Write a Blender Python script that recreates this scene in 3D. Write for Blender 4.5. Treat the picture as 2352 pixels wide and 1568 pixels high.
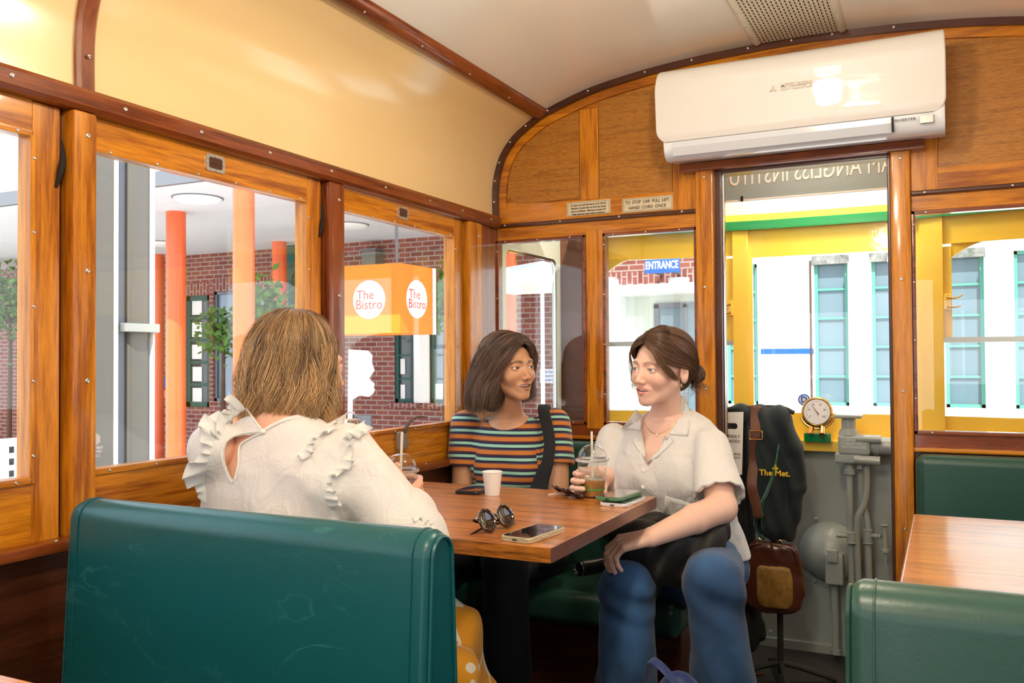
import bpy, bmesh, math, random
import numpy as np
from mathutils import Vector, Matrix
random.seed(7); np.random.seed(7)
for _o in list(bpy.data.objects): bpy.data.objects.remove(_o)
SC = bpy.context.scene
COL = SC.collection
# ------------------------------------------------------------------ camera
EYE = 1.16
_F, _yaw, _pit, _rol = 2031.79, math.radians(26.1073), math.radians(1.0750), math.radians(-0.3597)
_fw = Vector((-math.sin(_yaw)*math.cos(_pit), math.cos(_yaw)*math.cos(_pit), math.sin(_pit)))
_r0 = Vector((math.cos(_yaw), math.sin(_yaw), 0)); _u0 = _r0.cross(_fw)
_rt = _r0*math.cos(_rol)+_u0*math.sin(_rol); _up = -_r0*math.sin(_rol)+_u0*math.cos(_rol)
cam = bpy.data.cameras.new('camera'); co = bpy.data.objects.new('camera', cam); COL.objects.link(co)
cam.sensor_width = 36; cam.lens = _F/2352*36; cam.clip_start = 0.02; cam.clip_end = 300
M = Matrix((_rt, _up, -_fw)).transposed().to_4x4(); M.translation = Vector((0, 0, EYE))
co.matrix_world = M; SC.camera = co
cam.dof.use_dof = True; cam.dof.focus_distance = 2.5; cam.dof.aperture_fstop = 16.0
# ------------------------------------------------------------------ view, world, sun
SC.view_settings.view_transform = 'Standard'; SC.view_settings.look = 'None'
SC.view_settings.gamma = 1; SC.view_settings.use_curve_mapping = False
SC.view_settings.exposure = 0.6
SC.cycles.use_denoising = True
SC.cycles.max_bounces = 8; SC.cycles.diffuse_bounces = 4; SC.cycles.glossy_bounces = 4
SC.cycles.transparent_max_bounces = 24; SC.cycles.transmission_bounces = 8
SC.cycles.caustics_reflective = False; SC.cycles.caustics_refractive = False
SC.cycles.sample_clamp_indirect = 6
W = bpy.data.worlds.new('sky'); SC.world = W; W.use_nodes = True
_n = W.node_tree.nodes; _l = W.node_tree.links
_bg = _n['Background']; _tc = _n.new('ShaderNodeTexCoord'); _sx = _n.new('ShaderNodeSeparateXYZ')
_rp = _n.new('ShaderNodeValToRGB'); _l.new(_tc.outputs['Generated'], _sx.inputs[0]); _l.new(_sx.outputs['Z'], _rp.inputs[0])
_rp.color_ramp.elements[0].color = (0.95, 0.96, 1, 1); _rp.color_ramp.elements[1].color = (0.50, 0.68, 1, 1)
_l.new(_rp.outputs[0], _bg.inputs[0]); _bg.inputs[1].default_value = 1.85
sun = bpy.data.lights.new('sun', 'SUN'); so = bpy.data.objects.new('sun', sun); COL.objects.link(so)
sun.energy = 5.2; sun.angle = math.radians(0.6); sun.color = (1, 0.94, 0.84)
so.rotation_euler = Vector((-0.22, 0.62, -0.66)).to_track_quat('-Z', 'Y').to_euler()
LAMP_W = (14, 19, 13)
# ------------------------------------------------------------------ helpers
def P(px, py, Y=None, X=None, Z=None):
    """world point seen at pixel (px, py) at the given depth Y, or side distance X, or height Z"""
    d = _fw + _rt*((px-1176)/_F) - _up*((py-784)/_F)
    t = Y/d.y if Y is not None else (X/d.x if X is not None else (Z-EYE)/d.z)
    return Vector((0, 0, EYE)) + d*t
def place(o, parent, name):
    o.name = name
    COL.objects.link(o)
    if parent is not None:
        r = parent
        while r.parent: r = r.parent
        if o.type == 'MESH' and not o.get('_loc'): o.data.transform(Matrix.Translation(-r.location))
        o.parent = parent
    return o
def obj(name, bm, mat, parent=None, smooth=True, angle=35, wn=True):
    me = bpy.data.meshes.new(name)
    if isinstance(bm, bmesh.types.BMesh):
        bmesh.ops.recalc_face_normals(bm, faces=bm.faces)
        bm.to_mesh(me); bm.free()
    else: me = bm; me.name = name
    for m in (mat if isinstance(mat, (list, tuple)) else [mat]): me.materials.append(m)
    if smooth:
        for p in me.polygons: p.use_smooth = True
        if angle is not None and angle < 180:
            try: me.set_sharp_from_angle(angle=math.radians(angle))
            except Exception: pass
        o = bpy.data.objects.new(name, me)
        if wn and len(me.polygons) < 3000:
            wm = o.modifiers.new('wn', 'WEIGHTED_NORMAL'); wm.keep_sharp = True
        return place(o, parent, name)
    return place(bpy.data.objects.new(name, me), parent, name)
def tag(o, label=None, cat=None, group=None, kind=None):
    if label: o['label'] = label
    if cat: o['category'] = cat
    if group: o['group'] = group
    if kind: o['kind'] = kind
    return o
def thing(name, label, cat, loc=(0, 0, 0), group=None, kind=None):
    o = bpy.data.objects.new(name, None); o.empty_display_size = 0.05
    o.location = loc; COL.objects.link(o)
    return tag(o, label, cat, group, kind)
def struct(name, bm, mat, parent=None, label=None, **k):
    o = obj(name, bm, mat, parent, **k)
    if parent is None: o['kind'] = 'structure'
    if label: o['label'] = label
    return o
def sroot(name, label=None, loc=(0, 0, 0)):
    o = bpy.data.objects.new(name, None); COL.objects.link(o); o['kind'] = 'structure'; o.location = loc
    if label: o['label'] = label
    return o
def BM(): return bmesh.new()
def box(bm, lo, hi, bev=0.0, seg=2, rot=None, piv=None):
    lo = Vector(lo); hi = Vector(hi)
    r = bmesh.ops.create_cube(bm, size=1.0); vs = r['verts']
    c = (lo+hi)/2; s = hi-lo
    for v in vs: v.co = Vector((v.co.x*s.x, v.co.y*s.y, v.co.z*s.z))+c
    if bev > 0:
        es = list({e for v in vs for e in v.link_edges})
        g = bmesh.ops.bevel(bm, geom=es, offset=min(bev, min(abs(s.x), abs(s.y), abs(s.z))*0.49), segments=seg, affect='EDGES', profile=0.5)
        vs = list({v for f in g['faces'] for v in f.verts} | {v for v in vs if v.is_valid})
    if rot is not None:
        piv = c if piv is None else Vector(piv)
        for v in vs: v.co = rot @ (v.co-piv) + piv
    return vs
def frame_of(d):
    d = Vector(d).normalized()
    a = Vector((0, 0, 1)) if abs(d.z) < 0.9 else Vector((1, 0, 0))
    u = d.cross(a).normalized(); return u, d.cross(u).normalized(), d
def rings(bm, rs, cap0=True, cap1=True, closed=False):
    """skin a list of rings (each a list of points)"""
    V = [[bm.verts.new(p) for p in r] for r in rs]
    n = len(V[0]); m = len(V)
    for i in range(m if closed else m-1):
        a, b = V[i], V[(i+1) % m]
        for j in range(n):
            k = (j+1) % n
            try: bm.faces.new((a[j], a[k], b[k], b[j]))
            except ValueError: pass
    if not closed:
        if cap0: bm.faces.new(V[0][::-1])
        if cap1: bm.faces.new(V[-1])
    return V
def cyl(bm, p0, p1, r0, r1=None, seg=16, caps=True):
    r1 = r0 if r1 is None else r1
    p0 = Vector(p0); p1 = Vector(p1); u, v, d = frame_of(p1-p0)
    R = []
    for p, r in ((p0, r0), (p1, r1)):
        R.append([p+(u*math.cos(t)+v*math.sin(t))*r for t in [2*math.pi*k/seg for k in range(seg)]])
    return rings(bm, R, caps, caps)
def smooth_path(pts, n=8):
    pts = [Vector(p) for p in pts]
    if len(pts) < 3: return pts
    out = []
    P_ = [2*pts[0]-pts[1]]+pts+[2*pts[-1]-pts[-2]]
    for i in range(1, len(P_)-2):
        a, b, c, d = P_[i-1:i+3]
        for k in range(n):
            t = k/n
            out.append(0.5*((2*b)+(c-a)*t+(2*a-5*b+4*c-d)*t*t+(3*b-a-3*c+d)*t**3))
    out.append(pts[-1]); return out
def tube(bm, pts, r, seg=10, smooth=0, closed=False, flat=1.0):
    pts = smooth_path(pts, smooth) if smooth else [Vector(p) for p in pts]
    m = len(pts); rr = r if isinstance(r, (list, tuple)) else [r]*m
    if len(rr) != m: rr = [np.interp(i/(m-1), np.linspace(0, 1, len(rr)), rr) for i in range(m)]
    R = []; u = None
    for i, p in enumerate(pts):
        if closed: d = pts[(i+1) % m]-pts[i-1]
        else: d = pts[min(i+1, m-1)]-pts[max(i-1, 0)]
        d = d.normalized() if d.length > 1e-9 else Vector((0, 0, 1))
        if u is None: u = frame_of(d)[0]
        else:
            u = (u-d*u.dot(d)); u = u.normalized() if u.length > 1e-6 else frame_of(d)[0]
        v = d.cross(u)
        R.append([p+(u*math.cos(t)+v*math.sin(t)*flat)*rr[i] for t in [2*math.pi*k/seg for k in range(seg)]])
    return rings(bm, R, closed=closed)
def lathe(bm, prof, c, seg=32, axis=(0, 0, 1), caps=True, sq=None):
    c = Vector(c); u, v, d = frame_of(axis)
    if Vector(axis) == Vector((0, 0, 1)): u, v = Vector((1, 0, 0)), Vector((0, 1, 0))
    R = []
    for r, h in prof:
        R.append([c+d*h+(u*math.cos(t)+v*math.sin(t))*max(r, 1e-5) for t in [2*math.pi*k/seg for k in range(seg)]])
    return rings(bm, R, caps, caps)
def prism(bm, poly, f, d0, d1, bev=0):
    """extrude 2D poly; f(a,b,d) -> 3D point"""
    A = [bm.verts.new(f(a, b, d0)) for a, b in poly]; B = [bm.verts.new(f(a, b, d1)) for a, b in poly]
    n = len(poly); fs = [bm.faces.new(A[::-1]), bm.faces.new(B)]
    for i in range(n): fs.append(bm.faces.new((A[i], A[(i+1) % n], B[(i+1) % n], B[i])))
    if bev:
        es = list({e for q in fs[:2] for e in q.edges})
        bmesh.ops.bevel(bm, geom=es, offset=bev, segments=2, affect='EDGES', profile=0.5)
XZ = lambda a, b, d: (a, d, b)
YZ = lambda a, b, d: (d, a, b)
XY = lambda a, b, d: (a, b, d)
def rrect(x0, z0, x1, z1, r, n=5):
    r = r if isinstance(r, (list, tuple)) else [r]*4
    out = []
    for (cx, cz, a0), q in zip(((x1, z1, 0), (x0, z1, 90), (x0, z0, 180), (x1, z0, 270)), (r[0], r[1], r[2], r[3])):
        sx = -1 if cx == x1 else 1; sz = -1 if cz == z1 else 1
        for k in range(n+1):
            t = math.radians(a0+90*k/n)
            out.append((cx+sx*q+math.cos(t)*q, cz+sz*q+math.sin(t)*q))
    return out
def text(name, s, size, loc, mat, parent, sx=1.0, ext=0.0008, rot=None, align='CENTER', spacing=1.0, bold=0.0):
    """letters as a mesh; plane faces -Y unless rot (3x3) says otherwise"""
    cu = bpy.data.curves.new(name, 'FONT'); cu.body = s; cu.size = size; cu.extrude = ext
    cu.align_x = align; cu.align_y = 'CENTER'; cu.space_character = spacing; cu.offset = bold; cu.resolution_u = 3
    o = bpy.data.objects.new(name, cu); COL.objects.link(o)
    dg = bpy.context.evaluated_depsgraph_get(); me = bpy.data.meshes.new_from_object(o.evaluated_get(dg))
    bpy.data.objects.remove(o)
    R = rot if rot is not None else Matrix(((1, 0, 0), (0, 0, -1), (0, 1, 0)))
    me.transform(Matrix.Translation(Vector(loc)) @ R.to_4x4() @ Matrix.Diagonal((sx, 1, 1, 1)))
    me.materials.clear()
    return obj(name, me, mat, parent, smooth=False)
SCREW = None
def screws(parent, pts, d, r=0.0045, name='screw'):
    """round-head screws as parts of a trim, heads facing direction d"""
    u, v, d = frame_of(d)
    bm = BM(); lathe(bm, [(r, -0.001), (r, 0.0006), (r*0.8, 0.0018), (r*0.4, 0.0024), (r*0.36, 0.0016), (0, 0.0016)], (0, 0, 0), seg=12, axis=d)
    me = bpy.data.meshes.new(name); bm.to_mesh(me); bm.free(); me.materials.append(MT['steel'])
    for p in me.polygons: p.use_smooth = True
    root = parent
    while root.parent: root = root.parent
    for p in pts:
        o = bpy.data.objects.new(name, me); COL.objects.link(o); o.parent = parent
        o.location = Vector(p)-root.location
# ------------------------------------------------------------------ materials
MT = {}
def mat(name, col, rough=0.5, metal=0.0, coat=0.0, spec=0.5, bump=0.0, bscale=200, trans=0, alpha=1, sheen=0, sss=0, cr=0.05, var=0.0, vscale=8, ior=1.45, emit=None, es=1.0):
    m = bpy.data.materials.new(name); m.use_nodes = True; nt = m.node_tree; b = nt.nodes['Principled BSDF']
    b.inputs['Base Color'].default_value = (*col, 1); b.inputs['Roughness'].default_value = rough
    b.inputs['Metallic'].default_value = metal; b.inputs['Coat Weight'].default_value = coat; b.inputs['Coat Roughness'].default_value = cr
    b.inputs['Specular IOR Level'].default_value = spec; b.inputs['Transmission Weight'].default_value = trans
    b.inputs['Alpha'].default_value = alpha; b.inputs['Sheen Weight'].default_value = sheen; b.inputs['IOR'].default_value = ior
    if sss: b.inputs['Subsurface Weight'].default_value = sss; b.inputs['Subsurface Radius'].default_value = (0.010, 0.004, 0.002); b.inputs['Subsurface Scale'].default_value = 1.0
    if emit: b.inputs['Emission Color'].default_value = (*emit, 1); b.inputs['Emission Strength'].default_value = es
    tc = nt.nodes.new('ShaderNodeTexCoord')
    if bump:
        n = nt.nodes.new('ShaderNodeTexNoise'); n.inputs['Scale'].default_value = bscale; n.inputs['Detail'].default_value = 3
        nt.links.new(tc.outputs['Object'], n.inputs['Vector'])
        bp = nt.nodes.new('ShaderNodeBump'); bp.inputs['Strength'].default_value = bump; bp.inputs['Distance'].default_value = 0.002
        nt.links.new(n.outputs['Fac'], bp.inputs['Height']); nt.links.new(bp.outputs['Normal'], b.inputs['Normal'])
        if coat: nt.links.new(bp.outputs['Normal'], b.inputs['Coat Normal'])
    if var:
        n = nt.nodes.new('ShaderNodeTexNoise'); n.inputs['Scale'].default_value = vscale; n.inputs['Detail'].default_value = 6; n.inputs['Roughness'].default_value = 0.6
        nt.links.new(tc.outputs['Object'], n.inputs['Vector'])
        r = nt.nodes.new('ShaderNodeValToRGB'); r.color_ramp.elements[0].position = 0.3; r.color_ramp.elements[1].position = 0.7
        r.color_ramp.elements[0].color = (*[c*(1-var) for c in col], 1); r.color_ramp.elements[1].color = (*[min(1, c*(1+var)) for c in col], 1)
        nt.links.new(n.outputs['Fac'], r.inputs[0]); nt.links.new(r.outputs[0], b.inputs['Base Color'])
    MT[name] = m; return m
def wood(name, dark, light, axis='z', rough=0.28, coat=0.38, scale=1.0, ring=0.16, cr=0.08, warp=0.8):
    m = mat(name, light, rough, coat=coat, cr=cr, spec=0.3); nt = m.node_tree; b = nt.nodes['Principled BSDF']
    tc = nt.nodes.new('ShaderNodeTexCoord'); mp = nt.nodes.new('ShaderNodeMapping')
    s = {'x': (0.9, 14, 14), 'y': (14, 0.9, 14), 'z': (14, 14, 0.9)}[axis]
    mp.inputs['Scale'].default_value = [v*scale for v in s]
    nt.links.new(tc.outputs['Object'], mp.inputs['Vector'])
    n1 = nt.nodes.new('ShaderNodeTexNoise'); n1.inputs['Scale'].default_value = 1.2; n1.inputs['Detail'].default_value = 2; n1.inputs['Distortion'].default_value = warp
    n2 = nt.nodes.new('ShaderNodeTexNoise'); n2.inputs['Scale'].default_value = 9; n2.inputs['Detail'].default_value = 5; n2.inputs['Roughness'].default_value = 0.7
    nt.links.new(mp.outputs[0], n1.inputs['Vector']); nt.links.new(mp.outputs[0], n2.inputs['Vector'])
    wv = nt.nodes.new('ShaderNodeMath'); wv.operation = 'MULTIPLY'; wv.inputs[1].default_value = 14
    nt.links.new(n1.outputs['Fac'], wv.inputs[0])
    sn = nt.nodes.new('ShaderNodeMath'); sn.operation = 'SINE'; nt.links.new(wv.outputs[0], sn.inputs[0])
    ad = nt.nodes.new('ShaderNodeMath'); ad.operation = 'MULTIPLY_ADD'; ad.inputs[1].default_value = ring
    nt.links.new(sn.outputs[0], ad.inputs[0]); nt.links.new(n2.outputs['Fac'], ad.inputs[2])
    r = nt.nodes.new('ShaderNodeValToRGB'); e = r.color_ramp.elements
    e[0].position = 0.25; e[1].position = 0.72; e[0].color = (*dark, 1); e[1].color = (*light, 1)
    nt.links.new(ad.outputs[0], r.inputs[0]); nt.links.new(r.outputs[0], b.inputs['Base Color'])
    bp = nt.nodes.new('ShaderNodeBump'); bp.inputs['Strength'].default_value = 0.05; bp.inputs['Distance'].default_value = 0.0006
    nt.links.new(n2.outputs['Fac'], bp.inputs['Height']); nt.links.new(bp.outputs[0], b.inputs['Normal'])
    return m
for ax in 'xyz':
    wood('wood_orange_'+ax, (0.28, 0.070, 0.004), (0.66, 0.245, 0.012), ax, scale=1.4)
    wood('wood_red_'+ax, (0.10, 0.020, 0.006), (0.26, 0.062, 0.012), ax, coat=0.6, scale=1.4)
    wood('wood_dark_'+ax, (0.035, 0.010, 0.004), (0.085, 0.024, 0.009), ax, coat=0.4, rough=0.35, scale=1.4, cr=0.2)
wood('ply', (0.15, 0.045, 0.006), (0.58, 0.25, 0.035), 'x', rough=0.4, coat=0.25, scale=5, cr=0.25, ring=0.05, warp=0.5)
wood('table_wood', (0.10, 0.022, 0.003), (0.62, 0.21, 0.028), 'x', rough=0.3, coat=0.4, scale=2.6, cr=0.12, ring=0.10)
mat('cove_cream', (0.88, 0.66, 0.33), 0.20, coat=0.8, bump=0.04, bscale=22, cr=0.12)
mat('ceiling_cream', (0.92, 0.88, 0.76), 0.22, coat=0.9, bump=0.08, bscale=14, cr=0.06)
mat('steel', (0.62, 0.60, 0.56), 0.25, metal=1)
mat('chrome', (0.75, 0.74, 0.72), 0.12, metal=1)
mat('brass', (0.70, 0.42, 0.14), 0.22, metal=1)
mat('black_gap', (0.01, 0.007, 0.005), 0.8)
mat('ac_white', (0.74, 0.71, 0.67), 0.45, coat=0.5, cr=0.03)
mat('ac_grey', (0.80, 0.83, 0.86), 0.2, coat=0.5)
mat('ac_flap', (0.66, 0.70, 0.75), 0.10, coat=1.0, cr=0.02)
mat('ac_logo', (0.62, 0.56, 0.46), 0.3)
mat('ink', (0.02, 0.018, 0.015), 0.6)
mat('plaque', (0.66, 0.56, 0.38), 0.45, var=0.08, vscale=40)
mat('yellow_paint', (0.95, 0.62, 0.07), 0.3, coat=0.4, bump=0.08, bscale=60)
mat('green_paint', (0.005, 0.22, 0.06), 0.2, coat=0.8, bump=0.05, bscale=60)
mat('cab_grey', (0.33, 0.37, 0.36), 0.4, coat=0.2, bump=0.05, bscale=80, var=0.06)
mat('cab_pale', (0.66, 0.70, 0.62), 0.35, coat=0.3)
mat('cab_cream', (0.80, 0.76, 0.62), 0.35, coat=0.3)
mat('grey_metal', (0.42, 0.42, 0.38), 0.35, metal=0.7)
mat('floor_dark', (0.018, 0.016, 0.015), 0.65, bump=0.1)
mat('white_wall', (0.86, 0.86, 0.84), 0.8)
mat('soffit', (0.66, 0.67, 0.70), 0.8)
mat('ground', (0.64, 0.62, 0.58), 0.9, var=0.15, vscale=3)
mat('orange_paint', (0.80, 0.12, 0.030), 0.35, coat=0.3)
mat('orange_banner', (0.80, 0.20, 0.008), 0.6)
mat('orange_text', (0.62, 0.08, 0.02), 0.6)
mat('white_print', (0.80, 0.80, 0.82), 0.6)
mat('blue_sign', (0.01, 0.10, 0.60), 0.5)
mat('teal_frame', (0.012, 0.09, 0.075), 0.5)
mat('green_frame', (0.10, 0.36, 0.27), 0.5)
mat('dark_glass', (0.05, 0.07, 0.08), 0.08, spec=0.8)
mat('pale_glass', (0.20, 0.28, 0.36), 0.08, spec=0.8)
mat('grey_glass', (0.13, 0.20, 0.24), 0.15, spec=0.8)
mat('stone_grey', (0.16, 0.17, 0.19), 0.4, metal=0.3)
mat('stone_tan', (0.17, 0.155, 0.13), 0.4, metal=0.2)
mat('leaf', (0.10, 0.22, 0.04), 0.6, var=0.5, vscale=5)
mat('bark', (0.10, 0.06, 0.04), 0.9)
mat('sign_grey', (0.26, 0.36, 0.40), 0.6)
# thin window glass: clear with a Fresnel reflection
def glass(name, tint=(0.97, 0.985, 0.975), refl=1.0, rough=0.0):
    m = bpy.data.materials.new(name); m.use_nodes = True; nt = m.node_tree; nt.nodes.clear()
    o = nt.nodes.new('ShaderNodeOutputMaterial'); mx = nt.nodes.new('ShaderNodeMixShader')
    t = nt.nodes.new('ShaderNodeBsdfTransparent'); t.inputs[0].default_value = (*tint, 1)
    g = nt.nodes.new('ShaderNodeBsdfGlossy'); g.inputs['Roughness'].default_value = rough
    ge = nt.nodes.new('ShaderNodeNewGeometry'); dt = nt.nodes.new('ShaderNodeVectorMath'); dt.operation = 'DOT_PRODUCT'
    nt.links.new(ge.outputs['Incoming'], dt.inputs[0]); nt.links.new(ge.outputs['Normal'], dt.inputs[1])
    def mth(op, *a):
        q = nt.nodes.new('ShaderNodeMath'); q.operation = op
        for i, v in enumerate(a):
            if isinstance(v, (int, float)): q.inputs[i].default_value = v
            else: nt.links.new(v, q.inputs[i])
        return q.outputs[0]
    fr = mth('POWER', mth('SUBTRACT', 1.0, mth('ABSOLUTE', dt.outputs['Value'])), 5.0)
    k = mth('MINIMUM', mth('MULTIPLY', mth('MULTIPLY_ADD', fr, 0.96, 0.04), refl), 1.0)
    nt.links.new(k, mx.inputs[0])
    nt.links.new(t.outputs[0], mx.inputs[1]); nt.links.new(g.outputs[0], mx.inputs[2]); nt.links.new(mx.outputs[0], o.inputs[0])
    MT[name] = m; return m
glass('pane_glass', refl=0.9)
glass('cup_plastic', tint=(0.95, 0.96, 0.95), refl=2.2, rough=0.03)
def brick(name, c1, c2, mortar, bw=0.24, rh=0.086, ms=0.011, vertical=False):
    m = mat(name, c1, 0.85); nt = m.node_tree; b = nt.nodes['Principled BSDF']
    tc = nt.nodes.new('ShaderNodeTexCoord'); s = nt.nodes.new('ShaderNodeSeparateXYZ'); c = nt.nodes.new('ShaderNodeCombineXYZ')
    nt.links.new(tc.outputs['Object'], s.inputs[0])
    ad = nt.nodes.new('ShaderNodeMath'); ad.operation = 'ADD'; nt.links.new(s.outputs['X'], ad.inputs[0]); nt.links.new(s.outputs['Y'], ad.inputs[1])
    nt.links.new(ad.outputs[0], c.inputs[1 if vertical else 0]); nt.links.new(s.outputs['Z'], c.inputs[0 if vertical else 1])
    t = nt.nodes.new('ShaderNodeTexBrick'); t.inputs['Scale'].default_value = 1; t.inputs['Brick Width'].default_value = bw
    t.inputs['Row Height'].default_value = rh; t.inputs['Mortar Size'].default_value = ms; t.inputs['Color1'].default_value = (*c1, 1)
    t.inputs['Color2'].default_value = (*c2, 1); t.inputs['Mortar'].default_value = (*mortar, 1); t.inputs['Mortar Smooth'].default_value = 0.1
    nt.links.new(c.outputs[0], t.inputs['Vector']); nt.links.new(t.outputs['Color'], b.inputs['Base Color'])
brick('brick', (0.19, 0.050, 0.040), (0.27, 0.082, 0.062), (0.34, 0.27, 0.24))
brick('brick_soldier', (0.18, 0.042, 0.038), (0.25, 0.072, 0.060), (0.34, 0.27, 0.24), vertical=True)
# crinkled teal vinyl
def vinyl(name, col, worn=(0.10, 0.20, 0.20)):
    m = mat(name, col, 0.33, coat=0.15, cr=0.3, spec=0.5); nt = m.node_tree; b = nt.nodes['Principled BSDF']
    tc = nt.nodes.new('ShaderNodeTexCoord')
    n = nt.nodes.new('ShaderNodeTexNoise'); n.inputs['Scale'].default_value = 6; n.inputs['Detail'].default_value = 8; n.inputs['Distortion'].default_value = 1.6
    mp = nt.nodes.new('ShaderNodeMapping'); mp.inputs['Scale'].default_value = (0.8, 1, 1.6); mp.inputs['Rotation'].default_value = (0, 0.5, 0)
    nt.links.new(tc.outputs['Object'], mp.inputs[0]); nt.links.new(mp.outputs[0], n.inputs['Vector'])
    r = nt.nodes.new('ShaderNodeValToRGB'); e = r.color_ramp.elements
    e[0].position = 0.485; e[0].color = (0, 0, 0, 1); e[1].position = 0.50; e[1].color = (1, 1, 1, 1); e.new(0.515).color = (0, 0, 0, 1)
    n2 = nt.nodes.new('ShaderNodeTexNoise'); n2.inputs['Scale'].default_value = 3.5; nt.links.new(tc.outputs['Object'], n2.inputs['Vector'])
    k = nt.nodes.new('ShaderNodeMath'); k.operation = 'MULTIPLY'
    r2 = nt.nodes.new('ShaderNodeValToRGB'); r2.color_ramp.elements[0].position = 0.45; r2.color_ramp.elements[1].position = 0.7
    nt.links.new(n2.outputs['Fac'], r2.inputs[0]); nt.links.new(n.outputs['Fac'], r.inputs[0])
    nt.links.new(r.outputs[0], k.inputs[0]); nt.links.new(r2.outputs[0], k.inputs[1])
    mx = nt.nodes.new('ShaderNodeMix'); mx.data_type = 'RGBA'; mx.inputs['A'].default_value = (*col, 1); mx.inputs['B'].default_value = (*worn, 1)
    nt.links.new(k.outputs[0], mx.inputs['Factor']); nt.links.new(mx.outputs['Result'], b.inputs['Base Color'])
    n3 = nt.nodes.new('ShaderNodeTexNoise'); n3.inputs['Scale'].default_value = 260; n3.inputs['Detail'].default_value = 2
    nt.links.new(tc.outputs['Object'], n3.inputs['Vector'])
    bp = nt.nodes.new('ShaderNodeBump'); bp.inputs['Strength'].default_value = 0.22; bp.inputs['Distance'].default_value = 0.001
    nt.links.new(n3.outputs['Fac'], bp.inputs['Height'])
    bp2 = nt.nodes.new('ShaderNodeBump'); bp2.inputs['Strength'].default_value = 0.15; bp2.inputs['Distance'].default_value = 0.004
    nt.links.new(n.outputs['Fac'], bp2.inputs['Height']); nt.links.new(bp.outputs[0], bp2.inputs['Normal']); nt.links.new(bp2.outputs[0], b.inputs['Normal'])
    return m
vinyl('vinyl', (0.003, 0.085, 0.092), worn=(0.04, 0.19, 0.19))
vinyl('vinyl_shaded', (0.022, 0.075, 0.055), worn=(0.03, 0.09, 0.07))  # duller copy of the teal vinyl, weaker light put into its colour
# ================================================================== THE TRAM SALOON
XL, XR, XC, YE = -1.56, 0.72, -0.42, 3.05     # side walls, centre line, end wall
Y0 = -2.1                                      # where the modelled saloon stops behind the camera
def prof_side(k):
    pts = [(-1.565, 1.70), (-1.566, 1.80), (-1.556, 1.872), (-1.530, 1.943), (-1.484, 2.003), (-1.436, 2.040), (-1.375, 2.078)]
    return pts
COVE = prof_side(0)
ROOF = [(-1.375, 2.078), (-1.30, 2.108), (-1.19, 2.143), (-1.08, 2.167), (-0.917, 2.190), (-0.745, 2.205), (-0.553, 2.214), (-0.42, 2.217)]
FULL = COVE[:-1]+ROOF; FULL = FULL+[(2*XC-x, z) for x, z in FULL[-2::-1]]
def sheet(bm, prof, y0, y1, th=0.02, up=1):
    """a thin solid sheet following prof (x,z), from y0 to y1"""
    n = len(prof); A = []
    nr = []
    for i in range(n):
        a = Vector(prof[max(i-1, 0)]); b = Vector(prof[min(i+1, n-1)]); d = (b-a).normalized(); nr.append(Vector((-d.y, d.x))*up)
    ring0 = [(p[0], p[1]) for p in prof]+[(prof[i][0]+nr[i].x*th, prof[i][1]+nr[i].y*th) for i in range(n-1, -1, -1)]
    rings(bm, [[(x, y, z) for x, z in ring0] for y in (y0, y1)])
SM = smooth_path([(x, z, 0) for x, z in COVE], 5); COVES = [(p.x, p.y) for p in SM]
SM = smooth_path([(x, z, 0) for x, z in ROOF+[(2*XC-x, z) for x, z in ROOF[-2::-1]]], 4); ROOFS = [(p.x, p.y) for p in SM]
bm = BM(); sheet(bm, COVES, Y0, YE+0.01); struct('wall_cove_left', bm, MT['cove_cream'], label='cream curved cove panel above the left windows')
bm = BM(); sheet(bm, [(2*XC-x, z) for x, z in COVES], Y0, YE+0.01, up=-1); struct('wall_cove_right', bm, MT['cove_cream'], label='cream curved cove panel above the right windows')
bm = BM(); sheet(bm, ROOFS, Y0, YE+0.9); ceil = struct('ceiling', bm, MT['ceiling_cream'], label='glossy cream arched ceiling')
bm = BM(); box(bm, (-1.75, Y0, -0.12), (0.92, YE, 0.0)); struct('floor', bm, MT['floor_dark'], label='dark tram floor')
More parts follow.
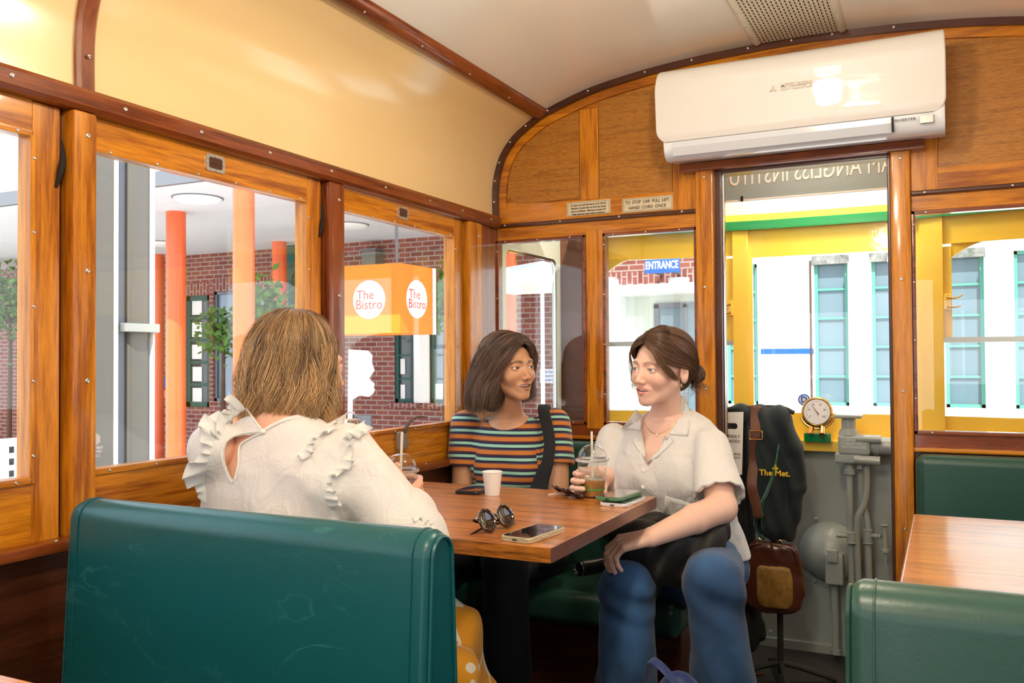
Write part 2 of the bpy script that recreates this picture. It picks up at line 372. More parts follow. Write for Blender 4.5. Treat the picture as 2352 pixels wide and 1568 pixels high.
# --- long moulding between cove and ceiling
def half_round(bm, c, y0, y1, w, h, ang):
    """bar along y, half-round section, c=(x,z), flat side tilted by ang"""
    rg = []
    for k in range(9):
        t = math.pi*k/8; rg.append((math.cos(t)*w, -math.sin(t)*h))
    ca, sa = math.cos(ang), math.sin(ang)
    pts = [(c[0]+a*ca-b*sa, c[1]+a*sa+b*ca) for a, b in rg]
    rings(bm, [[(x, y, z) for x, z in pts] for y in (y0, y1)])
for side, s in (('left', 1), ('right', -1)):
    cx = lambda x: x if s == 1 else 2*XC-x
    bm = BM(); half_round(bm, (cx(-1.362), 2.086), Y0, YE-0.012, 0.030, 0.022, 0.50*s)
    t = struct('trim_ceiling_'+side, bm, MT['wood_red_y'], label='dark varnished moulding between ceiling and %s cove' % side)
    dd = Vector((0.45*s, 0, -0.89)).normalized()
    screws(t, [Vector((cx(-1.362), y, 2.086))+dd*0.0215 for y in np.arange(-0.1, 3.05, 0.285)], dd, 0.0042)
    # cornice rail over the windows
    bm = BM(); x0 = cx(-1.575); x1 = cx(-1.528)
    pr = [(cx(-1.575), 1.658), (cx(-1.540), 1.660), (cx(-1.530), 1.668), (cx(-1.528), 1.694), (cx(-1.534), 1.703), (cx(-1.575), 1.706)]
    rings(bm, [[(x, y, z) for x, z in pr] for y in (Y0, YE-0.02)])
    t = struct('trim_cornice_'+side, bm, MT['wood_red_y'], label='dark red cornice rail over the %s windows' % side)
    if s == 1: screws(t, [(-1.529, y, 1.684) for y in (0.86, 1.045, 1.295, 1.505, 1.735, 1.985, 2.25, 2.51, 2.73, 2.95)], (1, 0, 0.1), 0.005)
    # cove rib
    for q, yr in enumerate((1.222, -0.40, -2.02) if s == 1 else (1.222, -0.40)):
        bm = BM(); rs = []
        off = [(Vector(p)) for p in COVES]
        for i, p in enumerate(off):
            a = off[max(i-1, 0)]; b = off[min(i+1, len(off)-1)]; d = (b-a).normalized(); nn = Vector((d.y, -d.x))
            rs.append([(cx(p.x+nn.x*h), yr+w, p.y+nn.y*h) for w, h in ((-0.021, -0.004), (-0.021, 0.009), (-0.014, 0.014), (0.014, 0.014), (0.021, 0.009), (0.021, -0.004))])
        rings(bm, rs)
        t = struct('trim_cove_rib_'+side, bm, MT['wood_red_z'], label='curved wooden rib across the %s cove' % side)
        if s == 1 and q == 0: screws(t, [(-1.547, yr, 1.775), (-1.534, yr, 1.892), (-1.49, yr, 1.975), (-1.40, yr, 2.045)], (1, 0, -0.5), 0.0045)
# --- side walls: dado panel, sill ledge, posts, sashes
def side_wall(s, side, wins):
    X = lambda x: x if s == 1 else 2*XC-x
    def bx(bm, xa, xb, ya, yb, za, zb, bev=0.0):
        a, b = sorted((X(xa), X(xb))); box(bm, (a, ya, za), (b, yb, zb), bev)
    bm = BM(); bx(bm, -1.62, -1.565, Y0, YE+0.02, 0, 0.80); struct('wall_'+side, bm, MT['wood_dark_y'], label='dark wooden dado panel under the %s windows' % side)
    bm = BM(); bx(bm, -1.62, -1.57, Y0, YE+0.02, 1.66, 1.72); struct('wall_header_'+side, bm, MT['wood_dark_y'])
    bm = BM(); bx(bm, -1.63, -1.527, Y0, YE, 0.792, 0.815, 0.006); t = struct('trim_sill_'+side, bm, MT['wood_red_y'], label='wooden sill ledge under the %s windows' % side)
    if s == 1: screws(t, [(-1.538, y, 0.815) for y in (1.145, 1.6, 2.05, 2.49, 2.9)], (0, 0, 1), 0.005)
    for k, yp in enumerate([1.181+0.8105*i for i in range(-4, 3)]):
        w = 0.056 if k < 6 else 0.098
        if k == 5: w = 0.070
        last = k == 6
        if last: yp = 2.800
        nm = 'trim_post_'+side
        bm = BM(); bx(bm, -1.60, -1.540, yp, yp+w, 0.812, 1.66, 0.007)
        m = MT['wood_red_z'] if k == 5 else MT['wood_orange_z']
        t = struct(nm, bm, m, label='varnished window post on the %s wall' % side)
        if s == 1 and k >= 4: screws(t, [(-1.5405, yp+w*(0.6 if not last else 0.72), z) for z in (0.88, 1.12, 1.34, 1.612)], (1, 0, 0), 0.0055)
        bm = BM(); bx(bm, -1.61, -1.575, yp-0.012, yp+0.002, 0.812, 1.66)
        struct('channel', bm, MT['wood_dark_z'], parent=t)
        if k < 6:
            # sash
            ya = yp+0.004 if False else yp+w-0.045; yb = yp+0.8105-0.012
            if k == 5: yb = 2.785
            n = wins[k]
            win = sroot('window_%d' % n, label='sliding varnished sash window on the %s wall' % side, loc=(X(-1.59), ya, 0.82))
            yg0 = yp+w+0.006; yg1 = yb-0.062
            zg0, zg1 = 0.940, 1.588
            bm = BM()
            bx(bm, -1.606, -1.562, yb-0.060+0.0, yb, 0.813, 1.658, 0.003)
            bx(bm, -1.606, -1.562, ya, yg0-0.004, 0.813, 1.658, 0.003)
            struct('stile', bm, MT['wood_orange_z'], parent=win)
            bm = BM()
            bx(bm, -1.606, -1.5625, yg0-0.006, yb-0.058, 0.813, zg0-0.012, 0.003)
            bx(bm, -1.606, -1.5625, yg0-0.006, yb-0.058, zg1+0.012, 1.660, 0.003)
            struct('rail', bm, MT['wood_orange_y'], parent=win)
            bm = BM()
            for a in ((yg0-0.006, yg1+0.004, zg0-0.014, zg0), (yg0-0.006, yg1+0.004, zg1, zg1+0.014)): bx(bm, -1.59, -1.558, a[0], a[1], a[2], a[3], 0.003)
            bead = struct('glazing_bead', bm, MT['wood_orange_y'], parent=win); bm = BM()
            for a in ((yg0-0.008, yg0), (yg1-0.003, yg1+0.009)): bx(bm, -1.59, -1.558, a[0], a[1], zg0-0.014, zg1+0.014, 0.003)
            struct('glazing_bead', bm, MT['wood_orange_z'], parent=win)
            if s == 1 and k >= 3:
                ys = np.linspace(yg0+0.04, yg1-0.03, 6)
                screws(bead, [(-1.5585, y, zg1+0.006) for y in ys]+[(-1.5585, y, zg0-0.007) for y in ys]+[(-1.5585, yg1+0.004, z) for z in np.linspace(zg0+0.04, zg1-0.04, 5)], (1, 0, 0), 0.0036)
            bm = BM(); bx(bm, -1.580, -1.576, yg0-0.004, yg1+0.004, zg0-0.006, zg1+0.006); struct('pane', bm, MT['pane_glass'], parent=win, smooth=False)
            # recessed finger pull in the top rail
            yh = (yg0+yg1)/2+ (0.0 if k != 5 else 0.0)
            bm = BM()
            prism(bm, rrect(yh-0.030, 1.6085, yh+0.030, 1.6495, 0.006), lambda a, b, d: (X(d), a, b), -1.566, -1.5595)
            h = struct('sash_pull', bm, MT['steel'], parent=win)
            bm = BM(); prism(bm, rrect(yh-0.021, 1.616, yh+0.021, 1.642, 0.005), lambda a, b, d: (X(d), a, b), -1.562, -1.5588)
            struct('recess', bm, MT['wood_dark_y'], parent=h)
            if s == 1: screws(h, [(-1.5595, yh+a, 1.629+b) for a, b in ((-0.0255, 0), (0.0255, 0), (0, 0.0165), (0, -0.0165))], (1, 0, 0), 0.003)
            if s == 1 and k == 5:
                # catch with a curled lever on the bottom rail
                bm = BM(); bx(bm, -1.564, -1.548, 2.34, 2.40, 0.872, 0.930, 0.003); c = struct('latch', bm, MT['steel'], parent=win)
                bm = BM(); tube(bm, [(-1.553, 2.385, 0.925), (-1.545, 2.40, 0.955), (-1.53, 2.425, 0.972), (-1.52, 2.47, 0.970)], [0.010, 0.009, 0.007, 0.003], smooth=5, flat=0.5)
                struct('latch_lever', bm, MT['bark'], parent=c)
            if s == 1 and k in (3, 4):
                bm = BM(); tube(bm, [(-1.561, yb-0.010, 1.50), (-1.557, yb-0.004, 1.53), (-1.561, yb+0.004, 1.56), (-1.565, yb+0.002, 1.60)], [0.003, 0.006, 0.006, 0.002], smooth=4)
                struct('latch', bm, MT['black_gap'], parent=win)
side_wall(1, 'left', [11, 12, 13, 1, 2, 3])
bm = BM()  # unseen rear bulkhead, added to stop low light from the open end
for a, b in ((-1.6, -0.75), (-0.09, 0.76)): box(bm, (a, Y0-0.04, 0), (b, Y0, 0.92)); box(bm, (a, Y0-0.04, 1.62), (b, Y0, 2.1)); box(bm, (a, Y0-0.04, 0), (a+0.08, Y0, 2.1)); box(bm, (b-0.08, Y0-0.04, 0), (b, Y0, 2.1))
box(bm, (-1.4, Y0-0.04, 1.80), (0.6, Y0, 2.25))
struct('wall_rear', bm, MT['wood_red_x'], label='wooden bulkhead behind the camera, added to block low light')
side_wall(-1, 'right', [21, 22, 23, 24, 25, 26])
# etched maker's mark on the second window's glass
G = tag(thing('glass_mark', 'small white maker mark in the lower corner of the left window pane', 'mark', (-1.5755, 1.26, 0.97)), kind=None)
bm = BM(); prism(bm, [(1.262+0.012*math.cos(math.radians(60*k+30)), 0.998+0.013*math.sin(math.radians(60*k+30))) for k in range(6)], YZ, -1.5758, -1.5750)
obj('hexagon', bm, MT['white_print'], G)
RL = Matrix(((0, 0, 1), (1, 0, 0), (0, 1, 0)))
for k in range(3): text('lettering', ('O.JAMES', 'EAWA', 'L 05')[k], 0.008, (-1.5754, 1.264, 0.980-0.008*k), MT['white_print'], G, sx=-1.0, rot=RL)
# --- corner: post on the end wall side
bm = BM(); box(bm, (-1.60, 2.898, 0.0), (-1.548, 2.975, 1.66), 0.004); struct('trim_corner_side', bm, MT['wood_red_z'], label='dark red corner board of the left wall')
bm = BM(); box(bm, (-1.60, 2.975, 0.0), (-1.556, YE+0.01, 1.66), 0.004); struct('trim_corner_end', bm, MT['wood_red_z'], label='narrow dark corner strip')
# --- END WALL --------------------------------------------------------------------
EW = sroot('wall_end', 'varnished wooden bulkhead with two plywood arches, windows and a doorway')
def ew(name, lo, hi, m, bev=0.002, y=YE, th=0.04, par=None, lab=None):
    bm = BM(); box(bm, (lo[0], y, lo[1]), (hi[0], y+th, hi[1]), bev); return struct(name, bm, MT[m], parent=par or EW, label=lab)
def inner(off=0.0, x0=None, x1=None):
    """the arch line moved inwards by off, as (x,z) list from left to right"""
    P0 = [Vector((x, z)) for x, z in [(p.x, p.y) for p in smooth_path([(a, b, 0) for a, b in FULL], 5)]]
    out = []
    for i, p in enumerate(P0):
        a = P0[max(i-1, 0)]; b = P0[min(i+1, len(P0)-1)]; d = (b-a).normalized()
        out.append(Vector((p.x+d.y*off, p.y-d.x*off)))
    if x0 is not None: out = [p for p in out if x0 <= p.x <= x1]
    return out
def arch_band(name, o0, o1, y0, y1, m, zmin=1.655):
    A = inner(o0); B = inner(o1); bm = BM(); rs = []
    for a, b in zip(A, B): rs.append([(a.x, y0, a.y), (b.x, y0, b.y), (b.x, y1, b.y), (a.x, y1, a.y)])
    rings(bm, rs); return struct(name, bm, MT[m], parent=EW)
a = arch_band('arch_moulding', -0.004, 0.022, YE-0.022, YE+0.0, 'wood_dark_x')
A = inner(0.009); pts = [A[i] for i in (3, 8, 13, 19, 26, 33, 41, 49, 54, 59, 64, 69, 74) if i < len(A)]
screws(a, [(p.x, YE-0.0225, p.y) for p in pts], (0, -1, 0), 0.0045)
arch_band('arch_rail', 0.018, 0.052, YE-0.004, YE+0.03, 'wood_orange_x')
# backing board for the whole upper gable, panels sit proud of it
def gable(name, x0, x1, z0, off, y0, y1, m, rl=0.0):
    top = inner(off); top = [p for p in top if p.x > x0+1e-3 and p.x < x1-1e-3 and p.y > z0]
    def zt(x):
        I = inner(off); xs = [p.x for p in I if p.y > 1.85 or True]; zs = [p.y for p in I]
        best = min(range(len(xs)-1), key=lambda i: 0 if (xs[i]-x)*(xs[i+1]-x) <= 0 and zs[i] > 1.9 else 1)
        t = (x-xs[best])/((xs[best+1]-xs[best]) or 1); return zs[best]*(1-t)+zs[best+1]*t
    pl = [(p.x, p.y) for p in top]
    if x0 > -1.35: pl = [(x0, zt(x0))]+pl
    if x1 < 0.5: pl = pl+[(x1, zt(x1))]
    pl = pl+[(x1, z0)]*(1 if x1 < 0.5 else 0)
    if x1 >= 0.5 and rl: pl += [(pl[-1][0]-rl*0.15, z0+rl*0.45), (pl[-1][0]-rl*0.6, z0+rl*0.1), (pl[-1][0]-rl*1.3, z0)]
    if x0 > -1.35: pl += [(x0, z0)]
    elif rl:
        e = pl[0]; pl += [(e[0]+rl*1.3, z0), (e[0]+rl*0.6, z0+rl*0.1), (e[0]+rl*0.15, z0+rl*0.45)]
    bm = BM(); prism(bm, pl, XZ, y0, y1); return struct(name, bm, MT[m], parent=EW, smooth=False)
gable('gable_board', -1.57, -0.70, 1.66, 0.004, YE+0.006, YE+0.035, 'wood_orange_x'); gable('gable_board', -0.70, -0.155, 1.802, 0.004, YE+0.006, YE+0.035, 'wood_orange_x'); gable('gable_board', -0.155, 0.73, 1.66, 0.004, YE+0.006, YE+0.035, 'wood_orange_x')
PL1 = gable('plywood_panel', -1.56, -1.212, 1.752, 0.056, YE+0.001, YE+0.012, 'ply', rl=0.055)
PL2 = gable('plywood_panel', -1.134, -0.86, 1.745, 0.056, YE+0.001, YE+0.012, 'ply')
PL3 = gable('plywood_panel', -0.012, 0.73, 1.745, 0.056, YE+0.001, YE+0.012, 'ply', rl=0.055)
ew('stile', (-1.210, 1.745), (-1.136, 2.08), 'wood_orange_z', y=YE-0.001)
ew('stile', (-0.858, 1.672), (-0.77, 2.14), 'wood_orange_z', y=YE-0.001)
ew('stile', (-0.092, 1.672), (-0.014, 2.14), 'wood_orange_z', y=YE-0.001)
# rails and moulding over the end windows
for xa, xb in ((-1.556, -0.772), (-0.092, 0.715)):
    ew('rail', (xa, 1.668), (xb, 1.7455), 'wood_orange_x', y=YE)
    t = ew('moulding', (xa, 1.662), (xb, 1.676), 'wood_dark_x', bev=0.004, y=YE-0.014)
    screws(t, [(x, YE-0.0145, 1.669) for x in np.linspace(xa+0.04, xb-0.05, 4)], (0, -1, 0), 0.004)
    ew('rail', (xa, 1.614), (xb, 1.663), 'wood_orange_x', y=YE)
    ew('rail', (xa, 0.872), (xb, 0.914), 'wood_red_x', y=YE)
    t = ew('sill', (xa-0.005, 0.860), (xb, 0.874), 'wood_orange_x', bev=0.004, y=YE-0.018)
    screws(t, [(x, YE-0.01, 0.8745) for x in np.linspace(xa+0.06, xb-0.05, 3)], (0, 0, 1), 0.004)
    ew('lower_panel', (xa, 0.0), (xb, 0.862), 'wood_dark_x', y=YE+0.005)
t = ew('stile', (-1.188, 0.90), (-1.122, 1.63), 'wood_orange_z', y=YE-0.002)
def end_window(n, x0, x1, z0, z1):
    w = sroot('window_%d' % n, label='fixed window in the end bulkhead', loc=((x0+x1)/2, YE, z0)); b = 0.012
    bm = BM()
    for lo, hi in (((x0-b, z0-b), (x1+b, z0)), ((x0-b, z1), (x1+b, z1+b)), ((x0-b, z0-b), (x0, z1+b)), ((x1, z0-b), (x1+b, z1+b))):
        box(bm, (lo[0], YE-0.006, lo[1]), (hi[0], YE+0.03, hi[1]), 0.002)
    f = struct('glazing_bead', bm, MT['wood_red_x'], parent=w)
    pts = [(x, YE-0.0065, z1+b/2) for x in np.linspace(x0+0.03, x1-0.05, 3)]+[(x, YE-0.0065, z0-b/2) for x in np.linspace(x0+0.04, x1-0.04, 3)]+[(x0-b/2, YE-0.0065, z) for z in np.linspace(z0+0.1, z1-0.03, 4)]
    screws(f, pts, (0, -1, 0), 0.0036)
    bm = BM(); box(bm, (x0-0.005, YE+0.010, z0-0.005), (x1+0.005, YE+0.014, z1+0.005)); struct('pane', bm, MT['pane_glass'], parent=w, smooth=False)
end_window(4, -1.548, -1.200, 0.926, 1.602); end_window(5, -1.110, -0.784, 0.926, 1.602); end_window(6, -0.080, 0.700, 0.926, 1.602)
# doorway: posts, dark jambs, header
for x0, x1, s in ((-0.772, -0.708, 1), (-0.150, -0.092, -1)):
    bm = BM(); box(bm, (x0, YE-0.03, 0.0), (x1, YE+0.04, 1.81), 0.008); t = struct('trim_door_post', bm, MT['wood_orange_z'], label='varnished post beside the cab doorway')
    screws(t, [((x0+x1)/2, YE-0.0305, z) for z in (0.62, 1.05, 1.40, 1.78)], (0, -1, 0), 0.0050)
    bm = BM()
    xa, xb = (x1-0.002, x1+0.022) if s == 1 else (x0-0.010, x0+0.002)
    box(bm, (xa, YE-0.012, 0.0), (xb, YE+0.06, 1.80), 0.003)
    struct('jamb', bm, MT['wood_dark_z'], parent=t)
bm = BM(); box(bm, (-0.715, YE-0.008, 1.790), (-0.145, YE+0.06, 1.815), 0.003); struct('trim_door_head', bm, MT['wood_dark_x'], label='dark head of the cab doorway')
bm = BM(); box(bm, (-0.82, YE-0.045, 1.800), (-0.048, YE+0.005, 1.830), 0.004); struct('trim_beam', bm, MT['wood_red_x'], label='dark wooden bearer under the air conditioner')
bm = BM(); cyl(bm, (-0.683, YE+0.01, 0.0), (-0.683, YE+0.01, 1.79), 0.0045); struct('trim_door_edge', bm, MT['chrome'], label='thin chrome edge on the door jamb')
# sliding door leaf glass behind? the doorway is open to the cab
# plaques
def plaque(name, x0, x1, z0, z1, lines, label, sz, tilt=0.0):
    c = Vector(((x0+x1)/2, YE, (z0+z1)/2)); t = thing(name, label, 'sign', (c.x, YE-0.002, z0), 'notices over the end windows' if False else None)
    bm = BM(); box(bm, (x0, YE-0.004, z0), (x1, YE+0.001, z1), 0.001); obj('plate', bm, MT['plaque'], t)
    bm = BM(); m = 0.004
    for lo, hi in (((x0+m, z0+m), (x1-m, z0+m+0.0008)), ((x0+m, z1-m-0.0008), (x1-m, z1-m)), ((x0+m, z0+m), (x0+m+0.0008, z1-m)), ((x1-m-0.0008, z0+m), (x1-m, z1-m))):
        box(bm, (lo[0], YE-0.0048, lo[1]), (hi[0], YE-0.0035, hi[1]))
    obj('border', bm, MT['ink'], t)
    for k, (s, size, sx) in enumerate(lines):
        text('lettering', s, size, (c.x, YE-0.0042, z1-0.010-(k+0.28)*sz), MT['ink'], t, sx=sx, ext=0.0004, bold=0.0002)
plaque('notice_plate', -1.262, -1.090, 1.686, 1.738, [('To stop car pull left hand cord ONCE.', 0.0098, 0.92), ('Entering or leaving this car from the wrong', 0.0098, 0.80), ('side is prohibited.  Maximum penalty $10', 0.0098, 0.84), ('Wait until car stops before alighting.', 0.0098, 0.90)], 'small cream plate with four lines of rules, left of the two notices', 0.0112)
plaque('notice_plate', -1.044, -0.858, 1.682, 1.733, [('TO  STOP  CAR  PULL  LEFT', 0.0155, 0.86), ('HAND  CORD  ONCE', 0.0155, 0.92)], 'cream plate reading TO STOP CAR PULL LEFT HAND CORD ONCE', 0.020)
# --- ceiling grille between two cream battens
gy0, gy1 = 0.6, YE-0.03
gz = lambda x: 2.2175-0.10*(x-XC)**2
for x0, nm in ((-0.556, 'left'), (-0.284, 'right')):
    bm = BM(); half_round(bm, (x0, gz(x0)+0.0), gy0, gy1-0.002, 0.013, 0.012, 0)
    t = struct('trim_grille_'+nm, bm, MT['cab_cream'], label='cream half-round batten beside the ceiling vent')
    screws(t, [(x0, y, gz(x0)-0.012) for y in (2.70, 2.83, 2.94, 3.0)], (0, 0, -1), 0.003)
t = thing('ceiling_grille', 'cream perforated metal vent strip in the ceiling', 'vent', (XC, 1.5, 2.20))
m = mat('perforated', (0.72, 0.66, 0.50), 0.4); nt = m.node_tree; b = nt.nodes['Principled BSDF']
tc = nt.nodes.new('ShaderNodeTexCoord'); mp = nt.nodes.new('ShaderNodeMapping'); mp.inputs['Rotation'].default_value = (0, 0, math.pi/2)
bt = nt.nodes.new('ShaderNodeTexBrick'); bt.inputs['Scale'].default_value = 1; bt.inputs['Brick Width'].default_value = 0.026; bt.inputs['Row Height'].default_value = 0.0125
bt.inputs['Mortar Size'].default_value = 0.0042; bt.inputs['Color1'].default_value = (0.02, 0.017, 0.012, 1); bt.inputs['Color2'].default_value = (0.02, 0.017, 0.012, 1); bt.inputs['Mortar'].default_value = (0.74, 0.68, 0.52, 1); bt.inputs['Mortar Smooth'].default_value = 0.0
nt.links.new(tc.outputs['Object'], mp.inputs[0]); nt.links.new(mp.outputs[0], bt.inputs['Vector']); nt.links.new(bt.outputs['Color'], b.inputs['Base Color'])
bm = BM(); sheet(bm, [(x, gz(x)-0.006) for x in np.linspace(-0.556, -0.284, 7)], gy0, gy1, th=0.004); obj('grille_plate', bm, m, t)
# --- ceiling lamps on the centre line (all above the picture's top edge)
mat('lamp_glass', (1, 0.85, 0.6), 0.3, emit=(1.0, 0.84, 0.62), es=14)
bm = BM()
LAMP_LB = ('round opal ceiling lamp over the table with the cups', 'round opal ceiling lamp over the camera', 'round opal ceiling lamp at the far back of the saloon')
for k, y in enumerate((1.75, 0.25, -1.25)):
    t = thing('ceiling_lamp', LAMP_LB[k], 'lamp', (XC, y, 2.21), 'round opal ceiling lamps')
    bm = BM(); lathe(bm, [(0.0, 0.0), (0.062, 0.0), (0.066, -0.012), (0.058, -0.02), (0, -0.02)], (XC, y, 2.207)); obj('rim', bm, MT['brass'], t)
    bm = BM(); lathe(bm, [(0.055, -0.015), (0.058, -0.035), (0.046, -0.062), (0.025, -0.075), (0, -0.078)], (XC, y, 2.207)); obj('opal_shade', bm, MT['lamp_glass'], t)
    L = bpy.data.lights.new('lamp_light', 'POINT'); L.energy = LAMP_W[k]; L.color = (1.0, 0.86, 0.68); L.shadow_soft_size = 0.06
    lo = bpy.data.objects.new('lamp_light', L); lo.location = (XC, y, 2.207-0.15); COL.objects.link(lo)
# ================================================================== THE DRIVER'S CAB
CZ = -0.05
bm = BM(); box(bm, (-1.75, YE, CZ-0.1), (0.92, 4.1, CZ)); struct('floor_cab', bm, MT['floor_dark'], label='dark cab floor')
def fy(x):  # bowed front of the cab
    return 3.86-0.16*max(0, abs(x-XC)-0.30)
def bowed(bm, x0, x1, z0, z1, th=0.03, dy=0.0, n=14, bev=0):
    rs = []
    for x in np.linspace(x0, x1, n):
        y = fy(x)+dy; rs.append([(x, y, z0), (x, y+th, z0), (x, y+th, z1), (x, y, z1)])
    rings(bm, rs)
CW = sroot('wall_cab', 'bowed yellow front of the driver cab with three windows')
gz0 = P(1850, 948, Y=3.86).z; gzt = P(1800, 588, Y=3.86).z
xl, xr = P(1722, 700, Y=3.86).x, P(2114, 700, Y=3.86).x
xpl, xpr = P(1683, 700, Y=3.82).x, P(2167, 700, Y=3.82).x
bm = BM(); bowed(bm, -1.5, 0.66, CZ, 0.775, dy=-0.03); struct('apron', bm, MT['cab_grey'], parent=CW)
bm = BM(); bowed(bm, -1.5, 0.66, 0.775, 0.815, th=0.09, dy=-0.085); struct('dash_ledge', bm, MT['yellow_paint'], parent=CW)
bm = BM(); bowed(bm, -1.5, 0.66, 0.81, gz0, dy=-0.005); struct('lower_rail', bm, MT['yellow_paint'], parent=CW)
bm = BM(); bowed(bm, -1.5, xpl, gzt+0.016, 1.74, dy=-0.004); bowed(bm, xpl, xpr, gzt, 1.74, dy=-0.004); bowed(bm, xpr, 0.66, gzt+0.016, 1.74, dy=-0.004); struct('header', bm, MT['yellow_paint'], parent=CW)
bm = BM(); bowed(bm, -1.5, 0.66, 1.700, 1.738, th=0.03, dy=-0.03); struct('green_rail', bm, MT['green_paint'], parent=CW)
bm = BM(); bowed(bm, -1.5, 0.66, 1.738, 1.768, th=0.03, dy=-0.012); struct('upper_rail', bm, MT['yellow_paint'], parent=CW)
bm = BM(); bowed(bm, -1.5, 0.66, 1.766, 2.30, th=0.03, dy=0.0); struct('upper_panel', bm, MT['cab_cream'], parent=CW)
for x0, x1, dy, th in ((xpl, xl, -0.02, 0.05), (xr, xpr, -0.02, 0.05), (-1.5, -1.395, -0.02, 0.05), (0.555, 0.66, -0.02, 0.05)):
    bm = BM(); bowed(bm, x0, x1, 0.80, 1.70, th=th, dy=dy, n=3); struct('post', bm, MT['yellow_paint'], parent=CW)
for x0, x1 in ((xl, xl+0.014), (xr-0.014, xr)):
    bm = BM(); bowed(bm, x0, x1, gz0, gzt, th=0.02, dy=-0.008, n=2); struct('stop', bm, MT['yellow_paint'], parent=CW)
# sashes of the angled side lights: yellow stiles, grey meeting bar, latch
for s, xa, xb in ((-1, -1.395, xpl), (1, xpr, 0.555)):
    w = sroot('window_%d' % (8 if s < 0 else 9), label='cab side light with a grey bar across the middle', loc=((xa+xb)/2, fy((xa+xb)/2), gz0))
    bm = BM(); zb = P(2155, 781, Y=fy(0)).z
    xi = xb if s < 0 else xa
    bowed(bm, xi-0.030 if s < 0 else xi, xi if s < 0 else xi+0.030, zb, gzt, th=0.025, dy=-0.008, n=2)
    bowed(bm, xa if s < 0 else xb-0.03, xa+0.03 if s < 0 else xb, zb, gzt, th=0.025, dy=-0.008, n=2)
    bowed(bm, xa, xb, gzt+0.010, gzt+0.018, th=0.025, dy=-0.008)
    # arched inner corners
    for (xc, sg) in ((xa+0.03, 1), (xb-0.03, -1)):
        pl = [(xc, gzt+0.016)]+[(xc+sg*0.11*math.sin(t), gzt+0.010-0.055*(1-math.sin(t))**1.6) for t in np.linspace(0, math.pi/2, 8)]
        prism(bm, pl+[(xc+sg*0.11, gzt+0.016)], XZ, fy(xc)-0.005, fy(xc)+0.012)
    struct('sash', bm, MT['yellow_paint'], parent=w)
    bm = BM(); bowed(bm, xa, xb, zb-0.010, zb+0.010, th=0.02, dy=-0.022); struct('meeting_bar', bm, MT['grey_metal'], parent=w)
    bm = BM(); bowed(bm, xa, xb, gz0-0.01, gzt+0.01, th=0.003, dy=0.012); struct('pane', bm, MT['pane_glass'], parent=w, smooth=False)
    xq = xi-0.018 if s < 0 else xi+0.004; yq = fy(xq)-0.02
    bm = BM(); box(bm, (xq-0.002, yq-0.010, 1.335), (xq+0.020, yq+0.004, 1.400), 0.006); l = struct('latch', bm, MT['yellow_paint'], parent=w)
    bm = BM()
    tube(bm, [(xq+0.010, yq-0.008, 1.385), (xq+0.03*s+0.01, yq-0.02, 1.380), (xq+0.055*s+0.01, yq-0.03, 1.392)], [0.005, 0.004, 0.002], smooth=3)
    tube(bm, [(xq+0.010, yq-0.008, 1.350), (xq+0.03*s+0.01, yq-0.02, 1.346), (xq+0.048*s+0.01, yq-0.03, 1.350)], [0.005, 0.004, 0.002], smooth=3)
    struct('latch_lever', bm, MT['brass'], parent=l)
w = sroot('window_7', label='wide centre windscreen of the cab', loc=(XC, 3.86, gz0))
bm = BM(); bowed(bm, xl, xr, gz0-0.01, gzt+0.01, th=0.003, dy=0.014); struct('pane', bm, MT['pane_glass'], parent=w, smooth=False)
# round blue D sticker on the windscreen
c = P(1846, 918, Y=3.86)
t = thing('round_sticker', 'round blue and white sticker with a letter D on the windscreen', 'sticker', (c.x, c.y, c.z))
bm = BM(); lathe(bm, [(0.0245, 0), (0.0245, 0.001)], (c.x, c.y+0.010, c.z), axis=(0, 1, 0)); obj('blue_disc', bm, MT['blue_sign'], t)
bm = BM(); lathe(bm, [(0.019, 0), (0.019, 0.001)], (c.x, c.y+0.0088, c.z), axis=(0, 1, 0)); obj('white_disc', bm, MT['white_print'], t)
text('letter', 'D', 0.036, (c.x, c.y+0.0080, c.z), MT['blue_sign'], t, ext=0.0004, bold=0.001)
# cab side door on the left with a rounded light, brown corner post
D = sroot('door_1', 'pale painted cab side door with a rounded window', loc=(-1.56, 3.4, CZ))
outer = [(3.052, CZ), (3.052, 2.0), (3.742, 2.0), (3.742, CZ)]
hole = rrect(3.134, 0.90, 3.648, 1.598, 0.045, 6)
def slab_with_hole(bm, outer, hole, f, d0, d1):
    """flat plate with a hole, both as 2D loops"""
    for d in (d0, d1):
        vo = [bm.verts.new(f(a, b, d)) for a, b in outer]; vh = [bm.verts.new(f(a, b, d)) for a, b in hole]
        eo = [bm.edges.new((vo[i], vo[(i+1) % len(vo)])) for i in range(len(vo))]
        eh = [bm.edges.new((vh[i], vh[(i+1) % len(vh)])) for i in range(len(vh))]
        bmesh.ops.triangle_fill(bm, edges=eo+eh, use_beauty=True)
        if d == d0: A = (vo, vh)
        else: B = (vo, vh)
    for a, b in zip(A, B):
        for i in range(len(a)):
            j = (i+1) % len(a); bm.faces.new((a[i], a[j], b[j], b[i]))
bm = BM(); slab_with_hole(bm, outer, hole, YZ, -1.585, -1.560); struct('leaf', bm, MT['cab_pale'], parent=D, smooth=False)
bm = BM(); h2 = rrect(3.144, 0.91, 3.638, 1.588, 0.040, 6); slab_with_hole(bm, hole, h2, YZ, -1.572, -1.566); struct('gasket', bm, MT['chrome'], parent=D, smooth=False)
bm = BM(); box(bm, (-1.574, 3.13, 0.895), (-1.571, 3.65, 1.60)); struct('pane', bm, MT['pane_glass'], parent=D, smooth=False)
bm = BM(); box(bm, (-1.60, 3.685, CZ), (-1.385, 3.80, 2.1), 0.004); struct('trim_cab_corner', bm, mat('brown_board', (0.10, 0.030, 0.012), 0.55, var=0.2), label='dark varnished corner board in the cab')
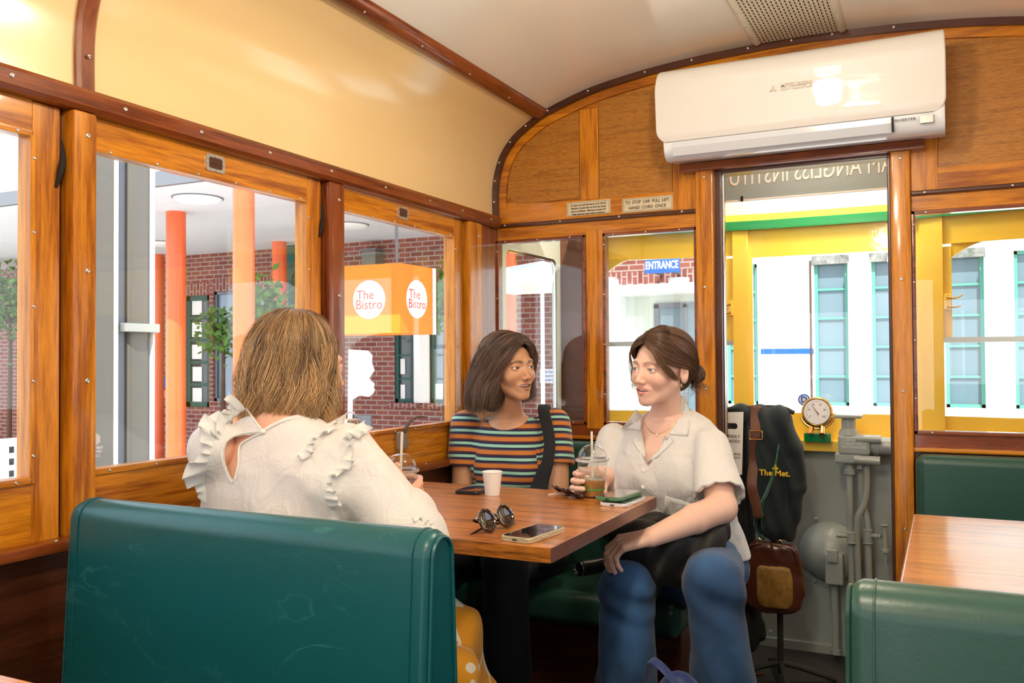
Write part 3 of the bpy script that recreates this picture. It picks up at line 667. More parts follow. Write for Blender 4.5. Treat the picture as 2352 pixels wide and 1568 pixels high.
bm = BM(); box(bm, (0.72, 3.05, CZ), (0.745, 3.8, 2.1)); struct('wall_cab_right', bm, MT['yellow_paint'], label='yellow side of the cab')
bm = BM(); box(bm, (-0.86, 3.47, 0), (-0.85, 3.48, 0.01)); bm.free()
# grey board with mirrored white letters, hanging at the cab ceiling
a = P(1662, 462, Y=3.45); b = P(2038, 431, Y=3.45)
t = thing('destination_banner', 'grey board with mirror-reversed white letters above the cab doorway', 'sign', ((a.x+b.x)/2, 3.45, a.z))
bm = BM(); box(bm, (a.x-0.25, 3.45, a.z), (b.x+0.32, 3.462, 2.19)); obj('board', bm, MT['sign_grey'], t)
bm = BM(); box(bm, (a.x-0.25, 3.446, a.z-0.005), (b.x+0.32, 3.464, a.z+0.0)); obj('edge_strip', bm, MT['white_print'], t)
bm = BM()
q = P(1704, 458, Y=3.44); cyl(bm, (q.x, q.y, q.z-0.008), (q.x, q.y, q.z+0.012), 0.005); obj('clip', bm, MT['black_gap'], t)
text('lettering', 'WILLIAM ANGLISS INSTITUTE', 0.100, (P(1865, 408, Y=3.449).x+0.03, 3.449, P(1850, 398, Y=3.449).z+0.008), MT['white_print'], t, sx=-0.62)
# ------------------------------------------------------------------ brake gear on the apron
ya = 3.78
def pb(name, bm, m='cab_grey', par=None): return obj(name, bm, MT[m], par)
c = P(1905, 1268, Y=ya)
t = thing('round_brake_cylinder', 'grey domed round housing bolted to the cab front', 'brake housing', (c.x, ya+0.04, c.z))
bm = BM(); lathe(bm, [(0.118, -0.02), (0.120, 0.0), (0.114, 0.018), (0.100, 0.040), (0.074, 0.066), (0.040, 0.084), (0.0, 0.092)], (c.x, ya+0.02, c.z), axis=(0, -1, 0), seg=48); pb('dome', bm, par=t)
bm = BM()
q = P(1915, 1310, Y=ya-0.09); box(bm, (q.x-0.032, ya-0.10, q.z-0.055), (q.x+0.036, ya-0.015, q.z+0.065), 0.008)
box(bm, (q.x-0.022, ya-0.115, q.z+0.035), (q.x+0.018, ya-0.095, q.z+0.085), 0.005); pb('junction_box', bm, par=t)
bm = BM(); q2 = P(1915, 1340, Y=ya-0.07); cyl(bm, (q2.x, ya-0.05, q2.z), (q2.x+0.004, ya-0.05, CZ+0.03), 0.0135); lathe(bm, [(0.019, 0), (0.019, 0.02)], (q2.x+0.004, ya-0.05, CZ+0.03)); pb('conduit', bm, par=t)
for (bx_, bz_) in ((1873, 1193), (1872, 1337), (1768, 1453)):
    p = P(bx_, bz_, Y=ya+0.03); tt = None
    bm = BM(); lathe(bm, [(0.009, 0), (0.0085, 0.004), (0.005, 0.007), (0, 0.008)], (p.x, fy(p.x)-0.03, p.z), axis=(0, -1, 0), seg=14); struct('rivet', bm, MT['cab_grey'], parent=CW)
# valve with flanged top, castings, unions, pipes
V = thing('brake_valve', 'grey painted cast brake valve with flanged top and pipes below', 'brake valve', (P(1960, 1010, Y=3.68).x, 3.68, P(1960, 1010, Y=3.68).z))
Y_ = 3.68
def q_(x, y, dy=0.0): return P(x, y, Y=Y_+dy)
g = 0.0018  # metres per photo pixel here
bm = BM(); c0 = q_(1950, 957)
box(bm, (c0.x-0.052, Y_-0.045, c0.z-0.004), (c0.x+0.048, Y_+0.045, c0.z+0.010), 0.004)
lathe(bm, [(0.026, 0), (0.026, -0.045), (0.034, -0.055), (0.038, -0.07)], (c0.x-0.002, Y_, c0.z)); pb('flange', bm, par=V)
bm = BM(); c1 = q_(1968, 1022)
box(bm, (c1.x-0.066, Y_-0.040, c1.z-0.036), (c1.x+0.050, Y_+0.045, c1.z+0.040), 0.012, 3)
c2 = q_(1950, 1055); box(bm, (c2.x-0.05, Y_-0.035, c2.z-0.014), (c2.x+0.05, Y_+0.04, c2.z+0.03), 0.010, 3)
cyl(bm, (c1.x-0.008, Y_-0.030, c2.z+0.005), (c1.x+0.085, Y_-0.030, c2.z+0.002), 0.018)
cyl(bm, (c1.x+0.00, Y_-0.030, c1.z+0.028), (c1.x+0.090, Y_-0.030, c1.z+0.028), 0.016)
pb('valve_body', bm, par=V)
for k, s_ in enumerate(('PATENTED', 'BRAKE CO', 'WESTINGHOUSE')):
    text('cast_lettering', s_, 0.011, (c1.x-0.008, Y_-0.0415, c1.z+0.020-0.013*k), MT['ac_grey'], V, ext=0.0012)
bm = BM(); cyl(bm, (c1.x+0.03, Y_+0.02, c1.z+0.0), (c1.x+0.30, Y_+0.02, c1.z-0.006), 0.034, seg=24)
lathe(bm, [(0.039, 0), (0.039, 0.02)], (c1.x+0.06, Y_+0.02, c1.z), axis=(1, 0, 0)); pb('horizontal_pipe', bm, par=V)
def nut(bm, c, r, h, seg=6): lathe(bm, [(r*0.9, -h/2), (r, -h/2+0.002), (r, h/2-0.002), (r*0.9, h/2)], c, seg=seg)
bm = BM(); p = q_(1951, 1083); nut(bm, p, 0.021, 0.022, 16); nut(bm, q_(1951, 1072), 0.015, 0.03, 16); nut(bm, q_(1975, 1068), 0.016, 0.03); pb('union_nut', bm, par=V)
def pipe(name, px, r):
    t_ = [q_(a, b, d) for a, b, d in px]; bm = BM(); tube(bm, t_, r, seg=14, smooth=8); return bm
bm = pipe('p', [(1951, 1075, 0), (1952, 1160, 0), (1953, 1220, .01), (1956, 1330, .02), (1958, 1480, .03)], 0.0125)
nut(bm, q_(1955, 1222), 0.0185, 0.004, 16); nut(bm, q_(1956, 1246), 0.0185, 0.004, 16); cyl(bm, q_(1955, 1222), q_(1956, 1246), 0.0165); pb('pipe', bm, par=V)
bm = pipe('p', [(1990, 1055, 0), (1990, 1120, 0), (1984, 1158, 0), (1970, 1190, 0), (1968, 1240, .01), (1972, 1340, .02), (1974, 1480, .03)], 0.0125); pb('pipe', bm, par=V)
bm = pipe('p', [(1977, 1065, .03), (1980, 1140, .03), (1992, 1200, .02), (1994, 1250, .02), (1997, 1360, .02), (1998, 1480, .03)], 0.0125)
nut(bm, q_(1993, 1216, .02), 0.019, 0.007, 16); nut(bm, q_(1994, 1247, .02), 0.019, 0.006, 16); cyl(bm, q_(1993, 1216, .02), q_(1994, 1247, .02), 0.0175); pb('pipe', bm, par=V)
bm = BM(); cyl(bm, q_(1921, 1229, -.01), q_(1955, 1231, 0), 0.008); nut(bm, q_(1928, 1229, -.01), 0.01, 0.012); lathe(bm, [(0.0105, -0.006), (0.0105, 0.006)], q_(1930, 1229, -.01), axis=(1, 0, 0), seg=6); pb('stub', bm, par=V)
C2 = thing('drain_cock', 'small grey branch tap with a hanging nozzle beside the brake pipes', 'valve', q_(2030, 1240))
bm = BM(); cyl(bm, q_(1996, 1230, .02), q_(2024, 1232), 0.0085); lathe(bm, [(0.012, 0), (0.012, 0.012)], q_(2010, 1231, .01), axis=(1, 0, 0), seg=6); pb('branch', bm, par=C2)
bm = BM(); cyl(bm, q_(2031, 1208), q_(2033, 1262), 0.0095); nut(bm, q_(2031, 1206), 0.0150, 0.007, 16); nut(bm, q_(2033, 1264), 0.0165, 0.016); cyl(bm, q_(2033, 1268), q_(2034, 1296), 0.006); pb('tap_body', bm, par=C2)
# pressure gauge on a green foot
gc = P(1877, 946, Y=3.74)
t = thing('pressure_gauge', 'brass pressure gauge with a white dial on a green foot', 'gauge', (gc.x, 3.76, 0.82))
ax = Vector((0.05, -1, 0.12)).normalized()
bm = BM(); lathe(bm, [(0.045, -0.02), (0.058, -0.016), (0.060, 0.014), (0.054, 0.020), (0.050, 0.016), (0.0, 0.016)], gc, axis=ax, seg=40); obj('case', bm, MT['brass'], t)
bm = BM(); lathe(bm, [(0.050, 0.0165), (0.050, 0.0185), (0, 0.0186)], gc, axis=ax, seg=40); dl = obj('dial', bm, MT['white_print'], t)
u, v, d = frame_of(ax); ux = Vector((1, 0, 0)); ux = (ux-d*ux.dot(d)).normalized(); uz = d.cross(ux)*1; uz = uz if uz.z > 0 else -uz
bm = BM()
for k in range(21):
    tt = math.radians(215-250*k/20); p = gc+d*0.0190+(ux*math.cos(tt)+uz*math.sin(tt))*0.041
    r1 = 0.0045 if k % 5 == 0 else 0.003; e = (ux*math.cos(tt)+uz*math.sin(tt))
    cyl(bm, p-e*r1, p+e*0.001, 0.0005, seg=4)
obj('scale_marks', bm, MT['ink'], dl)
for k in range(6):
    tt = math.radians(215-250*k/5); p = gc+d*0.0192+(ux*math.cos(tt)+uz*math.sin(tt))*0.031
    text('numeral', str(k*20), 0.009, p, MT['ink'], dl, ext=0.0002)
bm = BM(); tt = math.radians(128); e = ux*math.cos(tt)+uz*math.sin(tt); cyl(bm, gc+d*0.0205-e*0.012, gc+d*0.0205+e*0.036, 0.0016, 0.0005, seg=6); obj('needle', bm, MT['ink'], t)
bm = BM(); tt = math.radians(-68); e = ux*math.cos(tt)+uz*math.sin(tt); cyl(bm, gc+d*0.0202, gc+d*0.0202+e*0.018, 0.0018, 0.0005, seg=6); obj('red_needle', bm, MT['orange_text'], t)
bm = BM(); R_ = [gc+d*(-0.004)+(ux*math.cos(a)+uz*math.sin(a))*0.066 for a in np.linspace(math.radians(200), math.radians(340), 12)]
tube(bm, R_, 0.006, seg=8); obj('bracket', bm, MT['brass'], t)
for xh, dh, rh in ((-0.02, -0.03, 0.010), (0.02, -0.045, 0.012)): bm = BM(); cyl(bm, gc+Vector((xh, -0.01, -0.055)), gc+Vector((xh*1.1, dh, -0.087)), rh); obj('pipe_stub', bm, MT['brass'], t)
bm = BM(); box(bm, (gc.x-0.052, 3.735, 0.815), (gc.x+0.052, 3.80, 0.850), 0.003); obj('foot', bm, MT['green_paint'], t)
# kick strip at the foot of the apron
bm = BM(); bowed(bm, -1.3, 0.6, CZ, CZ+0.035, th=0.02, dy=-0.05); struct('baseboard_cab', bm, MT['cab_grey'], label='grey strip at the foot of the cab front')
# ================================================================== AIR CONDITIONER
t = thing('air_conditioner', 'white wall-mounted split air conditioner over the cab doorway', 'air conditioner', (XC, 2.93, 1.80))
xa, xb = -0.853, 0.012
def fp(s):  # front path from the bottom edge of the front panel to the top rear, (y, z)
    pts = [(2.842, 1.868), (2.833, 1.895), (2.827, 1.95), (2.820, 2.02), (2.819, 2.065), (2.840, 2.102), (2.90, 2.118), (3.03, 2.122)]
    sm = smooth_path([(a, b, 0) for a, b in pts], 5); i = s*(len(sm)-1); k = int(min(i, len(sm)-2)); f = i-k
    p = sm[k]*(1-f)+sm[k+1]*f; return p.x, p.y
bm = BM(); rs = []
N = 40
for i in range(N+1):
    s = (i/N)**1.0; y, z = fp(s)
    h = max(0, 1-(z-1.866)/0.045); r = 0.045*(1-math.sqrt(max(0, 1-h*h))) if s < 0.5 else 0
    tp = 0.018*max(0, (s-0.45)/0.55)**1.2
    l, q = xa+r+tp, xb-r-tp*0.4
    y2, z2 = fp(min(1, s+0.01)); y1, z1 = fp(max(0, s-0.01)); n = Vector((0, (z2-z1), -(y2-y1))).normalized()*0.012
    e = 0.004
    rs.append([(l, y+0.006, z), (l+e, y, z), (q-e, y, z), (q, y+0.006, z), (q, y+n.y, z+n.z), (l, y+n.y, z+n.z)])
rings(bm, rs); obj('front_panel', bm, MT['ac_white'], t, angle=60)
body = [(3.045, 2.10), (2.92, 2.105), (2.862, 2.08), (2.845, 2.03), (2.838, 1.95), (2.842, 1.873), (2.846, 1.850), (2.858, 1.830), (2.885, 1.816), (2.93, 1.820), (3.045, 1.836)]
bm = BM(); rs = []
for x, k in ((xa+0.018, 0.93), (xa+0.022, 0.97), (xa+0.04, 1.0), (xb-0.04, 1.0), (xb-0.012, 0.99), (xb-0.004, 0.96)):
    rs.append([(x, 3.045-(3.045-y)*k, 1.95+(z-1.95)*(0.9+0.1*k)) for y, z in body])
rings(bm, rs); obj('body', bm, MT['ac_grey'], t, angle=40)
fl0, fl1 = -0.80, -0.135
bm = BM(); pl = [(2.8385, 1.866), (2.8395, 1.849), (2.853, 1.824), (2.860, 1.826), (2.850, 1.866)]
rings(bm, [[(x, y, z) for y, z in pl] for x in (fl0, fl1)]); obj('flap', bm, MT['ac_flap'], t, smooth=False)
bm = BM(); box(bm, (fl1+0.001, 2.838, 1.826), (fl1+0.006, 2.86, 1.866)); obj('flap_gap', bm, MT['black_gap'], t)
bm = BM(); box(bm, (-0.058, 2.8365, 1.838), (-0.022, 2.846, 1.862), 0.001); obj('receiver_window', bm, MT['grey_metal'], t)
text('lettering', 'INVERTER', 0.0105, (-0.098, 2.8375, 1.854), MT['ink'], t, sx=1.25, ext=0.0006)
lg = P(1775, 202, Y=2.815); 
bm = BM()
for a in (90, 210, 330):
    e = Vector((math.cos(math.radians(a)), math.sin(math.radians(a)))); o = Vector((-e.y, e.x)); L_ = 0.013
    pl = [(0, 0), tuple(e*L_*0.5+o*L_*0.29), tuple(e*L_), tuple(e*L_*0.5-o*L_*0.29)]
    prism(bm, [(lg.x+x, lg.z-0.002+z) for x, z in pl], XZ, 2.8160, 2.8185)
obj('emblem', bm, MT['ac_logo'], t, smooth=False)
text('lettering', 'MITSUBISHI', 0.0150, (lg.x+0.069, 2.8172, lg.z+0.004), MT['ac_logo'], t, sx=1.22, ext=0.0008, bold=0.0005)
text('lettering', 'HEAVY INDUSTRIES', 0.0078, (lg.x+0.069, 2.8172, lg.z-0.008), MT['ac_logo'], t, sx=1.42, ext=0.0008)
# ================================================================== OUTSIDE
GZ = -0.95
bm = BM(); box(bm, (-40, -25, GZ-0.2), (30, 26, GZ)); struct('ground', bm, MT['ground'], label='pale paved yard')
YB = 13.0
BW = sroot('wall_brick_building', 'red brick building behind the canopy')
# brick wall with true openings: built as piers and bands around them
ops = [(-13.65, -13.0, 0.23, 2.44), (-12.9, -9.9, 0.35, 2.5), (-8.67, -8.25, 0.40, 2.45), (-7.94, -7.35, 0.40, 2.45), (-4.95, -3.05, GZ, 2.22)]
xs = [-30]+[v for o in ops for v in o[:2]]+[-3.05]
bm = BM()
x = -30
for o in ops:
    box(bm, (x, YB, GZ), (o[0], YB+0.4, 4.4))
    if o[2] > GZ: box(bm, (o[0], YB, GZ), (o[1], YB+0.4, o[2]))
    box(bm, (o[0], YB, o[3]+0.25), (o[1], YB+0.4, 4.4)); x = o[1]
bmesh.ops.remove_doubles(bm, verts=bm.verts, dist=1e-5)
struct('brickwork', bm, MT['brick'], parent=BW, smooth=False)
bm = BM()
for o in ops: box(bm, (o[0], YB-0.01, o[3]), (o[1], YB+0.39, o[3]+0.25))
struct('soldier_course', bm, MT['brick_soldier'], parent=BW, smooth=False)
bm = BM()
for o in ops[2:4]: box(bm, (o[0]-0.1, YB-0.08, o[2]-0.09), (o[1]+0.1, YB+0.3, o[2]))
struct('brick_sill', bm, MT['brick_soldier'], parent=BW, smooth=False)
bm = BM(); box(bm, (-8.25, YB-0.03, 0.40), (-7.94, YB+0.2, 2.45)); struct('white_pier', bm, MT['white_wall'], parent=BW)
def ext_window(x0, x1, z0, z1, rows, cols, fm, gm, label, group=None, ft=0.05, y=YB, blind=None, bt=0.028):
    w = sroot('window_%d' % (30+ext_window.n), label=label, loc=((x0+x1)/2, y, z0)); ext_window.n += 1
    bm = BM()
    for a in ((x0, x0+ft, z0, z1), (x1-ft, x1, z0, z1), (x0, x1, z0, z0+ft), (x0, x1, z1-ft, z1)): box(bm, (a[0], y+0.04, a[2]), (a[1], y+0.12, a[3]))
    for k in range(1, rows):
        z = z0+(z1-z0)*k/rows; box(bm, (x0, y+0.05, z-bt/2), (x1, y+0.11, z+bt/2))
    for k in range(1, cols):
        x = x0+(x1-x0)*k/cols; box(bm, (x-bt/2, y+0.05, z0), (x+bt/2, y+0.11, z1))
    struct('frame', bm, MT[fm], parent=w, smooth=False)
    bm = BM(); box(bm, (x0, y+0.09, z0), (x1, y+0.10, z1)); struct('pane', bm, MT[gm], parent=w, smooth=False)
    if blind:
        bm = BM()
        for (a, b, c, d) in blind: box(bm, (x0+(x1-x0)*a, y+0.07, z0+(z1-z0)*c), (x0+(x1-x0)*b, y+0.088, z0+(z1-z0)*d))
        struct('paper_sheet', bm, MT['white_wall'], parent=w, smooth=False)
    return w
ext_window.n = 0
ext_window(-13.65, -13.0, 0.23, 2.44, 5, 1, 'teal_frame', 'dark_glass', 'tall green-framed window with white papers, in the brick wall', ft=0.10, bt=0.06, blind=[(0.18, 0.58, 0.83, 0.96), (0.18, 0.58, 0.63, 0.76), (0.18, 0.58, 0.43, 0.56), (0.2, 0.58, 0.23, 0.36), (0.2, 0.58, 0.04, 0.17)])
ext_window(-12.9, -9.9, 0.35, 2.5, 2, 3, 'stone_grey', 'pale_glass', 'wide shop window in the brick wall behind the orange columns', ft=0.06)
ext_window(-8.67, -8.25, 0.40, 2.45, 5, 1, 'teal_frame', 'dark_glass', 'narrow green window left of the white pier', ft=0.06, blind=[(0.2, 0.42, 0.02, 0.15), (0.2, 0.42, 0.24, 0.37)])
ext_window(-7.94, -7.35, 0.40, 2.45, 5, 1, 'teal_frame', 'pale_glass', 'green window right of the white pier', ft=0.06, blind=[(0.1, 0.5, 0.02, 0.16)])
# teal rain hopper and downpipe
a = P(675, 575, Y=12.9)
t = thing('downpipe', 'teal rain hopper and downpipe on the brick wall', 'downpipe', (a.x, 12.85, GZ))
bm = BM(); box(bm, (a.x-0.18, 12.7, a.z-0.32), (a.x+0.18, 12.98, a.z+0.06), 0.02); prism(bm, [(a.x-0.18, a.z-0.32), (a.x+0.18, a.z-0.32), (a.x+0.08, a.z-0.52), (a.x-0.08, a.z-0.52)], XZ, 12.74, 12.96); obj('hopper', bm, MT['teal_frame'], t)
bm = BM(); cyl(bm, (a.x, 12.86, a.z-0.5), (a.x, 12.86, GZ), 0.085); obj('pipe', bm, MT['teal_frame'], t)
# wall box
a = P(857, 592, Y=12.9); t = thing('wall_box', 'small brown utility box high on the brick wall', 'box', (a.x, 12.9, a.z))
bm = BM(); box(bm, (a.x-0.15, 12.75, a.z-0.18), (a.x+0.15, 13.0, a.z+0.12), 0.01); obj('case', bm, MT['stone_tan'], t)
bm = BM(); box(bm, (a.x-0.17, 12.73, a.z+0.12), (a.x+0.17, 13.0, a.z+0.15), 0.005); obj('lid', bm, MT['stone_grey'], t)
# canopy
cz = 3.25
CN = thing('entrance_canopy', 'large white flat canopy over the bistro entrance on orange columns', 'canopy', (-11, 10, cz))
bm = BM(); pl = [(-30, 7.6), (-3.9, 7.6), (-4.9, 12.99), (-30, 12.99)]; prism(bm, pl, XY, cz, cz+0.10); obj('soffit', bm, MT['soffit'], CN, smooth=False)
bm = BM(); box(bm, (-30, 7.56, cz-0.02), (-3.88, 7.62, cz+0.16)); obj('fascia', bm, MT['stone_grey'], CN, smooth=False)
for (px, py, lb_) in ((454, 459, 'round white light under the canopy above the nearest orange column'), (370, 561, 'round canopy light half hidden behind the grey post'), (800, 520, 'round canopy light above the orange box sign')):
    p = P(px, py, Z=cz-0.03); bm = BM(); lathe(bm, [(0.30, -0.001), (0.30, -0.02), (0.25, -0.05), (0, -0.055)], (p.x, p.y, cz)); t = thing('canopy_light', lb_, 'light', (p.x, p.y, cz), 'round lights under the canopy'); obj('diffuser', bm, MT['white_wall'], t); bm = BM(); lathe(bm, [(0.32, -0.001), (0.32, -0.012)], (p.x, p.y, cz)); obj('rim', bm, MT['stone_grey'], t)
# orange columns
cols = [(404, 9.1, 0.135, 'orange column nearest the grey post, in the shade'), (560, 7.3, 0.115, 'sunlit orange column behind the seated woman with the bob'), (642, 12.3, 0.13, 'farthest orange column, beside the teal downpipe'), (1167, 11.5, 0.12, 'orange column seen through the cab side door'), (362, 12.6, 0.12, 'orange column half hidden behind the grey post')]
for px, y, r, lb in cols:
    p = P(px, 700, Y=y); t = thing('orange_column', lb, 'column', (p.x, p.y, GZ))
    top = 4.6 if y < 7.6 else cz+0.01
    bm = BM(); cyl(bm, (p.x, p.y, GZ), (p.x, p.y, top), r, seg=28); obj('shaft', bm, MT['orange_paint'], t)
    bm = BM(); lathe(bm, [(r*1.35, 0), (r*1.35, 0.02), (r*1.05, 0.03)], (p.x, p.y, GZ)); obj('base_ring', bm, MT['stone_grey'], t)
# hanging orange cube sign
p = P(918, 603, Y=9.0); q = P(995, 617, X=p.x); zb = P(918, 765, Y=9.0).z
x1, y0, z1 = p.x, 9.0, p.z; x0 = x1-1.55; y1 = y0+(q.y-9.0)
t = thing('bistro_sign', 'orange hanging box sign reading The Bistro on two faces', 'sign', (x1, y0, zb))
bm = BM(); box(bm, (x0, y0, zb), (x1, y1, z1), 0.004); obj('box', bm, MT['orange_banner'], t)
bm = BM(); box(bm, (x1-0.04, y1-0.02, zb), (x1+0.01, y1+0.05, z1)); obj('edge_strip', bm, MT['white_print'], t)
for xh in (x1-0.3, x0+0.3): bm = BM(); cyl(bm, (xh, (y0+y1)/2, z1), (xh, (y0+y1)/2, cz-0.001), 0.02); obj('hanger', bm, MT['stone_grey'], t)
c = P(848, 688, Y=9.0); rr = 0.0
r_ = abs(P(885, 688, Y=9.0).x-c.x)
bm = BM(); lathe(bm, [(r_, 0), (r_, 0.006)], (c.x, y0, c.z), axis=(0, -1, 0), seg=48); d1 = obj('round_badge', bm, MT['white_print'], t)
text('lettering', 'The', 0.165, (c.x-0.055, y0-0.008, c.z+0.055), MT['orange_text'], d1, ext=0.001); text('lettering', 'Bistro', 0.165, (c.x, y0-0.008, c.z-0.065), MT['orange_text'], d1, ext=0.001)
c = P(957, 687, X=x1)
bm = BM(); lathe(bm, [(r_, 0), (r_, 0.006)], (x1, c.y, c.z), axis=(1, 0, 0), seg=48); d1 = obj('round_badge', bm, MT['white_print'], t)
RX = Matrix(((0, 0, 1), (1, 0, 0), (0, 1, 0)))
text('lettering', 'The', 0.165, (x1+0.008, c.y-0.055, c.z+0.055), MT['orange_text'], d1, ext=0.001, rot=RX); text('lettering', 'Bistro', 0.165, (x1+0.008, c.y, c.z-0.065), MT['orange_text'], d1, ext=0.001, rot=RX)
# white profile cut-out board
pp = [(800, 802), (845, 805), (853, 815), (852, 832), (858, 850), (846, 868), (850, 874), (858, 880), (856, 890), (859, 895), (855, 903), (846, 911), (824, 908), (808, 918), (806, 1000), (798, 1000)]
p = P(830, 860, Y=10.5); t = thing('profile_board', 'white cut-out board shaped like a face in profile, by the brick pier', 'sign board', (p.x, 10.5, GZ))
bm = BM(); prism(bm, [(P(a, b, Y=10.5).x, P(a, b, Y=10.5).z) for a, b in pp], XZ, 10.5, 10.53); obj('board', bm, MT['white_print'], t, smooth=False)
bm = BM(); box(bm, (p.x-0.25, 10.55, GZ), (p.x+0.12, 10.6, 0.35), 0.01); obj('stand', bm, MT['stone_grey'], t)
# blue and orange notices on the wall
for (x, y, w_, h_, m, lb) in ((372, 878, 26, 22, 'blue_sign', 'small blue notice on the wall behind the orange column'), (374, 905, 28, 20, 'orange_paint', 'small orange notice under the blue one')):
    a = P(x-w_/2, y-h_/2, Y=12.9); b = P(x+w_/2, y+h_/2, Y=12.9); t = thing('wall_notice', lb, 'notice', ((a.x+b.x)/2, 12.95, b.z))
    bm = BM(); box(bm, (a.x, 12.93, b.z), (b.x, 12.99, a.z), 0.005); obj('panel', bm, MT[m], t)
    bm = BM(); k = (b.x-a.x); box(bm, (a.x+k*0.15, 12.925, b.z+(a.z-b.z)*0.25), (a.x+k*0.45, 12.932, b.z+(a.z-b.z)*0.75)); obj('white_mark', bm, MT['white_print'], t)
# grey shelter post just outside the window
SP = thing('shelter_post', 'tall grey metal post with pale strips outside the left window', 'post', (P(285, 700, X=-3.3).x, P(285, 700, X=-3.3).y, GZ))
def strip(name, pxa, pxb, dx, m, r=0.0):
    a = P(pxa, 700, X=-3.3); b = P(pxb, 700, X=-3.3); u = Vector((b.x-a.x, b.y-a.y, 0)); n = Vector((1, 0, 0))
    bm = BM(); box(bm, (-3.3-0.05+dx, a.y, GZ), (-3.3+dx, b.y, 3.6), 0.006 if r == 0 else r); obj(name, bm, MT[m], SP)
strip('side_plate', 214, 262, 0.0, 'stone_tan'); strip('white_strip', 262, 269, 0.012, 'white_wall'); strip('dark_channel', 272, 296, -0.02, 'stone_grey')
strip('tan_plate', 296, 345, 0.0, 'stone_tan', 0.02); strip('white_edge', 347, 353, 0.012, 'white_wall')
bm = BM()
a = P(278, 760, X=-3.29); b = P(357, 760, X=-3.29); z = P(300, 752, X=-3.29).z; box(bm, (-3.36, a.y, z-0.02), (-3.27, b.y+0.01, z+0.02), 0.004); obj('clamp', bm, MT['grey_metal'], SP)
# far left: pale building, planter
bm = BM(); box(bm, (-34, 15.5, GZ), (-15.4, 16, 6.0)); struct('wall_pale_building', bm, MT['white_wall'], label='pale building at the far left')
ext_window(-27, -16.5, 0.2, 3.2, 1, 5, 'white_wall', 'pale_glass', 'wide glazed shopfront at the far left', y=15.35, ft=0.1, bt=0.1)
a = P(48, 1020, X=-6.0); t = thing('planter', 'white perforated planter at the far left', 'planter', (a.x, a.y, GZ))
bm = BM(); box(bm, (-6.3, a.y-0.13, GZ), (-6.0, a.y+0.25, P(48, 1012, X=-6).z), 0.01); obj('pot', bm, MT['white_wall'], t)
bm = BM()
for i in range(4):
    for j in range(8): yy = a.y-0.09+i*0.095; zz = P(48, 1012, X=-6).z-0.08-j*0.085; box(bm, (-6.0, yy, zz), (-5.995, yy+0.035, zz+0.045))
obj('perforations', bm, MT['ink'], t, smooth=False)
# entrance: white portal, glazed door, lamp, sign
PT = sroot('door_2', 'white entrance portal with a glazed door in the brick wall')
bm = BM(); box(bm, (-4.95, YB-0.35, GZ), (-4.55, YB+0.5, 2.20)); box(bm, (-3.25, YB+0.1, GZ), (-3.05, YB+0.5, 2.20)); box(bm, (-4.95, YB-0.4, 2.12), (-3.05, YB+0.6, 2.24))
struct('portal', bm, MT['white_wall'], parent=PT, smooth=False)
bm = BM(); box(bm, (-4.55, YB+0.42, GZ), (-3.25, YB+0.5, 2.12)); struct('panel', bm, MT['cab_pale'], parent=PT)
bm = BM(); box(bm, (-4.08, YB+0.36, GZ), (-4.0, YB+0.42, 1.98)); box(bm, (-4.08, YB+0.36, 1.92), (-3.25, YB+0.42, 2.0)); box(bm, (-3.62, YB+0.36, GZ), (-3.55, YB+0.42, 1.98)); struct('frame', bm, MT['stone_grey'], parent=PT)
bm = BM(); box(bm, (-4.0, YB+0.38, GZ+0.1), (-3.25, YB+0.40, 1.92)); struct('glazing', bm, MT['grey_glass'], parent=PT)
a = P(1481, 596, Y=12.55); b = P(1560, 624, Y=12.55)
t = thing('entrance_sign', 'blue sign with white letters ENTRANCE over the doorway', 'sign', ((a.x+b.x)/2, 12.6, b.z))
bm = BM(); box(bm, (a.x, 12.55, b.z), (b.x, 12.6, a.z+0.02)); obj('board', bm, MT['blue_sign'], t)
for xh in (a.x+0.1, b.x-0.14): bm = BM(); box(bm, (xh, 12.6, b.z), (xh+0.04, 12.99, b.z+0.04)); obj('bracket', bm, MT['stone_grey'], t)
text('lettering', 'ENTRANCE', 0.155, ((a.x+b.x)/2, 12.545, (a.z+b.z)/2+0.005), MT['white_print'], t, sx=0.62, ext=0.002, bold=0.004)
a = P(1563, 655, Y=12.9); t = thing('bulkhead_lamp', 'white round bulkhead lamp over the entrance door', 'lamp', (a.x, 12.9, a.z))
bm = BM(); lathe(bm, [(0.15, 0.06), (0.155, 0.03), (0.11, -0.03), (0.0, -0.055)], (a.x, 12.8, a.z)); obj('bowl', bm, MT['white_wall'], t)
bm = BM(); lathe(bm, [(0.16, 0.10), (0.16, 0.06)], (a.x, 12.8, a.z)); obj('rim', bm, MT['cab_pale'], t)
a = P(1240, 847, Y=12.95); b = P(1281, 880, Y=12.95); t = thing('surveillance_sign', 'white wall sign about video surveillance beside the entrance', 'sign', ((a.x+b.x)/2, 12.97, b.z))
bm = BM(); box(bm, (a.x, 12.95, b.z), (b.x+0.12, 12.99, a.z)); obj('panel', bm, MT['white_print'], t)
for k, s_ in enumerate(('Video Surveillance', '& Recording', 'Operate here')): text('lettering', s_, 0.058, (a.x+0.02, 12.945, a.z-0.045-0.065*k), MT['blue_sign'], t, sx=0.9, align='LEFT', ext=0.001)
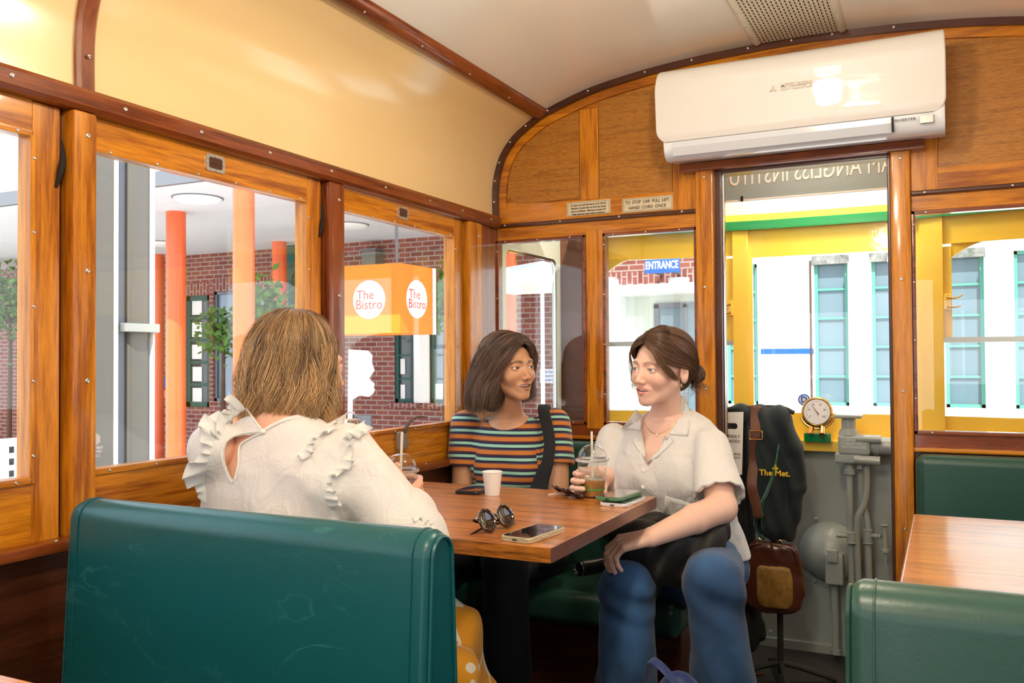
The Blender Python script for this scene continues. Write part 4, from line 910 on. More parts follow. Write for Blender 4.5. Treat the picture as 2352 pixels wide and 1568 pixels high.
# white market umbrella
a = P(1245, 600, Y=10.0); t = thing('market_umbrella', 'white square patio umbrella in front of the brick wall', 'umbrella', (a.x, 10.0, GZ))
bm = BM(); c = Vector((a.x, 10.0, a.z)); R_ = 0.75
rings(bm, [[c+Vector((sx_*k*R_, sy_*k*R_, -h)) for sx_, sy_ in ((-1, -1), (0, -1.02), (1, -1), (1.02, 0), (1, 1), (0, 1.02), (-1, 1), (-1.02, 0))] for k, h in ((0.03, -0.0), (0.98, 0.20), (1.0, 0.34))], True, False)
obj('canopy', bm, MT['white_wall'], t, smooth=False)
bm = BM(); cyl(bm, (a.x, 10, GZ+0.05), (a.x, 10, a.z), 0.025); obj('pole', bm, MT['white_wall'], t)
bm = BM(); lathe(bm, [(0.3, 0), (0.3, 0.05), (0.05, 0.08)], (a.x, 10, GZ)); obj('base', bm, MT['stone_grey'], t)
# small trees
def tree(px, py, Y, r, n, label, seed):
    rnd = random.Random(seed); c = P(px, py, Y=Y); t = thing('young_tree', label, 'tree', (c.x, c.y, GZ))
    bm = BM(); tube(bm, [(c.x, c.y, GZ), (c.x+0.03, c.y, c.z-r), (c.x, c.y, c.z)], [0.05, 0.035, 0.01], smooth=3)
    for k in range(9): e = Vector((rnd.uniform(-1, 1), rnd.uniform(-1, 1), rnd.uniform(-0.2, 1)))*r*0.8; tube(bm, [(c.x, c.y, c.z-r*0.7), Vector((c.x, c.y, c.z-r*0.2))+e*0.5, c+e], [0.018, 0.012, 0.004], smooth=2, seg=5)
    obj('trunk', bm, MT['bark'], t)
    bm = BM()
    for k in range(n):
        e = Vector((rnd.gauss(0, .45), rnd.gauss(0, .45), rnd.gauss(0, .5)))*r; p = c+e; a = Vector((rnd.uniform(-1, 1), rnd.uniform(-1, 1), rnd.uniform(-1, 1))).normalized(); b = a.orthogonal().normalized(); s = rnd.uniform(0.03, 0.06)
        vs = [bm.verts.new(p+a*s*1.6), bm.verts.new(p+b*s*0.8), bm.verts.new(p-a*s*1.6), bm.verts.new(p-b*s*0.8)]; bm.faces.new(vs)
    obj('foliage', bm, MT['leaf'], t, smooth=False)
tree(1020, 690, 11.6, 0.42, 500, 'leafy green tree right of the orange sign', 1)
tree(620, 700, 11.0, 0.36, 300, 'thin leafy tree behind the woman with the bob', 2)
tree(510, 760, 11.8, 0.42, 300, 'sparse tree in front of the wide shop window', 3)
tree(22, 690, 11.8, 0.75, 700, 'green tree at the far left behind the glass', 4)
# white facade on the right
FW = sroot('wall_white_building', 'bright white facade with green-framed windows')
bm = BM(); wx = [(-2.88, -2.43), (-1.65, -1.20), (-0.90, -0.45), (0.0, 0.46), (0.80, 1.26), (1.6, 2.05)]
x = -3.05
for a, b in wx:
    box(bm, (x, YB, GZ), (a, YB+0.4, 5.0)); box(bm, (a, YB, GZ), (b, YB+0.4, 0.47)); box(bm, (a, YB, 2.50), (b, YB+0.4, 5.0)); x = b
box(bm, (x, YB, GZ), (9.0, YB+0.4, 5.0)); struct('render_coat', bm, MT['white_wall'], parent=FW, smooth=False)
for k, (a, b) in enumerate(wx):
    ext_window(a, b, 0.47, 2.50, 5, 1, 'green_frame', 'grey_glass', 'tall narrow green-framed window in the white facade', ft=0.045, y=YB+0.05, bt=0.03)
bm = BM()
for a, b in ((-1.20, -0.90), (0.46, 0.80)):
    m_ = (a+b)/2; prism(bm, [(a+0.01, 0.40), (a+0.01, 2.42), (m_-0.03, 2.60), (m_+0.03, 2.60), (b-0.01, 2.42), (b-0.01, 0.40)], XZ, YB-0.12, YB+0.02)
struct('pointed_pier', bm, MT['white_wall'], parent=FW, smooth=False)
bm = BM(); 
for a, b in ((-0.92, -0.43), (-1.67, -1.18), (-0.02, 0.48)): box(bm, (a, YB-0.03, 2.44), (b, YB+0.08, 2.56))
struct('weathered_lintel', bm, mat('weathered', (0.20, 0.20, 0.18), 0.9, var=0.5, vscale=12), parent=FW, smooth=False)
a = P(1748, 801, Y=12.98); b = P(1869, 812, Y=12.98); bm = BM(); box(bm, (a.x, 12.97, b.z), (b.x, 13.0, a.z)); struct('blue_band', bm, MT['blue_sign'], parent=FW, smooth=False)
bm = BM(); cyl(bm, (-1.69, YB-0.03, GZ), (-1.69, YB-0.03, 2.5), 0.015); struct('drainpipe', bm, MT['bark'], parent=FW)
# ================================================================== BENCHES AND TABLES
def bench_back(bm, x0, x1, z0, z1, ynear_top, yfar_top, ynear_bot, yfar_bot, e=0.012, r=0.035):
    """upholstered wedge with a rolled top, softly rounded ends"""
    def sec(k):
        yt0, yt1 = ynear_top+k, yfar_top-k; yb0, yb1 = ynear_bot+k, yfar_bot-k; top = z1-k; out = []
        out.append((yb0, z0)); 
        for i in range(1, 8): f = i/8; out.append((yb0*(1-f)+yt0*f-0.003*math.sin(f*3.1), z0*(1-f)+(top-(yt1-yt0)/2)*f))
        c = ((yt0+yt1)/2, top-(yt1-yt0)/2); R_ = (yt1-yt0)/2
        for i in range(0, 13): t = math.pi*(1-i/12); out.append((c[0]+math.cos(t)*R_, c[1]+math.sin(t)*R_))
        for i in range(1, 8): f = i/8; out.append((yt1*(1-f)+yb1*f, (top-(yt1-yt0)/2)*(1-f)+z0*f))
        out.append((yb1, z0)); return out
    L = [(x0, e), (x0+0.004, e*0.45), (x0+0.014, 0.0)]+[(x0+(x1-x0)*i/10, 0.0) for i in range(1, 10)]+[(x1-0.014, 0.0), (x1-0.004, e*0.45), (x1, e)]
    rings(bm, [[(x, y, z) for y, z in sec(k)] for x, k in L])
    return sec
def near_bench(name, label, x0, x1, roundl, m):
    t = thing(name, label, 'bench', ((x0+x1)/2, 1.35, 0))
    bm = BM(); sec = bench_back(bm, x0, x1-0.0, 0.12, 0.900 if x1 < 0 else 0.888, 1.122, 1.200, 1.085, 1.235)
    obj('backrest', bm, MT[m], t, angle=60)
    for xs_, s in ((x1, 1), (x0, -1)):
        # end panel with piping and a line of stitches
        pts = [(xs_+0.0015*s, y, z) for y, z in sec(0.010)]
        bm = BM(); tube(bm, pts, 0.0030, seg=8); obj('piping', bm, MT[m], t)
        bm = BM(); st = [(xs_-s*0.028, y-0.0005, z) for y, z in sec(-0.0006)][:18]
        sp = smooth_path(st, 4); Lt = 0
        tube(bm, [Vector(p) for p in sp], 0.0016, seg=5)
        obj('seam', bm, MT[m], t)
    bm = BM(); box(bm, (x0+0.01, 1.22, 0.335), (x1-0.005, 1.70, 0.455), 0.035, 4); obj('seat_cushion', bm, MT[m], t, angle=60)
    bm = BM(); box(bm, (x0+0.03, 1.25, 0.28), (x1-0.03, 1.66, 0.34), 0.004); obj('seat_frame', bm, MT['wood_dark_x'], t)
    for x in (x0+0.08, x1-0.08):
        for y in (1.30, 1.60): bm = BM(); box(bm, (x-0.02, y-0.02, 0), (x+0.02, y+0.02, 0.285), 0.004); obj('leg', bm, MT['floor_dark'], t)
    return t
near_bench('bench_seat', 'teal vinyl bench with its back to us, left of the aisle', -1.475, -0.690, True, 'vinyl')
near_bench('bench_seat', 'teal vinyl bench in the lower right corner, shade put into its colour', -0.108, 0.69, True, 'vinyl_shaded')
# end benches facing us against the bulkhead
def end_bench(label, x0, x1):
    t = thing('bench_seat', label, 'bench', ((x0+x1)/2, 2.8, 0))
    bm = BM(); box(bm, (x0, 2.955, 0.40), (x1, 3.035, 0.858), 0.028, 4); obj('backrest', bm, MT['vinyl_shaded'], t, angle=60)
    bm = BM(); xs_ = x0+0.020; tube(bm, [(xs_, 2.9545, z) for z in np.linspace(0.43, 0.84, 12)], 0.0014, seg=5); obj('seam', bm, MT['vinyl_shaded'], t)
    bm = BM(); box(bm, (x0, 2.56, 0.32), (x1, 2.955, 0.43), 0.035, 4); obj('seat_cushion', bm, MT['vinyl_shaded'], t, angle=60)
    bm = BM(); box(bm, (x0+0.02, 2.66, 0.0), (x1-0.02, 2.97, 0.32), 0.004); obj('seat_box', bm, MT['wood_dark_x'], t)
end_bench('teal bench, shade put into its colour, against the bulkhead under the two seated women', -1.54, -0.715)
end_bench('teal bench, shade put into its colour, against the bulkhead right of the doorway', -0.088, 0.70)
# the two tables
mat('table_edge', (0.16, 0.065, 0.045), 0.35, coat=0.4, var=0.12, vscale=20)
def table(name, label, x0, x1, y0, y1, zt, open_side, th=0.031):
    t = thing(name, label, 'table', ((x0+x1)/2, (y0+y1)/2, 0))
    bm = BM(); box(bm, (x0, y0, zt-th), (x1, y1, zt), 0.0025); obj('tabletop', bm, MT['table_wood'], t)
    xe = x1 if open_side > 0 else x0
    bm = BM(); box(bm, (xe-0.0005, y0+0.001, zt-th+0.001), (xe+0.0012, y1-0.001, zt-0.001)) if open_side > 0 else box(bm, (xe-0.0012, y0+0.001, zt-th+0.001), (xe+0.0005, y1-0.001, zt-0.001))
    obj('edge_strip', bm, MT['table_edge'], t)
    xm = x0+0.32 if open_side > 0 else x1-0.32; ym = (y0+y1)/2
    bm = BM(); cyl(bm, (xm, ym, 0.02), (xm, ym, zt-th), 0.035, seg=20); obj('pedestal', bm, MT['floor_dark'], t)
    bm = BM(); box(bm, (xm-0.2, ym-0.2, 0.0), (xm+0.2, ym+0.2, 0.02), 0.005); obj('base', bm, MT['floor_dark'], t)
    bm = BM(); box(bm, (xm-0.15, ym-0.15, zt-th-0.008), (xm+0.15, ym+0.15, zt-th), 0.002); obj('top_plate', bm, MT['floor_dark'], t)
    return t
ZT = 0.79
table('dining_table', 'varnished wooden table between the three women', -1.52, -0.696, 1.585, 2.285, ZT, 1)
table('dining_table', 'varnished wooden table at the right edge, catching the window light', -0.0715, 0.70, 1.40, 2.277, ZT, -1)
# --------------------------------------------------------------- small things on the table
mat('paper_white', (0.86, 0.84, 0.79), 0.55); mat('coffee', (0.42, 0.19, 0.055), 0.25); mat('coffee_milk', (0.50, 0.24, 0.075), 0.3, var=0.25, vscale=50)
mat('phone_glass', (0.012, 0.013, 0.018), 0.04, coat=1, cr=0.01); mat('phone_black', (0.015, 0.016, 0.018), 0.3); mat('phone_case_gold', (0.55, 0.47, 0.30), 0.3, metal=0.2)
mat('phone_case_green', (0.10, 0.22, 0.10), 0.35); mat('phone_case_clear', (0.65, 0.66, 0.66), 0.15, coat=0.6)
mat('lens', (0.020, 0.013, 0.013), 0.05, coat=1, cr=0.01); mat('brown_frame', (0.035, 0.012, 0.010), 0.15, coat=1)
mat('straw', (0.83, 0.76, 0.62), 0.5); mat('ice', (0.85, 0.70, 0.50), 0.05, trans=0.6); mat('green_print', (0.05, 0.30, 0.05), 0.5)
m = mat('tortoise', (0.05, 0.02, 0.01), 0.12, coat=1, cr=0.02); nt = m.node_tree
nz = nt.nodes.new('ShaderNodeTexVoronoi'); nz.inputs['Scale'].default_value = 230; tc = nt.nodes.new('ShaderNodeTexCoord'); nt.links.new(tc.outputs['Object'], nz.inputs['Vector'])
rp = nt.nodes.new('ShaderNodeValToRGB'); rp.color_ramp.elements[0].position = 0.08; rp.color_ramp.elements[0].color = (0.50, 0.13, 0.012, 1); rp.color_ramp.elements[1].position = 0.28; rp.color_ramp.elements[1].color = (0.018, 0.008, 0.005, 1)
nt.links.new(nz.outputs['Distance'], rp.inputs[0]); nt.links.new(rp.outputs[0], nt.nodes['Principled BSDF'].inputs['Base Color'])
# espresso cup
c = P(1131, 1136, Z=ZT)
t = thing('paper_cup', 'small white paper cup near the middle of the table', 'cup', (c.x, c.y, ZT))
bm = BM(); lathe(bm, [(0.0195, 0.0), (0.0200, 0.003), (0.0262, 0.060), (0.0275, 0.0615), (0.0275, 0.0635), (0.0262, 0.064), (0.0250, 0.060), (0.0215, 0.028), (0.0, 0.028)], (c.x, c.y, ZT), seg=40); obj('cup_wall', bm, MT['paper_white'], t)
bm = BM(); lathe(bm, [(0.0233, 0.044), (0.0233, 0.045), (0, 0.045)], (c.x, c.y, ZT)); obj('coffee_stain', bm, MT['coffee'], t)
def phone(name, label, px, ca, m_case, m_screen, zt, w=0.072, l=0.148, th=0.009, camera=True):
    """px: centre, ca: angle of the long axis from +x"""
    c = P(px[0], px[1], Z=zt+th); t = thing(name, label, 'phone', (c.x, c.y, zt))
    R_ = Matrix.Rotation(ca, 3, 'Z')
    def W(a, b, d): v = R_ @ Vector((a, b, 0)); return (c.x+v.x, c.y+v.y, d)
    bm = BM(); prism(bm, rrect(-l/2, -w/2, l/2, w/2, 0.011, 6), W, zt, zt+th, bev=0.0025); o = obj('case', bm, MT[m_case], t, angle=60)
    bm = BM(); prism(bm, rrect(-l/2+0.004, -w/2+0.004, l/2-0.004, w/2-0.004, 0.008, 6), W, zt+th-0.0005, zt+th+0.0008); obj('screen', bm, MT[m_screen], t, smooth=False)
    bm = BM()
    for s in (-1, 1):
        a = Vector(W(-0.03, s*(w/2+0.0004), 0)); b = Vector(W(-0.005, s*(w/2+0.0004), 0)); cyl(bm, (a.x, a.y, zt+th*0.55), (b.x, b.y, zt+th*0.55), 0.0014, seg=8)
        break
    obj('side_button', bm, MT[m_case], t)
    bm = BM(); a = Vector(W(-l/2-0.0003, -0.005, 0)); b = Vector(W(-l/2-0.0003, 0.005, 0)); cyl(bm, (a.x, a.y, zt+th*0.5), (b.x, b.y, zt+th*0.5), 0.0016, seg=8); obj('charging_port', bm, MT['ink'], t)
    return t
def ang(p, q, zt):
    a = P(*p, Z=zt); b = P(*q, Z=zt); return math.atan2((b-a).y, (b-a).x)
phone('mobile_phone', 'phone in a pale gold case beside the round sunglasses', (1226, 1219), ang((1186, 1238), (1263, 1213), ZT), 'phone_case_gold', 'phone_glass', ZT, th=0.011)
phone('mobile_phone', 'black phone lying behind the small paper cup', (1097, 1119), ang((1052, 1130), (1110, 1112), ZT), 'phone_black', 'phone_glass', ZT, l=0.150)
phone('mobile_phone', 'phone in a clear case under the green phone', (1432, 1146), ang((1378, 1155), (1448, 1130), ZT), 'phone_case_clear', 'phone_glass', ZT, l=0.146)
phone('mobile_phone', 'phone in a green case, topmost of the stack by the table corner', (1422, 1133), ang((1374, 1145), (1440, 1124), ZT), 'phone_case_green', 'phone_glass', ZT+0.0105, l=0.146)
# iced coffee
def iced(label, c, h=0.098, fill=0.045, lean=(0.010, 0.004), r0=0.030, r1=0.0405, straw_top=0.062):
    t = thing('iced_coffee', label, 'drink', (c.x, c.y, c.z)); z = c.z
    rr = lambda f: r0+(r1-r0)*f
    bm = BM(); lathe(bm, [(r0-0.006, 0.002), (r0-0.002, 0.0), (r0, 0.004), (rr(.45), h*0.45), (rr(.47)+0.0012, h*0.47), (rr(.49), h*0.49), (rr(.80), h*0.80), (rr(.82)+0.0015, h*0.82), (rr(.84), h*0.84), (r1, h), (r1+0.002, h+0.001), (r1-0.0005, h)], (c.x, c.y, z), seg=48, caps=False); obj('cup_wall', bm, MT['cup_plastic'], t, wn=False)
    bm = BM(); lathe(bm, [(r0-0.004, 0.0025), (r0-0.0015, 0.004), (rr(fill/h)-0.0015, fill), (0, fill)], (c.x, c.y, z), seg=40); lq = obj('iced_drink', bm, MT['coffee_milk'], t)
    rnd = random.Random(3)
    for k in range(5):
        a = k*1.3; p = Vector((c.x+math.cos(a)*0.017, c.y+math.sin(a)*0.017, z+fill+0.001)); bm = BM()
        box(bm, p-Vector((0.009, 0.009, 0.009)), p+Vector((0.009, 0.009, 0.007)), 0.003, rot=Matrix.Rotation(a, 3, 'Z') @ Matrix.Rotation(0.4, 3, 'X')); obj('ice_cube', bm, MT['ice'], t)
    bm = BM(); lathe(bm, [(rr(.22)+0.0006, h*0.20), (rr(.22)+0.0008, h*0.215), (rr(.22)+0.0008, h*0.235), (rr(.24)+0.0004, h*0.24)], (c.x, c.y, z), seg=48, caps=False); obj('green_band', bm, MT['green_print'], t)
    text('lettering', 'BioCup', 0.010, (c.x-0.010, c.y-rr(.3)-0.0006, z+h*0.31), MT['green_print'], t, ext=0.0002)
    bm = BM(); R_ = r1-0.001
    lathe(bm, [(r1+0.001, h-0.004), (r1+0.0045, h-0.003), (r1+0.0045, h+0.002), (r1+0.0015, h+0.004), (R_*0.98, h+0.006)]+[(R_*0.98*math.cos(a), h+0.006+R_*0.88*math.sin(a)) for a in np.linspace(0.05, 1.38, 12)], (c.x, c.y, z), seg=48, caps=False); obj('dome_lid', bm, MT['cup_plastic'], t, wn=False)
    bm = BM(); lathe(bm, [(r1+0.0045, h-0.003), (r1+0.0052, h), (r1+0.0045, h+0.003)], (c.x, c.y, z), seg=48, caps=False); obj('lid_rim', bm, mat('rim_plastic', (0.8, 0.8, 0.75), 0.2, trans=0.7) if 'rim_plastic' not in MT else MT['rim_plastic'], t)
    bm = BM(); a = Vector((c.x-lean[0], c.y-lean[1], z+0.006)); b = Vector((c.x+lean[0], c.y+lean[1], z+h+straw_top+0.02)); cyl(bm, a, b, 0.0032, seg=12); obj('straw', bm, MT['straw'], t)
    return t
c3 = P(1361, 1140, Z=ZT); c3.z = ZT
iced('iced coffee in a clear domed cup held by the woman in the white shirt', c3, straw_top=0.055, lean=(-0.001, 0.0))
c1 = P(921, 1173, Z=ZT); c1.z = ZT+0.001
iced('iced coffee in a clear domed cup held by the woman with the blond bob', c1, lean=(0.004, 0.0), straw_top=0.072)
# chrome flask behind her shoulder
c = P(806, 975, Y=1.95)
t = thing('steel_flask', 'steel flask with a loop handle behind the bob-haired woman', 'flask', (c.x, c.y, ZT))
bm = BM(); lathe(bm, [(0.033, 0), (0.036, 0.004), (0.036, 0.13), (0.030, 0.15), (0.022, 0.162), (0.022, 0.170)], (c.x, c.y, ZT)); obj('flask_body', bm, MT['stone_tan'], t)
zc_ = c.z; bm = BM(); lathe(bm, [(0.021, 0.170), (0.024, 0.172), (0.024, max(0.18, zc_-ZT+0.012)), (0.021, max(0.183, zc_-ZT+0.015)), (0, max(0.183, zc_-ZT+0.015))], (c.x, c.y, ZT)); obj('cap', bm, MT['chrome'], t)
bm = BM(); zz = zc_+0.014; tube(bm, [(c.x+0.022*math.cos(a), c.y, zz+0.020*math.sin(a)) for a in np.linspace(0, math.pi, 12)], 0.0018, seg=8); obj('loop_handle', bm, MT['chrome'], t)
# round tortoiseshell sunglasses, lying with the temples folded behind
def lens_ring(t, c, u, v, n, rx, ry, mf, ml, fr=0.0042):
    pts = [c+u*math.cos(a)*rx+v*math.sin(a)*ry for a in np.linspace(0, 2*math.pi, 32, endpoint=False)]
    bm = BM(); tube(bm, pts, fr, seg=10, closed=True); r = obj('rim', bm, MT[mf], t)
    bm = BM(); A = [bm.verts.new(p+n*0.0004-(p-c)*0.0) for p in pts]; B = [bm.verts.new(c+(p-c)*0.5-n*0.0022) for p in pts]; cc = bm.verts.new(c-n*0.0030)
    k = len(A)
    for i in range(k): bm.faces.new((A[i], A[(i+1) % k], B[(i+1) % k], B[i])); bm.faces.new((B[i], B[(i+1) % k], cc))
    obj('lens', bm, MT[ml], t, angle=180)
a = P(1115, 1213, Y=1.665); b = P(1165, 1200, Y=1.735)
t = thing('round_sunglasses', 'round tortoiseshell sunglasses folded on the near side of the table', 'sunglasses', ((a.x+b.x)/2, (a.y+b.y)/2, ZT))
u = (b-a).normalized(); n = Vector((u.y, -u.x, 0.45)).normalized(); v = n.cross(u).normalized(); v = v if v.z > 0 else -v
a.z = ZT+0.0255; b.z = ZT+0.0255; mid = (a+b)/2
sp = 0.030; a = mid-u*sp; b = mid+u*sp
lens_ring(t, a, u, v, n, 0.0225, 0.0225, 'tortoise', 'lens'); lens_ring(t, b, u, v, n, 0.0225, 0.0225, 'tortoise', 'lens')
bm = BM(); tube(bm, [a+u*0.022+v*0.003, mid+v*0.009-n*0.002, b-u*0.022+v*0.003], 0.0032, smooth=4); obj('bridge', bm, MT['tortoise'], t)
for p0, s in ((a, -1), (b, 1)):
    e = p0+u*0.024*s+v*0.010; bm = BM()
    tube(bm, [e, e-n*0.010+u*0.006*s, e-n*0.016-u*0.03*s-v*0.012, e-n*0.022-u*0.105*s-v*0.024, e-n*0.020-u*0.128*s-v*0.030], [0.0038, 0.0035, 0.0026, 0.0026, 0.003], smooth=4, flat=0.6); obj('temple', bm, MT['brown_frame'], t)
# angular brown sunglasses by the iced coffee
c = P(1300, 1141, Z=ZT); t = thing('brown_sunglasses', 'dark brown angular sunglasses folded beside the iced coffee', 'sunglasses', (c.x, c.y, ZT))
u = Vector((0.80, -0.60, 0)).normalized(); n = Vector((-u.y*0.5, u.x*0.5, 0.9)).normalized(); v = n.cross(u).normalized()
for s in (-1, 1):
    cc = c+u*0.031*s+Vector((0, 0, 0.016)); pts = [cc+u*x*s+v*y for x, y in ((-0.024, 0.016), (0.004, 0.019), (0.027, 0.020), (0.024, -0.004), (0.010, -0.019), (-0.012, -0.018), (-0.022, -0.004))]
    bm = BM(); tube(bm, smooth_path(pts+[pts[0]], 4)[:-1], 0.0034, seg=8, closed=True); obj('rim', bm, MT['brown_frame'], t)
    bm = BM(); bm.faces.new([bm.verts.new(p) for p in smooth_path(pts+[pts[0]], 4)[:-1]]); ex = bmesh.ops.extrude_face_region(bm, geom=list(bm.faces)); bmesh.ops.translate(bm, verts=[q for q in ex['geom'] if isinstance(q, bmesh.types.BMVert)], vec=n*0.0015); obj('lens', bm, MT['lens'], t, smooth=False)
    e = cc+u*0.028*s+v*0.015; bm = BM()
    tube(bm, [e, e+v*0.006-u*0.01*s, c-u*0.03*s+v*0.030+Vector((0, 0, 0.012)), c-u*0.075*s+v*(0.012 if s > 0 else 0.022)+Vector((0, 0, 0.008))], [0.005, 0.005, 0.004, 0.003], smooth=6, flat=0.5); obj('temple', bm, MT['brown_frame'], t)
bm = BM(); tube(bm, [c-u*0.008+v*0.012+Vector((0, 0, 0.016)), c+v*0.016+Vector((0, 0, 0.017)), c+u*0.008+v*0.012+Vector((0, 0, 0.016))], 0.003, smooth=3); obj('bridge', bm, MT['brown_frame'], t)
# black bottle lying on the end bench, its chromed end towards us
c = P(1331, 1306, Y=2.60)
t = thing('black_bottle', 'black bottle lying on the end bench, ring end towards us', 'bottle', (c.x, 2.66, c.z-0.03))
bm = BM(); lathe(bm, [(0.0, 0.0), (0.019, 0.0), (0.024, 0.003), (0.025, 0.01), (0.025, 0.16), (0.016, 0.19), (0, 0.19)], (c.x, 2.60, c.z), axis=Vector((0.45, 0.9, 0))); obj('bottle_body', bm, MT['phone_black'], t)
bm = BM(); e = Vector((0.45, 0.9, 0)).normalized(); uu, vv, _ = frame_of(e); tube(bm, [Vector((c.x, 2.60, c.z))-e*0.001+(uu*math.cos(k)+vv*math.sin(k))*0.0215 for k in np.linspace(0, 2*math.pi, 24, endpoint=False)], 0.0018, seg=8, closed=True); obj('end_ring', bm, MT['chrome'], t)
# ================================================================== SCULPTING KIT: smooth distance fields turned into one surface
A_ = lambda v: np.array(v, dtype=np.float64)
def nrm(v): v = A_(v); return v/np.linalg.norm(v)
def s_cap(P_, a, b, ra, rb):
    a = A_(a); b = A_(b); ba = b-a; L = max(ba@ba, 1e-12); t = np.clip(((P_-a)@ba)/L, 0, 1)
    return np.linalg.norm(P_-a-t[:, None]*ba, axis=1)-(ra+(rb-ra)*t)
def s_ell(P_, c, r, R=None):
    q = P_-A_(c)
    if R is not None: q = q@A_(R)
    r = A_(r); k0 = np.linalg.norm(q/r, axis=1); k1 = np.linalg.norm(q/(r*r), axis=1)+1e-9
    return k0*(k0-1)/k1
def s_min(a, b, k):
    if k <= 0: return np.minimum(a, b)
    h = np.clip(0.5+0.5*(b-a)/k, 0, 1); return b*(1-h)+a*h-k*h*(1-h)
def s_max(a, b, k): return -s_min(-a, -b, k)
def nz(P_, f=10.0, s=0.0):
    x, y, z = P_[:, 0]*f+s, P_[:, 1]*f+s*1.7, P_[:, 2]*f-s*0.6
    return (np.sin(x+1.7*np.sin(y*0.8+0.5*z))+np.sin(1.3*y+1.4*np.sin(z*0.9+x*0.4)+2.1)+np.sin(0.9*z+1.6*np.sin(x*1.1-y*0.3)+4.2))/3
def isosurf(f, lo, hi, h):
    """surface nets of f over the box, sampled only near the surface; returns verts, quads"""
    lo = A_(lo); hi = A_(hi); B = 10; n = np.ceil((hi-lo)/h/B).astype(int)*B+1
    D = np.full(n, 1e3, dtype=np.float32); nb = (n-1)//B
    I = np.stack(np.meshgrid(*[np.arange(k) for k in nb], indexing='ij'), -1).reshape(-1, 3)
    C = lo+(I+0.5)*B*h; v = f(C); keep = np.abs(v) < B*h*0.87*1.25+0.012
    for i in I[~keep & (v < 0)]: D[i[0]*B:i[0]*B+B+1, i[1]*B:i[1]*B+B+1, i[2]*B:i[2]*B+B+1] = -1e3
    K = I[keep]; o = np.stack(np.meshgrid(*[np.arange(B+1)]*3, indexing='ij'), -1).reshape(-1, 3)
    for c0 in range(0, len(K), 160):
        k = K[c0:c0+160]; ii = (k[:, None]*B+o[None]).reshape(-1, 3); vv = f(lo+ii*h)
        D[ii[:, 0], ii[:, 1], ii[:, 2]] = vv
    S = D < 0; m = n-1
    cnt = np.zeros(m, np.int8); acc = np.zeros((*m, 3), np.float32)
    cs = [(a, b, c) for a in (0, 1) for b in (0, 1) for c in (0, 1)]
    sl = lambda a: tuple(slice(a[q], a[q]+m[q]) for q in range(3))
    for a in cs:
        for ax in range(3):
            if a[ax]: continue
            b = list(a); b[ax] = 1
            d0, d1 = D[sl(a)], D[sl(b)]; cr = (d0 < 0) != (d1 < 0)
            if not cr.any(): continue
            t = d0[cr]/(d0[cr]-d1[cr]); p = np.tile(np.array(a, np.float32), (len(t), 1)); p[:, ax] += np.clip(t, 0, 1)
            acc[cr] += p; cnt[cr] += 1
    act = cnt > 0; idx = -np.ones(m, np.int64); idx[act] = np.arange(act.sum())
    cells = np.argwhere(act); V = lo+(cells+acc[act]/cnt[act][:, None])*h
    Q = []
    for ax in range(3):
        s0 = [slice(1, None) if q != ax else slice(None, -1) for q in range(3)]
        s1 = list(s0); s1[ax] = slice(1, None)
        # edges along ax starting at grid point g (g>=1 on the other axes)
        a = S[tuple(slice(1, m[q]) if q != ax else slice(0, m[q]) for q in range(3))]
        b = S[tuple(slice(1, m[q]) if q != ax else slice(1, m[q]+1) for q in range(3))]
        for flip, cr in ((False, a & ~b), (True, ~a & b)):
            g = np.argwhere(cr)
            if not len(g): continue
            for q in range(3):
                if q != ax: g[:, q] += 1
            u, w = [(1, 2), (2, 0), (0, 1)][ax]
            def at(du, dw): c = g.copy(); c[:, u] -= du; c[:, w] -= dw; return idx[c[:, 0], c[:, 1], c[:, 2]]
            q4 = np.stack([at(1, 1), at(0, 1), at(0, 0), at(1, 0)], 1)
            Q.append(q4[:, ::-1] if flip else q4)
    Q = np.concatenate(Q) if Q else np.zeros((0, 4), int)
    return V, Q[(Q >= 0).all(1)]
def relax(V, Q, n=2, lam=0.5):
    for _ in range(n):
        s = np.zeros_like(V); c = np.zeros(len(V))
        for a, b in ((0, 1), (1, 2), (2, 3), (3, 0)):
            np.add.at(s, Q[:, a], V[Q[:, b]]); np.add.at(s, Q[:, b], V[Q[:, a]]); np.add.at(c, Q[:, a], 1); np.add.at(c, Q[:, b], 1)
        V = V*(1-lam)+lam*s/np.maximum(c, 1)[:, None]
    return V
def merge(parts):
    Vs, Qs, o = [], [], 0
    for V, Q in parts: Vs.append(V); Qs.append(Q+o); o += len(V)
    return np.concatenate(Vs), np.concatenate(Qs)
def np_mesh(name, V, Q, mat_, parent, attrs=None):
    me = bpy.data.meshes.new(name); k = Q.shape[1]
    me.vertices.add(len(V)); me.vertices.foreach_set('co', V.astype(np.float32).ravel())
    me.loops.add(Q.size); me.loops.foreach_set('vertex_index', Q.astype(np.int32).ravel())
    me.polygons.add(len(Q)); me.polygons.foreach_set('loop_start', np.arange(0, Q.size, k, dtype=np.int32))
    me.polygons.foreach_set('use_smooth', np.ones(len(Q), bool))
    me.update(calc_edges=True)
    for an, val in (attrs or {}).items():
        val = np.asarray(val, dtype=np.float32)
        if val.ndim == 1: a = me.attributes.new(an, 'FLOAT', 'POINT'); a.data.foreach_set('value', val)
        else: a = me.attributes.new(an, 'FLOAT_VECTOR', 'POINT'); a.data.foreach_set('vector', val.ravel())
    return obj(name, me, mat_, parent, smooth=False)
